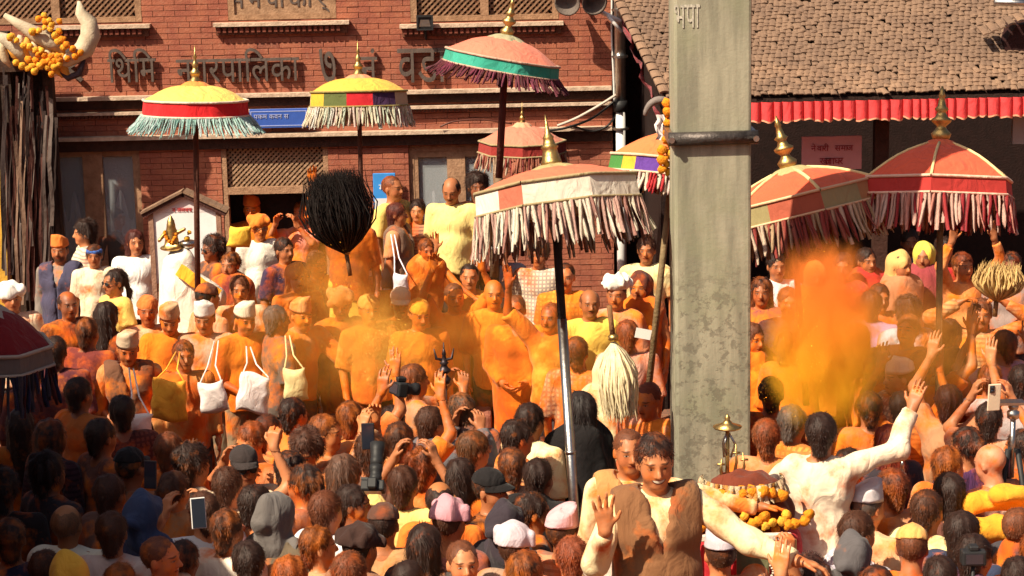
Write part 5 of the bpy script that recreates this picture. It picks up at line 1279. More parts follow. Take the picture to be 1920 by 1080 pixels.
for i in range(26):
    a_ = rad(170 + 200*i/25); mt = Matrix.Translation((.02 + .2*math.cos(a_), .04 + .17*math.sin(a_), zt+.235)) @ Matrix.Rotation(a_ - math.pi/2, 4, 'Z') @ Matrix.Rotation(.25, 4, 'X') @ Matrix.Diagonal((.045, .06, .10, 1))
    o = link('fringe_strip', strip_meshes[i % 5], None, pl, rs.choice([(.80, .66, .42, 1), (.76, .56, .36, 1), (.7, .5, .3, 1), (.62, .3, .08, 1)]), mtx=mt); o["powder"] = .2
zz = at_depth(1362, 885, 10.2).z; lx = at_depth(1362, 800, 10.2).x - pq.x; ztop = at_depth(1362, 775, 10.2).z
MB().tube([(lx, .1, zt+.1), (lx, .1, ztop-.05)], .011, 8).lathe([(.012, 0), (.07, .006), (.075, .014), (.03, .03), (.012, .05), (.016, .06), (.002, .08)], 16, (lx, .1, ztop-.07)).obj('lamp_stand', M['brass'], pl, True)
for k, (dx, hh) in enumerate(((.045, .20), (.085, .15), (-.035, .12))):
    MB().tube([(lx + dx*.3, .1, zt+.12), (lx + dx, .08, zt + .2 + hh*.5), (lx + dx*.9, .08, zt + .2 + hh)], [.010, .008, .003], 8).obj('spike', M['brass'], pl, True)
    MB().tube([(lx + dx - .02, .08, zt + .2 + hh*.75), (lx + dx + .02, .08, zt+.2+hh*.75)], .006, 6).obj('spike_bar', M['brass'], pl, True)
for k in range(3): MB().tube([(lx, .1, ztop-.08), (lx + .04*math.cos(k*2.1), .1 + .03*math.sin(k*2.1), ztop - .15), (lx + .02*math.cos(k*2.1+.5), .1, ztop - .22)], .006, 6).obj('lamp_arm', M['steel'], pl, True)
def bench(label, x, y, w, h, col):
    root = empty('wooden_bench', (x, y, 0)); tag(root, label, 'bench', 'low benches people stand on')
    for k in range(3): bevel_mesh(MB().box((-w, -.17 + k*.115, h-.035), (w, -.06 + k*.115, h-.001)).obj('plank', M['wood'], root, color=col).data, .006)
    for sx in (-1, 1):
        for sy in (-1, 1): MB().box((sx*(w-.06)-.025, sy*.13-.025, 0), (sx*(w-.06)+.025, sy*.13+.025, h-.036)).obj('leg', M['wood'], root, color=col)
    return root
# ------------------------------------------------------------------ other things carried or set up in the crowd
oc = at_depth(1890, 940, 10.5); od = empty('draped_litter', (oc.x, 10.5, 0)); tag(od, 'litter draped with a bright orange cloth among the crowd beside the tripod', 'litter')
zt = oc.z
v, q = (lambda ax: compact(*surfnet(np.maximum(ripple(field([('c', (-.2, .05, zt-.02), (.3, .05, zt-.0), .055, .06, .06), ('c', (-.25, -.08, zt-.12), (.3, -.08, zt-.14), .07, .07, .06), ('c', (-.2, .1, zt-.3), (.3, .1, zt-.3), .16, .16, .06), ('e', (.0, -.02, zt+.05), (.12, .07, .05), None, .04)], ax), ax, waves(9, 9, 12, 45), .010), zt - .28 - ax[2][None, None, :]), ax)))(grid_axes((-.5, -.4, zt-.5), (.6, .45, zt+.25), .016))
o = link('cloth', np_mesh('cloth', v, q), M['cloth'], od, (.86, .36, .03, 1)); o["powder"] = .3
for sx in (-.2, .25): MB().tube([(sx, .05, 0), (sx, .05, zt-.2)], .02, 8).obj('leg', M['wood'], od, color=(.2, .1, .05, 1))
def tripod(name, label, p, hgt, head):
    root = empty(name, (p.x, p.y, 0)); tag(root, label, 'tripod')
    for k in range(3):
        a = rad(90 + 120*k); f = Vector((.30*math.cos(a), .30*math.sin(a), 0)); t = Vector((.03*math.cos(a), .03*math.sin(a), hgt*.9)); m_ = f.lerp(t, .5)
        lg = MB().tube([m_, t], .017, 8).obj('leg', M['black'], root, True); MB().tube([f, m_], .012, 8).obj('lower_leg', M['steel'], lg, True); MB().tube([m_ - (t-f)*.02, m_ + (t-f)*.02], .022, 8).obj('leg_lock', M['black'], lg, True)
    MB().tube([(0, 0, hgt*.8), (0, 0, hgt)], .016, 8).obj('column', M['steel'], root, True); MB().lathe([(.02, 0), (.035, .01), (.036, .045), (.022, .055), (.03, .07), (.03, .09)], 14, (0, 0, hgt)).obj('ball_head', M['steel'], root, True)
    if head: MB().box((-.09, -.04, hgt+.09), (.06, .05, hgt+.105)).obj('plate', M['steel'], root)
    return root
tp = at_depth(1900, 770, 11.2); tripod('camera_tripod', 'silver camera tripod raised over the orange draped litter', tp, tp.z - .05, True)
def camera_obj(label, p, rz, tiltx=0, s=1.0, lens=True, group='cameras held in the crowd'):
    root = empty('camera', p, rad(rz)); root.rotation_euler = (rad(tiltx), 0, rad(rz)); root.scale = (s,)*3; tag(root, label, 'camera', group)
    b = MB().box((-.07, -.03, -.045), (.07, .035, .045)).obj('body', M['black'], root); bevel_mesh(b.data, .01, 2); b2 = MB().box((-.028, -.035, .045), (.028, .03, .075)).obj('viewfinder', M['black'], root); bevel_mesh(b2.data, .007, 1)
    MB().box((.03, -.045, -.04), (.07, -.03, .04)).obj('grip', M['black'], root)
    ln = MB().lathe([(.036, 0), (.038, .03), (.034, .035), (.036, .06), (.040, .07), (.040, .10), (.034, .10), (.03, .085)], 20).obj('lens', M['black'], root, True); ln.rotation_euler = (rad(90), 0, 0); ln.location = (-.01, -.03, 0)
    gl = MB().lathe([(.001, .088), (.03, .086), (.032, .084)], 20).obj('glass', M['glass'], ln, True)
    MB().box((-.05, .035, -.03), (.05, .038, .03)).obj('screen', M['glass'], root)
    return root
def phone(label, p, rz, tiltx, col=(.7, .68, .68, 1)):
    root = empty('phone', p); root.rotation_euler = (rad(tiltx), 0, rad(rz)); tag(root, label, 'phone', 'phones held up in the crowd')
    b = MB().box((-.037, -.005, -.078), (.037, .005, .078)).obj('case', M['plastic'], root, color=col); bevel_mesh(b.data, .004, 2)
    MB().box((-.033, .0055, -.073), (.033, .007, .073)).obj('screen', M['glass'], root); MB().box((-.03, -.009, .03), (-.004, -.005, .07)).obj('camera_bump', M['black'], root)
    for k in range(2): MB().lathe([(.001, 0), (.009, 0), (.009, .003), (.001, .003)], 12).obj('lens', M['glass'], root, True, loc=(-.017, -.0092, .04 + k*.02), rot=(rad(90), 0, 0))
    return root
def spire(label, p, h, mat, kind=0):
    root = empty('spire_staff', (p.x, p.y, 0)); tag(root, label, 'staff')
    MB().tube([(0, 0, 0), (0, 0, p.z - h)], .013, 8).obj('shaft', M['wood'], root, True, (.08, .04, .03, 1))
    MB().lathe([(a*h/.38, z*h/.38) for a, z in finial_prof('ball', 1)], 16, (0, 0, p.z - h)).obj('spire', M[mat], root, True)
    if kind == 1:
        for sx in (-1, 1): MB().tube([(0, 0, p.z-h*.35), (sx*.05, 0, p.z-h*.3), (sx*.065, 0, p.z - h*.02)], [.01, .01, .003], 8).obj('prong', M[mat], root, True)
        MB().tube([(0, 0, p.z-h*.4), (0, 0, p.z+h*.15)], [.012, .003], 8).obj('prong', M[mat], root, True)
    return root
M['iron'] = simple("iron", (.06, .045, .05), .45, .7, .3, 20)
spire('dark iron trident staff standing before the man in the orange tunic', at_depth(832, 652, 13.0), .24, 'iron', 1)
spire('silver stupa shaped staff head poking up behind the brown haired head', at_depth(1692, 862, 11.1), .20, 'steel')
def cloth_bag(label, u, v, Y, w, h, col, tilt=0, strap=None, pw=.15):
    p = at_depth(u, v, Y); root = empty('cloth_bag', p); root.rotation_euler = (0, rad(tilt), 0); tag(root, label, 'bag', 'cloth bags carried by the men in front')
    rr = random.Random(int(u)); V = []; F = []; n, m = 11, 11
    for side in (-1, 1):
        for i in range(n):
            for j in range(m):
                x = (j/(m-1) - .5)*w*(1 - .10*(1 - i/(n-1))); z = -h*i/(n-1); e = math.sin(math.pi*j/(m-1))**.5*math.sin(math.pi*(.12 + .88*i/(n-1))/1.0)**.5 if 0 < i < n-1 else 0
                V.append((x + .006*math.sin(z*40), side*(.004 + .045*e) + .012*math.sin(x*28 + z*17 + u), z + .012*math.sin(x*22+u)))
    for sd in range(2):
        for i in range(n-1):
            for j in range(m-1):
                a = sd*n*m + i*m + j; f = (a, a+1, a+m+1, a+m); F.append(f if sd == 1 else f[::-1])
    for j in range(m-1): F.append((j, j+1, n*m+j+1, n*m+j)); F.append(((n-1)*m+j+1, (n-1)*m+j, n*m+(n-1)*m+j, n*m+(n-1)*m+j+1))
    for i in range(n-1): F.append((i*m+m, i*m, n*m+i*m, n*m+i*m+m)); F.append((i*m+m-1, i*m+2*m-1, n*m+i*m+2*m-1, n*m+i*m+m-1))
    o = MB().add(V, F).obj('pouch', M['cloth'], root, True, col); o["powder"] = pw
    if strap:
        q_ = at_depth(strap[0], strap[1], strap[2]) - p; q_ = Matrix.Rotation(-rad(tilt), 3, 'Y') @ q_
        st = MB()
        for sx, f_ in ((-.4, .0), (.4, .03)): st.tube([(sx*w, 0, -.01), Vector((sx*w*.6, -.03, 0)).lerp(q_, .4), q_ + Vector((f_, 0, 0))], .006, 6)
        o = st.obj('strap', M['cloth'], root, True, tuple(min(1, c*1.05) for c in col[:3]) + (1,)); o["powder"] = pw
    return root
# ------------------------------------------------------------------ clouds of thrown powder
def powder_cloud(label, p, size, dens, seed, col1, col2, lo=.32, hi=.62):
    m, nt, b = newmat("powder_in_air"); nt.nodes.remove(b); q = NT(nt); out = nt.nodes["Material Output"]
    pv = q.n("ShaderNodeVolumePrincipled"); co = q.coord(); ln = q.n("ShaderNodeVectorMath", operation='LENGTH'); q.put(ln.inputs[0], co)
    nz = q.noise(q.vmath('ADD', co, (seed, seed*2, seed*3)), 2.4, 6, .62, .9)
    fall = q.ramp(ln.outputs["Value"], .0, .98, 1, 0)
    d = q.math('MULTIPLY', q.ramp(q.math('MULTIPLY', q.math('ADD', q.math('MULTIPLY', q.math('SUBTRACT', nz, .5), 2.9), .60), fall), .06, .72), dens)
    q.put(pv.inputs["Density"], d); sp = q.n("ShaderNodeSeparateXYZ"); q.put(sp.inputs[0], co)
    q.put(pv.inputs["Color"], q.mix(q.ramp(sp.outputs[2], -.4, .5), col1, col2)); pv.inputs["Anisotropy"].default_value = -.1
    nt.links.new(pv.outputs[0], out.inputs["Volume"])
    bm = bmesh.new(); bmesh.ops.create_icosphere(bm, subdivisions=3, radius=1.0); me = bpy.data.meshes.new('powder_cloud'); bm.to_mesh(me); bm.free()
    o = link('powder_cloud', me, m, loc=p); o.scale = size; tag(o, label, 'powder', kind='stuff'); return o
CLOUDS = True
def powder_grains(label, p, size, n, seed, cols, gr=.006):
    """grains and small clots of powder hanging in the air, thick in places"""
    rng = np.random.default_rng(seed); k = 26; cen = rng.normal(0, .42, (k, 3)); wgt = rng.dirichlet(np.ones(k)*1.2); idx = rng.choice(k, n, p=wgt)
    P = cen[idx] + rng.normal(0, 1, (n, 3))*rng.uniform(.10, .42, k)[idx][:, None]; P = P[(P**2).sum(1) < 1.7]; n = len(P)
    P = P*np.array(size); s = gr*np.exp(rng.normal(-.1, .5, n))[:, None, None]
    V = (P[:, None, :] + s*rng.normal(0, 1, (n, 3, 3))).reshape(-1, 3); F = np.arange(n*3).reshape(-1, 3)
    m, nt, b = newmat("powder_grain"); q = NT(nt); w = q.coord(); nt.links.new(q.mix(q.ramp(q.noise(w, 3.5, 2), .35, .65), cols[0], cols[1]), b.inputs["Base Color"]); b.inputs["Roughness"].default_value = 1.0; b.inputs["Specular IOR Level"].default_value = 0
    b.inputs["Subsurface Weight"].default_value = 0
    o = link('powder_grains', np_mesh('powder_grains', V, F, False), m, loc=p); tag(o, label, 'powder', kind='stuff'); return o
powder_grains('burst of orange and yellow powder grains in the air beside the pillar', at_depth(1548, 640, 11.3), (.36, .22, .46), 5000, 5, ((.94, .34, .02, 1), (.95, .46, .04, 1)), .0009)
powder_grains('yellow powder grains drifting over the men in orange', at_depth(705, 640, 13.7), (.25, .15, .3), 5000, 6, ((.9, .5, .06, 1), (.9, .6, .14, 1)), .0012)
powder_grains('orange powder grains drifting under the black whisk', at_depth(620, 540, 14.6), (.35, .2, .35), 5000, 7, ((.9, .3, .02, 1), (.9, .42, .05, 1)), .0012)
if CLOUDS:
    powder_cloud('dense cloud of orange powder in the air beside the pillar', at_depth(1546, 634, 11.45), (.50, .36, .82), 27.0, 3.1, (.99, .58, .04, 1), (.98, .34, .07, 1))
    powder_cloud('thin haze of yellow powder over the men in orange', at_depth(705, 640, 14.0), (.55, .3, .52), 3.6, 7.7, (.99, .70, .16, 1), (.99, .60, .12, 1))
    powder_cloud('thin puff of orange powder under the black whisk', at_depth(640, 520, 15.6), (.65, .3, .60), 3.0, 5.2, (.99, .52, .1, 1), (.99, .45, .08, 1))
    powder_cloud('faint orange dust hanging over the whole middle of the crowd', at_depth(760, 640, 13.6), (2.6, .8, .75), .5, 9.4, (.99, .50, .08, 1), (.99, .45, .08, 1))
    powder_cloud('faint orange dust over the people under the red umbrellas', at_depth(1700, 640, 12.2), (.95, .6, .7), 1.1, 2.4, (.99, .48, .08, 1), (.99, .42, .08, 1))
# ------------------------------------------------------------------ the crowd
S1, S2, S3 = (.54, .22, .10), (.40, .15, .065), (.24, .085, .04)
BLK, DBR, BRN, AUB, GRY = (.020, .010, .008), (.045, .018, .010), (.095, .034, .016), (.12, .030, .015), (.10, .085, .075)
ORG, MAR, YLW, LYL, WHT, CRM, TAN_, PNK, NAVY, GREY, DKG, BLKC, OLV, MARN, REDC, LAV = (.80, .21, .015), (.80, .31, .03), (.84, .56, .12), (.86, .72, .30), (.80, .76, .72), (.78, .66, .48), (.46, .29, .16), (.70, .32, .27), (.035, .045, .09), (.22, .19, .17), (.075, .062, .058), (.014, .012, .013), (.16, .13, .07), (.20, .035, .03), (.58, .03, .03), (.42, .34, .44)
p = person
A = 'shirt'
# people by the wall and the white shrine
p(112, 470, 'man in orange pointed hat and navy vest standing by the dark chariot', hat=('topi', (.72, .20, .04)), top=(A, GREY, .98), over=('vest', (.06, .055, .10)), skin=S2, face=-8, build=1.15, powder=.15, stubble=.8, yaw=5)
p(22, 560, 'person in a white scarf half hidden at the edge behind the chariot', hat=('turban', WHT), top=(A, CRM, .6), skin=S2, face=20, powder=.2)
p(157, 438, 'young man with thick black hair in profile behind the blue headband', hair=('bushy', BLK), face=-70, top=(A, CRM, .4), skin=S1, powder=.08)
p(177, 480, 'child with a blue headband and pale shirt beside the navy vest', hat=('headband', (.06, .16, .55), 0), hair=('bowl', DBR), size=.88, face=5, top=(A, CRM, .4), skin=S2, powder=.15, base=.22)
p(222, 410, 'man with curly black hair and dark shirt against the glazed door', hair=('bushy', BLK), face=35, top=(A, DKG, .4), skin=S2, powder=.1)
p(254, 455, 'woman in a bright white t-shirt with long reddish hair', hair=('long', (.05, .012, .01)), face=12, top=(A, (.86, .84, .83), .35), skin=S1, powder=.0, build=.9, yaw=10)
p(214, 530, 'woman with dark sunglasses and ponytail in a yellow top', hair=('pony', BLK), face=-50, glasses='dark', top=(A, (.80, .56, .14), .3), skin=S2, powder=.12, build=.9)
p(128, 572, 'bald dark man in a brown shirt below the navy vest', hair=('receding', BLK), face=30, skin=S3, top=(A, (.12, .05, .03), .4), powder=.3)
p(208, 592, 'person with black hair seen from behind beside the orange skullcap', hair=('long', BLK), face=170, top=(A, (.10, .035, .02), .5), skin=S3, powder=.2)
p(165, 625, 'man in a maroon shirt seen from behind in the shade', hair=('short', DBR), face=160, top=(A, (.16, .03, .025), .4), skin=S3, powder=.25)
p(338, 535, 'brown haired boy in a peach shirt in front of the white shrine', hair=('bowl', BRN), face=150, top=(A, (.70, .36, .24), .4), skin=S2, powder=.35)
p(398, 468, 'man with curly black hair and sunglasses beside the shrine pole', hair=('bushy', BLK), glasses='dark', face=-60, top=(A, (.10, .055, .045), .5), skin=S3, powder=.2)
p(392, 558, 'man in a flat brown hat behind the white capped men', hat=('skullcap', (.14, .05, .03)), face=160, top=(A, (.72, .38, .24), .5), skin=S2, powder=.4)
p(432, 498, 'woman in a maroon and gold sari beside the man in white', hair=('bun', BLK), face=-20, top=('shawl', (.22, .035, .03), 0), skin=S2, powder=.3, build=.9)
p(487, 428, 'man with orange painted face and orange cap in a white shirt', hat=('turban', (.80, .22, .03)), face=15, top=(A, (.84, .76, .66), .45), skin=(.62, .19, .04), powder=.04, glasses='clear', over=None)
p(474, 392, 'man in a tall orange hat behind the white shirted man', hat=('topi', (.82, .20, .03)), face=0, top=(A, MAR, .5), skin=(.55, .17, .05), powder=.8, size=1.04)
p(518, 395, 'young man with black hair in a bright pink shirt', hair=('short', BLK), face=20, top=(A, (.75, .12, .16), .4), skin=S2, powder=.3)
p(562, 398, 'man lifting both hands to his face in a pink and orange shirt', pose='phone', hair=('short', DBR), face=-25, top=(A, (.72, .26, .20), .45), skin=S1, powder=.5)
p(592, 498, 'man with glasses and powdered brown shirt under the black whisk', hair=('short', BRN), glasses='clear', face=35, top=(A, (.30, .16, .09), .45), skin=S2, powder=.5)
p(534, 470, 'man in a dark blue floral shirt beside the white shirted man', hair=('short', BLK), face=40, top=(A, (.05, .03, .07), .45), skin=S2, powder=.25)
p(448, 545, 'man in a cream shirt with raised hands behind the cream capped man', pose='pray', hair=('short', BRN), face=10, top=(A, (.72, .52, .34), .5), skin=S2, powder=.4)
# people on the platform
p(650, 400, 'person in maroon top and yellow wrap behind the black whisk', base=.62, pose='armup', hair=('short', BLK), face=10, top=(A, (.20, .03, .02), .5), low=(.86, .55, .08), lowkind='dhoti', skin=S3, powder=.5)
p(737, 354, 'man in a yellow shirt turned away on the platform by the blue sign', base=.62, hair=('crop', BRN), face=55, top=(A, (.88, .64, .18), .4), skin=S2, powder=.04, hpowder=.7)
p(746, 402, 'girl in a brown pinafore with white strap on the platform', base=.62, size=.88, hair=('bowl', (.06, .015, .012)), face=75, top=(A, (.60, .28, .14), .4), over=('vest', (.20, .12, .085)), low=(.70, .66, .72), lowkind='skirt', skin=S2, powder=.2, build=.9)
p(783, 396, 'boy peeping between the two yellow shirts on the platform', base=.62, size=.86, hair=('short', BLK), face=-5, top=(A, (.4, .2, .12), .4), skin=S1, powder=.2)
p(846, 358, 'stout man in a pale yellow shirt looking down from the platform', base=.62, hair=('receding', BLK), face=-12, pitch=18, top=(A, (.88, .70, .26), .45), skin=S2, powder=.04, build=1.12, moustache=.8)
p(895, 352, 'dark haired person behind the fringe of the big salmon umbrella', base=.62, hair=('bushy', BLK), face=10, top=(A, (.5, .2, .14), .4), skin=S3, powder=.2)
p(800, 470, 'child in an orange shawl at the feet of the yellow shirted man', base=.62, size=.8, hair=('short', DBR), face=20, top=('shawl', (.80, .38, .08), 0), skin=S2, powder=.8, pose='reach')
p(940, 470, 'person in a pale blue shirt behind the big umbrella fringe', hair=('short', BLK), face=10, top=(A, (.45, .5, .6), .4), skin=S2, powder=.1)
p(1010, 478, 'person with black hair behind the silver pole of the big umbrella', hair=('bushy', BLK), face=-10, top=(A, CRM, .4), skin=S2, powder=.2)
p(1212, 470, 'person in cream holding the bamboo pole beside the pillar', base=.1, hair=('short', DBR), face=-10, top=(A, (.82, .70, .36), .4), skin=S2, powder=.2)
# the row of men in orange
p(277, 588, 'man in a tight orange skullcap behind the leaning man', hat=('skullcap', (.72, .20, .05)), face=10, top=(A, (.75, .45, .28), .5), skin=(.42, .13, .05), powder=.5, yaw=0)
p(318, 600, 'man leaning forward in an orange polo with folded arms', pose='folded', hat=('topi', (.55, .33, .18)), face=8, pitch=22, top=(A, MAR, .45), low=(.45, .2, .05), skin=S2, powder=.9, fine=True, build=1.08)
p(384, 598, 'man in a white cap and tan shirt with folded arms', pose='folded', hat=('topi', (.78, .72, .68), .1), face=-4, pitch=10, top=(A, (.45, .32, .23), .45), low=(.2, .14, .09), skin=S2, powder=.35, fine=True, build=1.12)
p(460, 600, 'man in a cream cap and orange open collared shirt clasping his hands', pose='clasp', hat=('topi', (.76, .66, .50), .1), face=30, pitch=8, top=(A, MAR, .6), low=(.3, .2, .12), skin=S2, powder=.75, fine=True, build=1.05)
p(240, 655, 'older man in a beige cap with a brown bag strap at the shade edge', pose='clasp', hat=('topi', (.62, .46, .32)), face=12, pitch=14, top=(A, (.62, .40, .18), .6), over=('vest', (.16, .07, .04)), low=(.6, .36, .12), skin=S2, powder=.55, fine=True)
p(514, 596, 'dim man in a dark grey shirt behind the cream bag', hair=('short', DKG), face=120, top=(A, (.12, .09, .075), .5), skin=S3, powder=.3)
p(560, 596, 'powdered man bending with an outstretched arm over the crowd', pose='reach', hat=('topi', (.80, .34, .12)), face=35, top=(A, (.50, .27, .13), .5), low=(.25, .14, .08), skin=(.5, .2, .07), powder=.7, build=1.08)
p(641, 572, 'man in an orange hat with white brim and rust coloured tunic', hat=('turban', (.84, .40, .12)), face=0, pitch=12, top=('kurta', (.36, .09, .03), .98), skin=(.34, .10, .03), powder=.5, build=1.05)
p(702, 578, 'man in a bright yellow powdered shirt behind the yellow haze', hat=('skullcap', (.82, .38, .08)), face=20, top=(A, (.85, .50, .10), .5), skin=(.5, .18, .05), powder=.85)
p(741, 572, 'man in a beige visor cap with shaded face among the orange men', hat=('cap', (.66, .44, .28), .2), face=10, pitch=6, top=(A, MAR, .5), skin=S3, powder=.6)
p(787, 590, 'man in an orange dome cap with a yellow shirt and white neckline', hat=('skullcap', (.88, .36, .03)), face=22, pitch=10, top=(A, (.84, .38, .03), .5), skin=(.42, .14, .05), powder=.8, fine=True)
p(852, 558, 'orange powdered man raising his arm beside the iron trident', pose='armsup', hair=('crop', BRN), face=15, top=(A, (.68, .32, .10), .45), low=(.5, .25, .1), skin=(.45, .13, .03), powder=.75)
p(926, 552, 'bald man with orange face behind the man in the orange tunic', hair=None, face=5, top=(A, MAR, .5), skin=(.52, .17, .05), powder=.85, size=1.03)
p(967, 582, 'stout man with flat brown hair in a long orange tunic', hair=('crop', BRN), face=-8, top=('kurta', (.82, .31, .02), .95), low=(.8, .4, .05), skin=(.44, .15, .05), powder=.85, build=1.22, fine=True, pose='clasp', smile=.3)
p(1032, 596, 'dark man in orange standing behind the silver pole', hair=('crop', DBR), face=-25, top=(A, (.85, .38, .05), .5), skin=(.28, .08, .03), powder=.6, pose='armup')
p(1106, 570, 'bald moustached man in a yellow shirt beneath the salmon umbrella', hair=('receding', BRN), face=6, top=(A, (.88, .58, .10), .5), skin=(.36, .13, .05), powder=.04, build=1.2, moustache=.9, fine=True)
p(1158, 552, 'person carrying a white bundle on the head behind the yellow shirt', hat=('bundle', (.84, .80, .72), .05), face=-15, top=(A, (.62, .3, .2), .5), skin=S2, powder=.4)
p(1198, 540, 'woman in dark shawl with gold trim by the bamboo pole', hair=('veil', (.10, .03, .02)), face=-20, top=('shawl', (.30, .10, .05), 0), skin=S2, powder=.5)
p(1176, 630, 'man in a dusty pink shirt beside the bamboo pole', hair=('short', BRN), face=160, top=(A, (.66, .34, .26), .5), skin=S2, powder=.35)
p(1214, 752, 'red faced man in a pink shirt against the pillar', hair=('crop', AUB), face=-35, pitch=10, top=(A, (.74, .38, .30), .4), skin=(.52, .15, .07), powder=.55)
p(1082, 662, 'small orange headed person behind the silver pole', hair=('short', DBR), face=150, top=(A, (.72, .52, .30), .5), skin=(.5, .16, .05), powder=.6)
p(1140, 700, 'person in a pale yellow scarf holding the cream whisk', hair=('veil', (.74, .62, .36)), face=170, top=('shawl', (.76, .62, .36), 0), skin=S2, powder=.3)
# behind the pillar and under the red umbrellas
p(1428, 548, 'person with black hair just past the edge of the pillar', hair=('long', BLK), face=-10, top=(A, (.2, .06, .06), .4), skin=S2, powder=.3)
p(1420, 640, 'person in bright orange peeping from behind the pillar', hair=('short', BRN), face=30, top=('shawl', (.90, .40, .03), 0), skin=S2, powder=.9)
p(1478, 568, 'man in a pinkish shirt behind the powder cloud', hair=('short', BRN), face=0, top=(A, (.74, .42, .34), .4), skin=S1, powder=.5)
p(1456, 500, 'person in white under the tilted red umbrella', hair=('short', BLK), face=10, top=(A, (.82, .78, .82), .5), skin=S2, powder=.05)
p(1530, 520, 'woman in an orange scarf lost in the powder cloud', hair=('veil', (.7, .24, .05)), face=0, top=('shawl', ORG, 0), skin=S2, powder=.9)
p(1584, 500, 'man in red between the two red umbrellas', hair=('short', BLK), face=-15, top=(A, (.72, .06, .04), .4), skin=S2, powder=.3)
p(1622, 492, 'woman in scarlet with a white flower in her hair', hair=('bun', BLK), face=20, top=('shawl', (.62, .02, .03), 0), skin=S2, powder=.1, build=.9)
p(1640, 575, 'person in a lilac shirt beside the powder cloud', hair=('short', DBR), face=160, top=(A, (.46, .28, .46), .4), skin=S2, powder=.3)
p(1690, 500, 'woman with a peach veil under the tall red umbrella', hair=('veil', (.72, .40, .14)), face=30, top=('shawl', (.5, .2, .1), 0), skin=S2, powder=.1)
p(1706, 455, 'person in dark blue behind the looped white fringe', hair=('short', BLK), face=0, top=(A, (.05, .07, .22), .5), skin=S3, powder=.05)
p(1732, 482, 'girl wearing a bright lemon scarf next to the bamboo pole', hair=('veil', (.85, .70, .10)), face=-20, top=('shawl', (.30, .05, .06), 0), skin=S2, powder=.0, build=.9)
p(1770, 470, 'person in dark red under the middle of the tall red umbrella', hair=('short', BLK), face=5, top=(A, (.45, .02, .03), .5), skin=S3, powder=.2)
p(1806, 500, 'person lifting orange sleeved arms below the looped fringe', pose='armsup', hair=('short', BLK), face=20, top=(A, (.80, .30, .10), .9), skin=S2, powder=.4)
p(1694, 585, 'man with a dark crown of hair in a sky blue collar', hair=('bushy', DBR), face=165, top=(A, (.42, .55, .62), .4), skin=S2, powder=.3)
p(1702, 620, 'man with orange brown face looking up below the yellow veil', hair=('short', BRN), face=-30, pitch=-12, top=(A, (.62, .22, .10), .4), skin=S2, powder=.6)
p(1840, 590, 'person with both arms crossed overhead in tan sleeves', pose='overhead', hair=('short', BRN), face=-10, top=(A, (.64, .38, .17), .98), skin=S2, powder=.5)
p(1896, 500, 'person with dark hair beside the straw whisk at the edge', hair=('short', BLK), face=-10, top=(A, (.3, .22, .2), .5), skin=S3, powder=.2)
p(1782, 628, 'person in dark red looking away beside the bamboo pole', hair=('short', DBR), face=140, top=(A, (.26, .05, .04), .5), skin=S3, powder=.4)
p(1880, 650, 'man in a dusty rose shirt reaching to the side with a camera', pose='spread', hair=('short', BRN), face=-165, top=(A, (.60, .29, .32), .5), skin=S2, powder=.3)
p(1896, 708, 'man in a grey shirt stretching out his long sleeve', pose='spread', hair=('short', BLK), face=172, top=(A, (.46, .38, .38), .98), skin=S2, powder=.2)
p(1690, 700, 'man in a cream pill shaped cap facing the powder cloud', hat=('topi', (.80, .66, .50), .1), face=-70, top=(A, (.70, .44, .24), .5), skin=S1, powder=.4)
p(1655, 690, 'man in a rust shirt at the rim of the powder cloud', hair=('short', BRN), face=-60, top=(A, (.52, .16, .05), .5), skin=S2, powder=.7)
p(1735, 690, 'person in russet with one arm thrown up by the bamboo pole', pose='armup', hair=('short', AUB), face=170, top=(A, (.66, .22, .08), .3), skin=S1, powder=.5)
p(1470, 650, 'person in rust orange deep inside the powder cloud', hair=('short', BRN), face=160, top=(A, (.62, .22, .06), .5), skin=S2, powder=.9)
p(1560, 600, 'person with orange head in the middle of the powder cloud', hair=('short', BRN), face=0, top=(A, (.72, .30, .08), .5), skin=S2, powder=1)
p(1612, 640, 'man in orange with raised palm in the powder cloud', pose='armup', hair=('short', BRN), face=20, top=(A, (.76, .32, .08), .5), skin=S2, powder=1)
p(1446, 740, 'man in a dark maroon shirt squeezed beside the pillar', hair=('short', BLK), face=165, top=(A, (.20, .035, .02), .5), skin=S3, powder=.4)
# front right
p(1780, 756, 'man with raised forearms gripping the bamboo pole seen from behind', pose='armsup', hair=('short', (.05, .016, .012)), face=176, top=(A, (.64, .34, .18), .25), skin=S1, powder=.3, fine=True)
p(1664, 832, 'woman with long wine red hair beside the white tunic', hair=('long', (.10, .014, .010)), face=175, top=(A, (.05, .04, .05), .5), skin=S2, powder=.1, build=.95)
TH = p(1540, 815, 'black haired man in a cream tunic throwing powder with his arm', pose='throw', hair=('short', BLK), face=180, top=('kurta', (.82, .66, .50), .97), skin=S2, powder=.16, fine=True, size=1.0, build=1.05, base=.42); bench('wooden bench under the powder thrower in the cream tunic', TH[0].location.x, TH[0].location.y, .35, .42, (.2, .1, .05, 1))
p(1440, 818, 'person in a brown cap behind the marigold heap', hair=('short', BRN), face=160, top=(A, (.6, .28, .14), .5), skin=S2, powder=.5)
p(1484, 798, 'person with grey black hair and orange shirt behind the thrower', hair=('short', DKG), face=170, top=(A, (.80, .40, .10), .5), skin=S2, powder=.4)
p(1690, 918, 'brown haired person in front of the silver staff head', hair=('short', (.05, .016, .010)), face=178, top=(A, (.68, .36, .2), .5), skin=S2, powder=.3)
p(1735, 928, 'person with a smooth black bob seen from behind', hair=('bowl', BLK), face=180, top=(A, (.20, .08, .06), .5), skin=S2, powder=.1)
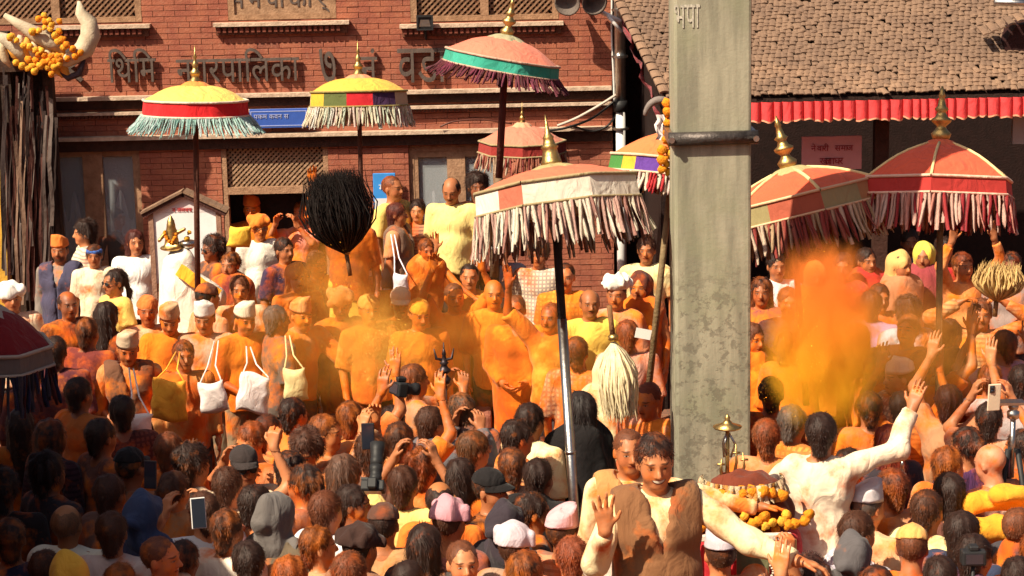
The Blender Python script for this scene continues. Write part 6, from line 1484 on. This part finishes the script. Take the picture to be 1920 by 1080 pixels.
p(1628, 952, 'man in a pale grey folded hat in profile', hat=('topi', (.66, .60, .62), .05), hair=('short', DKG), face=130, top=(A, (.72, .42, .24), .6), skin=S1, powder=.3, fine=True)
p(1818, 1006, 'black haired man seen from behind near the small camera', hair=('bowl', BLK), face=172, top=(A, NAVY, .5), skin=S2, powder=.05)
p(1846, 872, 'bald man in a pale scarf leaning in beside the tripod', hair=None, hat=None, face=-140, pitch=15, top=(A, (.74, .50, .40), .5), skin=(.58, .25, .14), powder=.3)
p(1704, 1046, 'man in an orange cap looking down at the bottom edge', hat=('cap', (.80, .40, .12)), hair=('short', BRN), face=160, pitch=14, top=(A, (.52, .2, .1), .5), skin=S2, powder=.5)
p(1652, 1042, 'man in a charcoal hood with pink collar below the grey hat', hat=('hood', (.10, .09, .095)), face=165, top=(A, (.62, .33, .36), .5), skin=S2, powder=.1)
p(1872, 1000, 'man with orange brown profile and cropped hair at the edge', hair=('crop', BRN), face=120, top=('jacket', (.055, .05, .06), 1), skin=(.42, .17, .07), powder=.4)
p(1912, 1050, 'man in a flame orange shirt at the bottom corner', hair=('short', DBR), face=150, top=(A, (.85, .17, .03), .5), skin=S2, powder=.5)
p(1862, 1072, 'black haired head at the bottom edge beside the small camera', hair=('short', BLK), face=180, top=(A, DKG, .5), skin=S2, powder=.1)
p(1626, 1016, 'man in a bright white shirt pressed against the cream tunic', hair=('short', DBR), face=150, top=(A, (.82, .82, .84), .5), skin=S2, powder=.03)
p(1858, 792, 'man lifting a white phone over the purple patterned shirt', pose='phoneup', hair=('short', BLK), face=-165, top=(A, (.55, .30, .2), .3), skin=S1, powder=.3)
p(1812, 838, 'woman in a purple dress with a glittering strap beside the tripod', hair=('bun', BLK), face=-150, top=(A, (.09, .03, .10), .5), skin=S2, powder=.1, build=.9)
p(1770, 1030, 'person in a plum jacket below the pale shirt', hair=('short', BLK), face=160, top=('jacket', (.16, .06, .12), 1), skin=S2, powder=.15)
p(1766, 962, 'man in a pale yellow shirt before the bamboo pole', hair=('short', DBR), face=170, top=(A, (.84, .70, .36), .5), skin=S2, powder=.15)
p(1530, 1092, 'dark haired head in front of the cream tunic at the bottom', hair=('bushy', (.03, .012, .010)), face=170, top=(A, (.3, .1, .07), .5), skin=S2, powder=.2)
# front centre
SM = p(1228, 868, 'smiling man in a brown vest and cream shirt waving with fingers spread', pose='wave', hair=('short', BLK), face=6, pitch=6, top=(A, (.85, .70, .42), .97), over=('vest', (.22, .10, .045)), skin=(.50, .19, .08), powder=.18, fine=True, size=1.06, build=1.12, smile=1, roll=-3, base=.62); bench('plain wooden bench under the feet of the smiling man', SM[0].location.x, SM[0].location.y, .35, .62, (.2, .1, .05, 1))
TV = p(1180, 848, 'man in a tan vest behind the smiling man with his arm stretched out', pose='spread', hair=('crop', BRN), face=8, top=(A, (.84, .68, .40), .97), over=('vest', (.50, .25, .09)), skin=(.42, .15, .06), powder=.3, fine=True, base=.45); bench('wooden bench under the man in the tan vest', TV[0].location.x, TV[0].location.y, .3, .45, (.22, .11, .06, 1))
p(1070, 772, 'person with very long black hair and black coat behind the silver pole', hair=('long', (.012, .009, .010)), face=178, top=('shawl', (.012, .010, .011), 0), low=BLKC, lowkind='skirt', skin=S3, powder=.03, size=1.03)
p(1010, 792, 'person in a cream shirt behind the black coat', hair=('short', BLK), face=165, top=(A, (.82, .70, .42), .5), skin=S2, powder=.2)
p(985, 905, 'person in a black jacket in the dark middle of the crowd', hair=('short', BLK), face=175, top=('jacket', BLKC, 1), skin=S3, powder=.03)
p(1130, 968, 'person in black at the elbow of the smiling man', hair=('bushy', BLK), face=180, top=('jacket', BLKC, 1), skin=S3, powder=.02)
p(1112, 1080, 'man in a pale folded hat at the bottom below the vest', hat=('topi', (.76, .60, .50), .1), hair=('short', BRN), face=170, top=(A, CRM, .5), skin=S2, powder=.2)
p(1350, 1040, 'man in a lilac grey folded hat in front of the palanquin', hat=('topi', (.50, .42, .47), .05), hair=('short', DBR), face=175, pose='phoneup', top=(A, (.6, .3, .16), .4), skin=S1, powder=.3)
p(1300, 1165, 'person raising a hand at the bottom before the brown vest', pose='armup', hair=('short', BRN), face=160, top=(A, (.62, .40, .2), .4), skin=S1, powder=.3)
p(1440, 1160, 'person pointing a finger up before the red palanquin', pose='fist', hair=('short', BRN), face=-150, top=(A, REDC, .4), skin=S1, powder=.2)
p(895, 850, 'man with swept brown hair in profile in the middle of the crowd', hair=('bowl', (.07, .03, .012)), face=120, top=(A, (.52, .27, .14), .5), skin=S1, powder=.3)
p(958, 826, 'dark haired man looking away before the cream sleeve', hair=('short', BLK), face=150, top=(A, (.62, .33, .15), .5), skin=S2, powder=.3)
p(856, 776, 'man in a slate blue jacket leaning across with a camera', pose='reach', hair=('short', (.05, .03, .02)), face=-150, top=('jacket', (.10, .095, .11), 1), skin=S2, powder=.12)
p(808, 800, 'person in a grey blue coat beside the raised camera', pose='phone', hair=('short', DBR), face=165, top=('jacket', (.12, .115, .13), 1), skin=S2, powder=.1)
p(778, 715, 'person aiming a camera in front of the yellow shirt', pose='phone', hair=('short', BRN), face=150, top=(A, (.40, .24, .15), .5), skin=S2, powder=.35)
p(836, 926, 'balding man with a dark fringe of hair seen from behind', hair=('receding', BLK), face=178, top=(A, (.83, .20, .03), .5), skin=(.45, .17, .06), powder=.25)
p(912, 920, 'man in a black cap with a patterned scarf over his mouth', hat=('cap', BLKC, 0), hair=('short', BLK), face=60, top=(A, BLKC, .5), skin=S2, powder=.05)
p(866, 985, 'man in a rolled pink knitted hat seen from behind', hat=('knit', (.60, .28, .33), .05), hair=('short', DBR), face=175, top=(A, (.3, .1, .08), .5), skin=S2, powder=.15)
p(812, 1008, 'person with a smooth black bob in front of the yellow shirt', hair=('long', BLK), face=175, top=(A, DKG, .5), skin=S2, powder=.05)
p(868, 1058, 'boy with an orange face turned to the camera at the bottom', hair=('crop', BRN), face=14, top=(A, (.85, .66, .25), .4), skin=(.55, .22, .10), powder=.1, fine=True, pitch=-4)
p(938, 982, 'person in a dark hood between the pink hats', hat=('hood', (.04, .03, .04)), face=170, top=('jacket', (.03, .025, .03), 1), skin=S3, powder=.05)
p(952, 1046, 'man in a crumpled white hat at the bottom', hat=('knit', (.62, .52, .58), .05), hair=('short', DBR), face=150, top=(A, (.4, .26, .18), .5), skin=S2, powder=.2)
p(1026, 1008, 'man in a pink folded hat beside the silver pole', hat=('topi', (.72, .40, .44), .05), hair=('short', DBR), face=165, top=(A, (.55, .27, .15), .5), skin=S2, powder=.3)
p(1064, 1056, 'person with cropped auburn hair at the foot of the silver pole', hair=('short', (.15, .040, .018)), face=178, top=(A, (.72, .42, .3), .5), skin=(.5, .2, .1), powder=.5)
p(757, 912, 'man in a yellow shirt seen from behind holding up a long lens camera', pose='phoneup', hair=('short', DBR), face=-172, top=(A, (.86, .62, .20), .35), skin=S2, powder=.04, fine=True)
p(720, 985, 'man in a brown cap worn backwards seen from behind', hat=('skullcap', (.11, .05, .035)), hair=('short', BLK), face=180, top=(A, (.5, .26, .12), .4), skin=S2, powder=.15)
p(690, 858, 'person with a dark brown mop of hair near the long lens', hair=('bushy', DBR), face=175, top=(A, (.2, .1, .07), .5), skin=S2, powder=.2)
p(642, 878, 'person with long grey brown hair before the man in yellow', hair=('long', (.075, .04, .028)), face=170, top=(A, (.28, .13, .08), .5), skin=S2, powder=.3)
p(622, 806, 'man with an orange lit profile and dark flat hair lifting a phone', pose='phoneup', hair=('short', DBR), face=75, top=(A, (.56, .28, .13), .4), skin=(.52, .21, .08), powder=.4)
p(574, 848, 'bearded man with wavy dark hair looking down', hair=('bushy', (.05, .02, .012)), face=-10, pitch=16, top=(A, (.5, .22, .1), .5), skin=S2, stubble=1, powder=.3)
p(590, 962, 'man with brown hair in a white shirt seen from behind', hair=('short', (.09, .03, .014)), face=165, top=(A, (.80, .78, .80), .4), skin=(.5, .2, .1), powder=.04)
p(640, 1046, 'person in a broad dark brown hat at the bottom', hat=('turban', (.045, .022, .018), .05), face=170, top=(A, (.3, .14, .08), .5), skin=S2, powder=.2)
p(602, 1068, 'orange haired head at the bottom beside the olive jacket', hair=('short', (.14, .045, .015)), face=170, top=(A, (.6, .35, .1), .5), skin=S2, powder=.5)
p(522, 968, 'person in a grey hood and olive jacket with a backpack', hat=('hood', (.14, .125, .12), .03), face=178, top=('jacket', (.14, .105, .07), 1), skin=S2, powder=.08, fine=True, size=1.04, build=1.15)
p(540, 896, 'young man in profile with a dark quiff above the grey hood', hair=('short', BLK), face=70, top=(A, (.3, .2, .14), .5), skin=S1, powder=.2)
p(486, 888, 'person in a dark hat and sunglasses above the olive jacket', hat=('cap', (.04, .03, .03), 0), glasses='dark', face=20, top=(A, (.62, .45, .3), .5), skin=S3, powder=.2)
p(470, 830, 'orange faced man in profile below the white bag', hair=('short', DBR), face=-40, pitch=10, top=(A, (.46, .24, .12), .5), skin=(.55, .21, .08), powder=.5)
p(440, 905, 'person punching a fist into the air near the raised white phone', pose='fist', hair=('short', DBR), face=-170, top=(A, (.76, .60, .42), .3), skin=S1, powder=.2)
p(398, 872, 'man with a heavy mop of black hair photographing the men', pose='phone', hair=('bushy', BLK), face=160, top=(A, (.70, .52, .34), .4), skin=S2, powder=.2)
p(330, 858, 'person with brown hair below the orange bag', hair=('short', BRN), face=170, top=(A, (.62, .30, .10), .5), skin=S2, powder=.6)
p(270, 868, 'person in a dark cap with a headlamp below the beige capped man', hat=('cap', BLKC, 0), face=165, top=(A, (.2, .11, .07), .5), skin=S3, powder=.15)
p(300, 978, 'person in a navy blue hood seen from behind', hat=('hood', (.045, .065, .14), .0), face=176, top=('jacket', (.05, .06, .12), 1), skin=S2, powder=.03)
p(304, 1048, 'man with a red lit profile and short hair at the bottom', hair=('crop', (.10, .035, .02)), face=75, top=(A, (.66, .55, .42), .5), skin=(.62, .18, .07), powder=.35, fine=True)
p(126, 984, 'bald brown man in a white vest seen from behind', hair=('receding', (.12, .06, .03)), face=165, top=(A, (.80, .76, .62), .35), skin=(.36, .15, .06), powder=.04, fine=True)
p(190, 1062, 'person wrapped in a golden yellow shawl at the bottom', hair=('veil', (.82, .46, .06)), face=170, top=('shawl', (.82, .46, .06), 0), skin=S2, powder=.2)
p(208, 928, 'person with a dark brown head in the shade', hair=('short', (.04, .016, .010)), face=160, top=(A, (.18, .10, .08), .5), skin=S3, powder=.3)
p(368, 968, 'man in a white printed shirt holding a white phone', pose='phone', hair=('short', DBR), face=-165, top=(A, (.70, .70, .74), .4), skin=S1, powder=.04)
p(244, 985, 'man in a pale mauve shirt squeezed by the navy hood', hair=('short', DBR), face=165, top=(A, (.62, .50, .46), .5), skin=S2, powder=.15)
p(420, 1010, 'person in a pale vest and purple trousers beside the olive jacket', hair=('short', DBR), face=170, top=(A, (.76, .66, .56), .2), skin=S2, powder=.15)
p(470, 1060, 'person with dark hair at the bottom before the backpack', hair=('short', BLK), face=178, top=(A, (.12, .07, .06), .5), skin=S2, powder=.1)
p(704, 1060, 'man in a rust shirt below the backwards cap', hair=('short', BRN), face=175, top=(A, (.6, .26, .1), .5), skin=S2, powder=.5)
# more heads and arms packed between
for u, v, lb, c, hr, f, ps in (
    (352, 908, 'woman with her hair in a bun between the phones', (.5, .25, .12), 'bun', 150, 'stand'), (556, 1012, 'man with a side glance beside the white shirt', (.55, .3, .16), 'short', 110, 'stand'), (668, 935, 'man in ochre turned towards the long lens', (.6, .36, .1), 'short', 80, 'stand'),
    (612, 898, 'woman with tied hair below the lifted phone', (.4, .16, .1), 'pony', -120, 'stand'), (764, 838, 'person clapping hands high beside the slate blue jacket', (.6, .3, .12), 'short', 165, 'armsup'), (805, 868, 'boy with tousled hair above the balding man', (.62, .26, .08), 'bushy', 140, 'stand'),
    (868, 892, 'woman in rust with centre parted hair above the black cap', (.5, .14, .04), 'long', 160, 'stand'), (935, 868, 'man with greying hair left of the cream sleeve', (.5, .3, .2), 'short', -140, 'stand'), (992, 966, 'man in a dark coat looking sideways past the pink hat', (.04, .03, .03), 'short', 100, 'stand'),
    (990, 1066, 'child in a brown jumper at the bottom between two hats', (.25, .1, .05), 'bowl', 165, 'stand'), (742, 1074, 'bare shouldered man at the bottom behind the black bob', (.6, .3, .12), 'crop', 150, 'stand'), (345, 1066, 'woman in pale cotton at the bottom by the red lit man', (.7, .55, .42), 'bun', 160, 'stand'),
    (86, 1066, 'man in grey at the very bottom beside the white vest', (.2, .17, .16), 'short', 150, 'stand'), (246, 1080, 'person in brown at the bottom beside the golden shawl', (.25, .12, .07), 'short', 175, 'stand'), (436, 958, 'man in a rose shirt next to the printed shirt', (.6, .26, .22), 'short', 120, 'stand'),
    (505, 808, 'youth with cropped hair below the cream bag', (.45, .2, .08), 'crop', 150, 'stand'), (552, 778, 'man with orange hair looking up at the row of men', (.6, .24, .06), 'short', 170, 'stand'), (660, 790, 'man raising a hand towards the yellow haze', (.55, .22, .07), 'short', 165, 'armup'),
    (726, 796, 'woman in a rust shawl behind the raised camera', (.45, .12, .04), 'bun', 150, 'stand'), (1648, 762, 'man with dusty red hair below the powder burst', (.55, .2, .08), 'short', 165, 'stand'), (1640, 890, 'girl with a low ponytail beside the wine red hair', (.5, .2, .1), 'pony', 160, 'stand'),
    (1790, 886, 'man with a sunlit ear beside the bamboo pole foot', (.6, .3, .14), 'short', 130, 'stand'), (1745, 1070, 'boy in apricot at the bottom beside the orange cap', (.7, .34, .14), 'short', 165, 'stand'), (1636, 1086, 'woman in brick red at the bottom by the charcoal hood', (.45, .1, .05), 'long', 160, 'stand'),
    (1908, 838, 'man in russet at the edge behind the tripod', (.5, .18, .07), 'short', -130, 'stand'), (1832, 706, 'woman clapping over her head near the raised phone', (.6, .24, .12), 'bun', 170, 'armsup'), (1720, 775, 'man in burnt orange stretching up beside the bamboo pole', (.62, .2, .05), 'short', 160, 'armsup'),
    (1650, 560, 'boy on tiptoe behind the powder burst', (.6, .2, .1), 'short', 10, 'stand'), (1800, 690, 'man in saffron between the raised forearms', (.75, .32, .05), 'short', 150, 'stand'), (700, 520, 'man in saffron below the platform', (.80, .34, .04), 'crop', 10, 'stand'),
    (880, 520, 'man in deep orange under the edge of the big fringe', (.76, .30, .04), 'crop', 0, 'armup'), (1060, 520, 'man in amber behind the silver pole top', (.76, .36, .06), 'crop', -10, 'stand'), (560, 520, 'woman in a rust veil beside the platform', (.55, .18, .05), 'veil', 20, 'stand'),
    (345, 668, 'boy squeezed between the orange bag and the tan shirt', (.55, .25, .08), 'short', 20, 'stand')):
    p(u, v, lb, hair=(hr, BLK if (u + v) % 3 else DBR) if hr != 'veil' else ('veil', c), face=f, pose=ps, top=(A, c, .4 + .5*(u % 2)), skin=(S1, S2, S2, S3)[(u + v) % 4], powder=.45, size=.94 + .08*((u*13 + v) % 7)/6)
# in the shade on the left, part of it put into dark clothes
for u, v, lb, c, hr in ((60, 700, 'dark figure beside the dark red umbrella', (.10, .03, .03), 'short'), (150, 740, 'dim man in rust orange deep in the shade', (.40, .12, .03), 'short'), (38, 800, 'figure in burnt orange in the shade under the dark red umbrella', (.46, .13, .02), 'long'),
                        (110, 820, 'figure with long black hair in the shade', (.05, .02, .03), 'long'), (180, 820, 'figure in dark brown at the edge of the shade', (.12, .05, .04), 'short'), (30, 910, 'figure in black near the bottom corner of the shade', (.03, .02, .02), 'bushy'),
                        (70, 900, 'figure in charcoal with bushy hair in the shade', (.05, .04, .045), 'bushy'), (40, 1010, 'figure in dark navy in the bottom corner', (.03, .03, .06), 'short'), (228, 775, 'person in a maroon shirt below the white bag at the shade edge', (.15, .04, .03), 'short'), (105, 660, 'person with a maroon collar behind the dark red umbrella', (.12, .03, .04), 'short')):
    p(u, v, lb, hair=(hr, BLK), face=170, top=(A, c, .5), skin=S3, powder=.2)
# ------------------------------------------------------------------ what they hold
cloth_bag('bright orange cloth bag hanging before the leaning man', 318, 712, 14.15, .26, .30, (.90, .44, .05, 1), 4, (330, 660, 14.4), .5)
cloth_bag('white cloth bag hanging from the man in the tan shirt', 394, 716, 14.1, .20, .22, (.80, .70, .68, 1), -8, (402, 640, 14.45))
cloth_bag('large white cloth bag hanging from the man with clasped hands', 480, 702, 14.0, .23, .28, (.84, .74, .74, 1), 10, (462, 650, 14.4))
cloth_bag('cream cloth bag with a flat base in the middle of the orange men', 551, 690, 14.0, .17, .23, (.80, .66, .34, 1), -3, (535, 630, 14.3))
cloth_bag('white bag low on the hip of the man at the shade edge', 264, 776, 12.9, .17, .14, (.80, .68, .64, 1), 14, (242, 690, 13.5))
cloth_bag('yellow cloth bundle at the shoulder of the white shirted man', 452, 425, 17.4, .20, .18, (.88, .52, .06, 1), 10, None, .3)
cloth_bag('white bag slung on the girl on the platform', 752, 512, 16.3, .13, .20, (.74, .72, .80, 1), 4, (733, 440, 16.75), .03)
camera_obj('black camera held up near the yellow haze by an outstretched hand', at_depth(748, 728, 12.5), 120, 10)
lc = at_depth(700, 905, 9.9); co_ = camera_obj('black camera with long zoom lens raised beside the yellow shirt', lc + Vector((0, 0, -.02)), 175, -55, .85)
MB().lathe([(.036, 0), (.04, .05), (.036, .055), (.042, .10), (.046, .15), (.04, .15)], 20, (0, 0, 0)).obj('zoom_barrel', M['black'], co_, True, loc=(-.01, -.12, 0), rot=(rad(90), 0, 0))
bp = at_depth(1825, 1045, 9.1); camera_obj('small camera on a stick near the black haired man', bp, 180, 0, .8); tag(MB().tube([(0, 0, -1.1), (0, 0, -.04)], .009, 8).obj('selfie_stick', M['black'], None, True, loc=bp), 'thin black stick under the small camera at the bottom', 'stick')
phone('white phone held by the man in the printed shirt', at_depth(372, 962, 9.85), 195, 10)
phone('pale phone lifted above the purple dress', at_depth(1864, 745, 11.0), 10, 5, (.75, .6, .45, 1))
phone('dark phone screen raised beside the dark brown mop of hair', at_depth(690, 818, 11.3), 180, 0, (.03, .03, .03, 1))
phone('dark phone held over the crowd below the orange bag', at_depth(282, 890, 10.8), 165, 8, (.05, .045, .045, 1))
pc = at_depth(1206, 626, 13.9); o = MB().box((-.055, 0, -.035), (.055, .004, .035)).obj('paper', M['plastic'], None, color=(.8, .78, .74, 1), loc=pc, rot=(0, rad(12), 0)); tag(o, 'small white printed card beside the bamboo pole', 'card')
# backpack on the olive jacket
bkp = at_height(522, 1062, 1.16); bk = empty('backpack', bkp + Vector((0, -.05, -.22)), 0); tag(bk, 'grey brown backpack on the person in the grey hood', 'backpack')
b_ = MB().box((-.14, -.09, 0), (.14, .07, .36)).obj('pack', M['cloth'], bk, color=(.13, .10, .085, 1)); bevel_mesh(b_.data, .05, 3); b_["powder"] = .1
b_ = MB().box((-.11, -.12, .04), (.11, -.088, .19)).obj('pocket', M['cloth'], bk, color=(.10, .085, .08, 1)); bevel_mesh(b_.data, .02, 2); b_["powder"] = .1
MB().tube([(-.12, -.105, .25), (0, -.125, .26), (.12, -.105, .25)], .008, 6).obj('zip', M['cloth'], bk, True, (.5, .22, .1, 1))

# nobody stands inside a neighbour: ease apart those who came out too close
loc = np.array([[r.location.x, r.location.y] for r, *_ in PEOPLE]); pin = np.array([root_pin[r.name] for r, *_ in PEOPLE]); home = loc.copy()
for it in range(60):
    d = loc[:, None] - loc[None]; d[..., 1] *= .8; L = np.sqrt((d**2).sum(-1)) + np.eye(len(loc))*9
    m = L < .31
    if not m.any(): break
    push = (d/(L[..., None] + 1e-6))*np.where(m, (.31 - L)*.5, 0)[..., None]
    loc += np.where(pin[:, None], 0, push.sum(1)*np.array([.5, 1.2]))
    loc = home + np.clip(loc - home, -.13, .13)
for (r, *_), q in zip(PEOPLE, loc): r.location.x, r.location.y = q
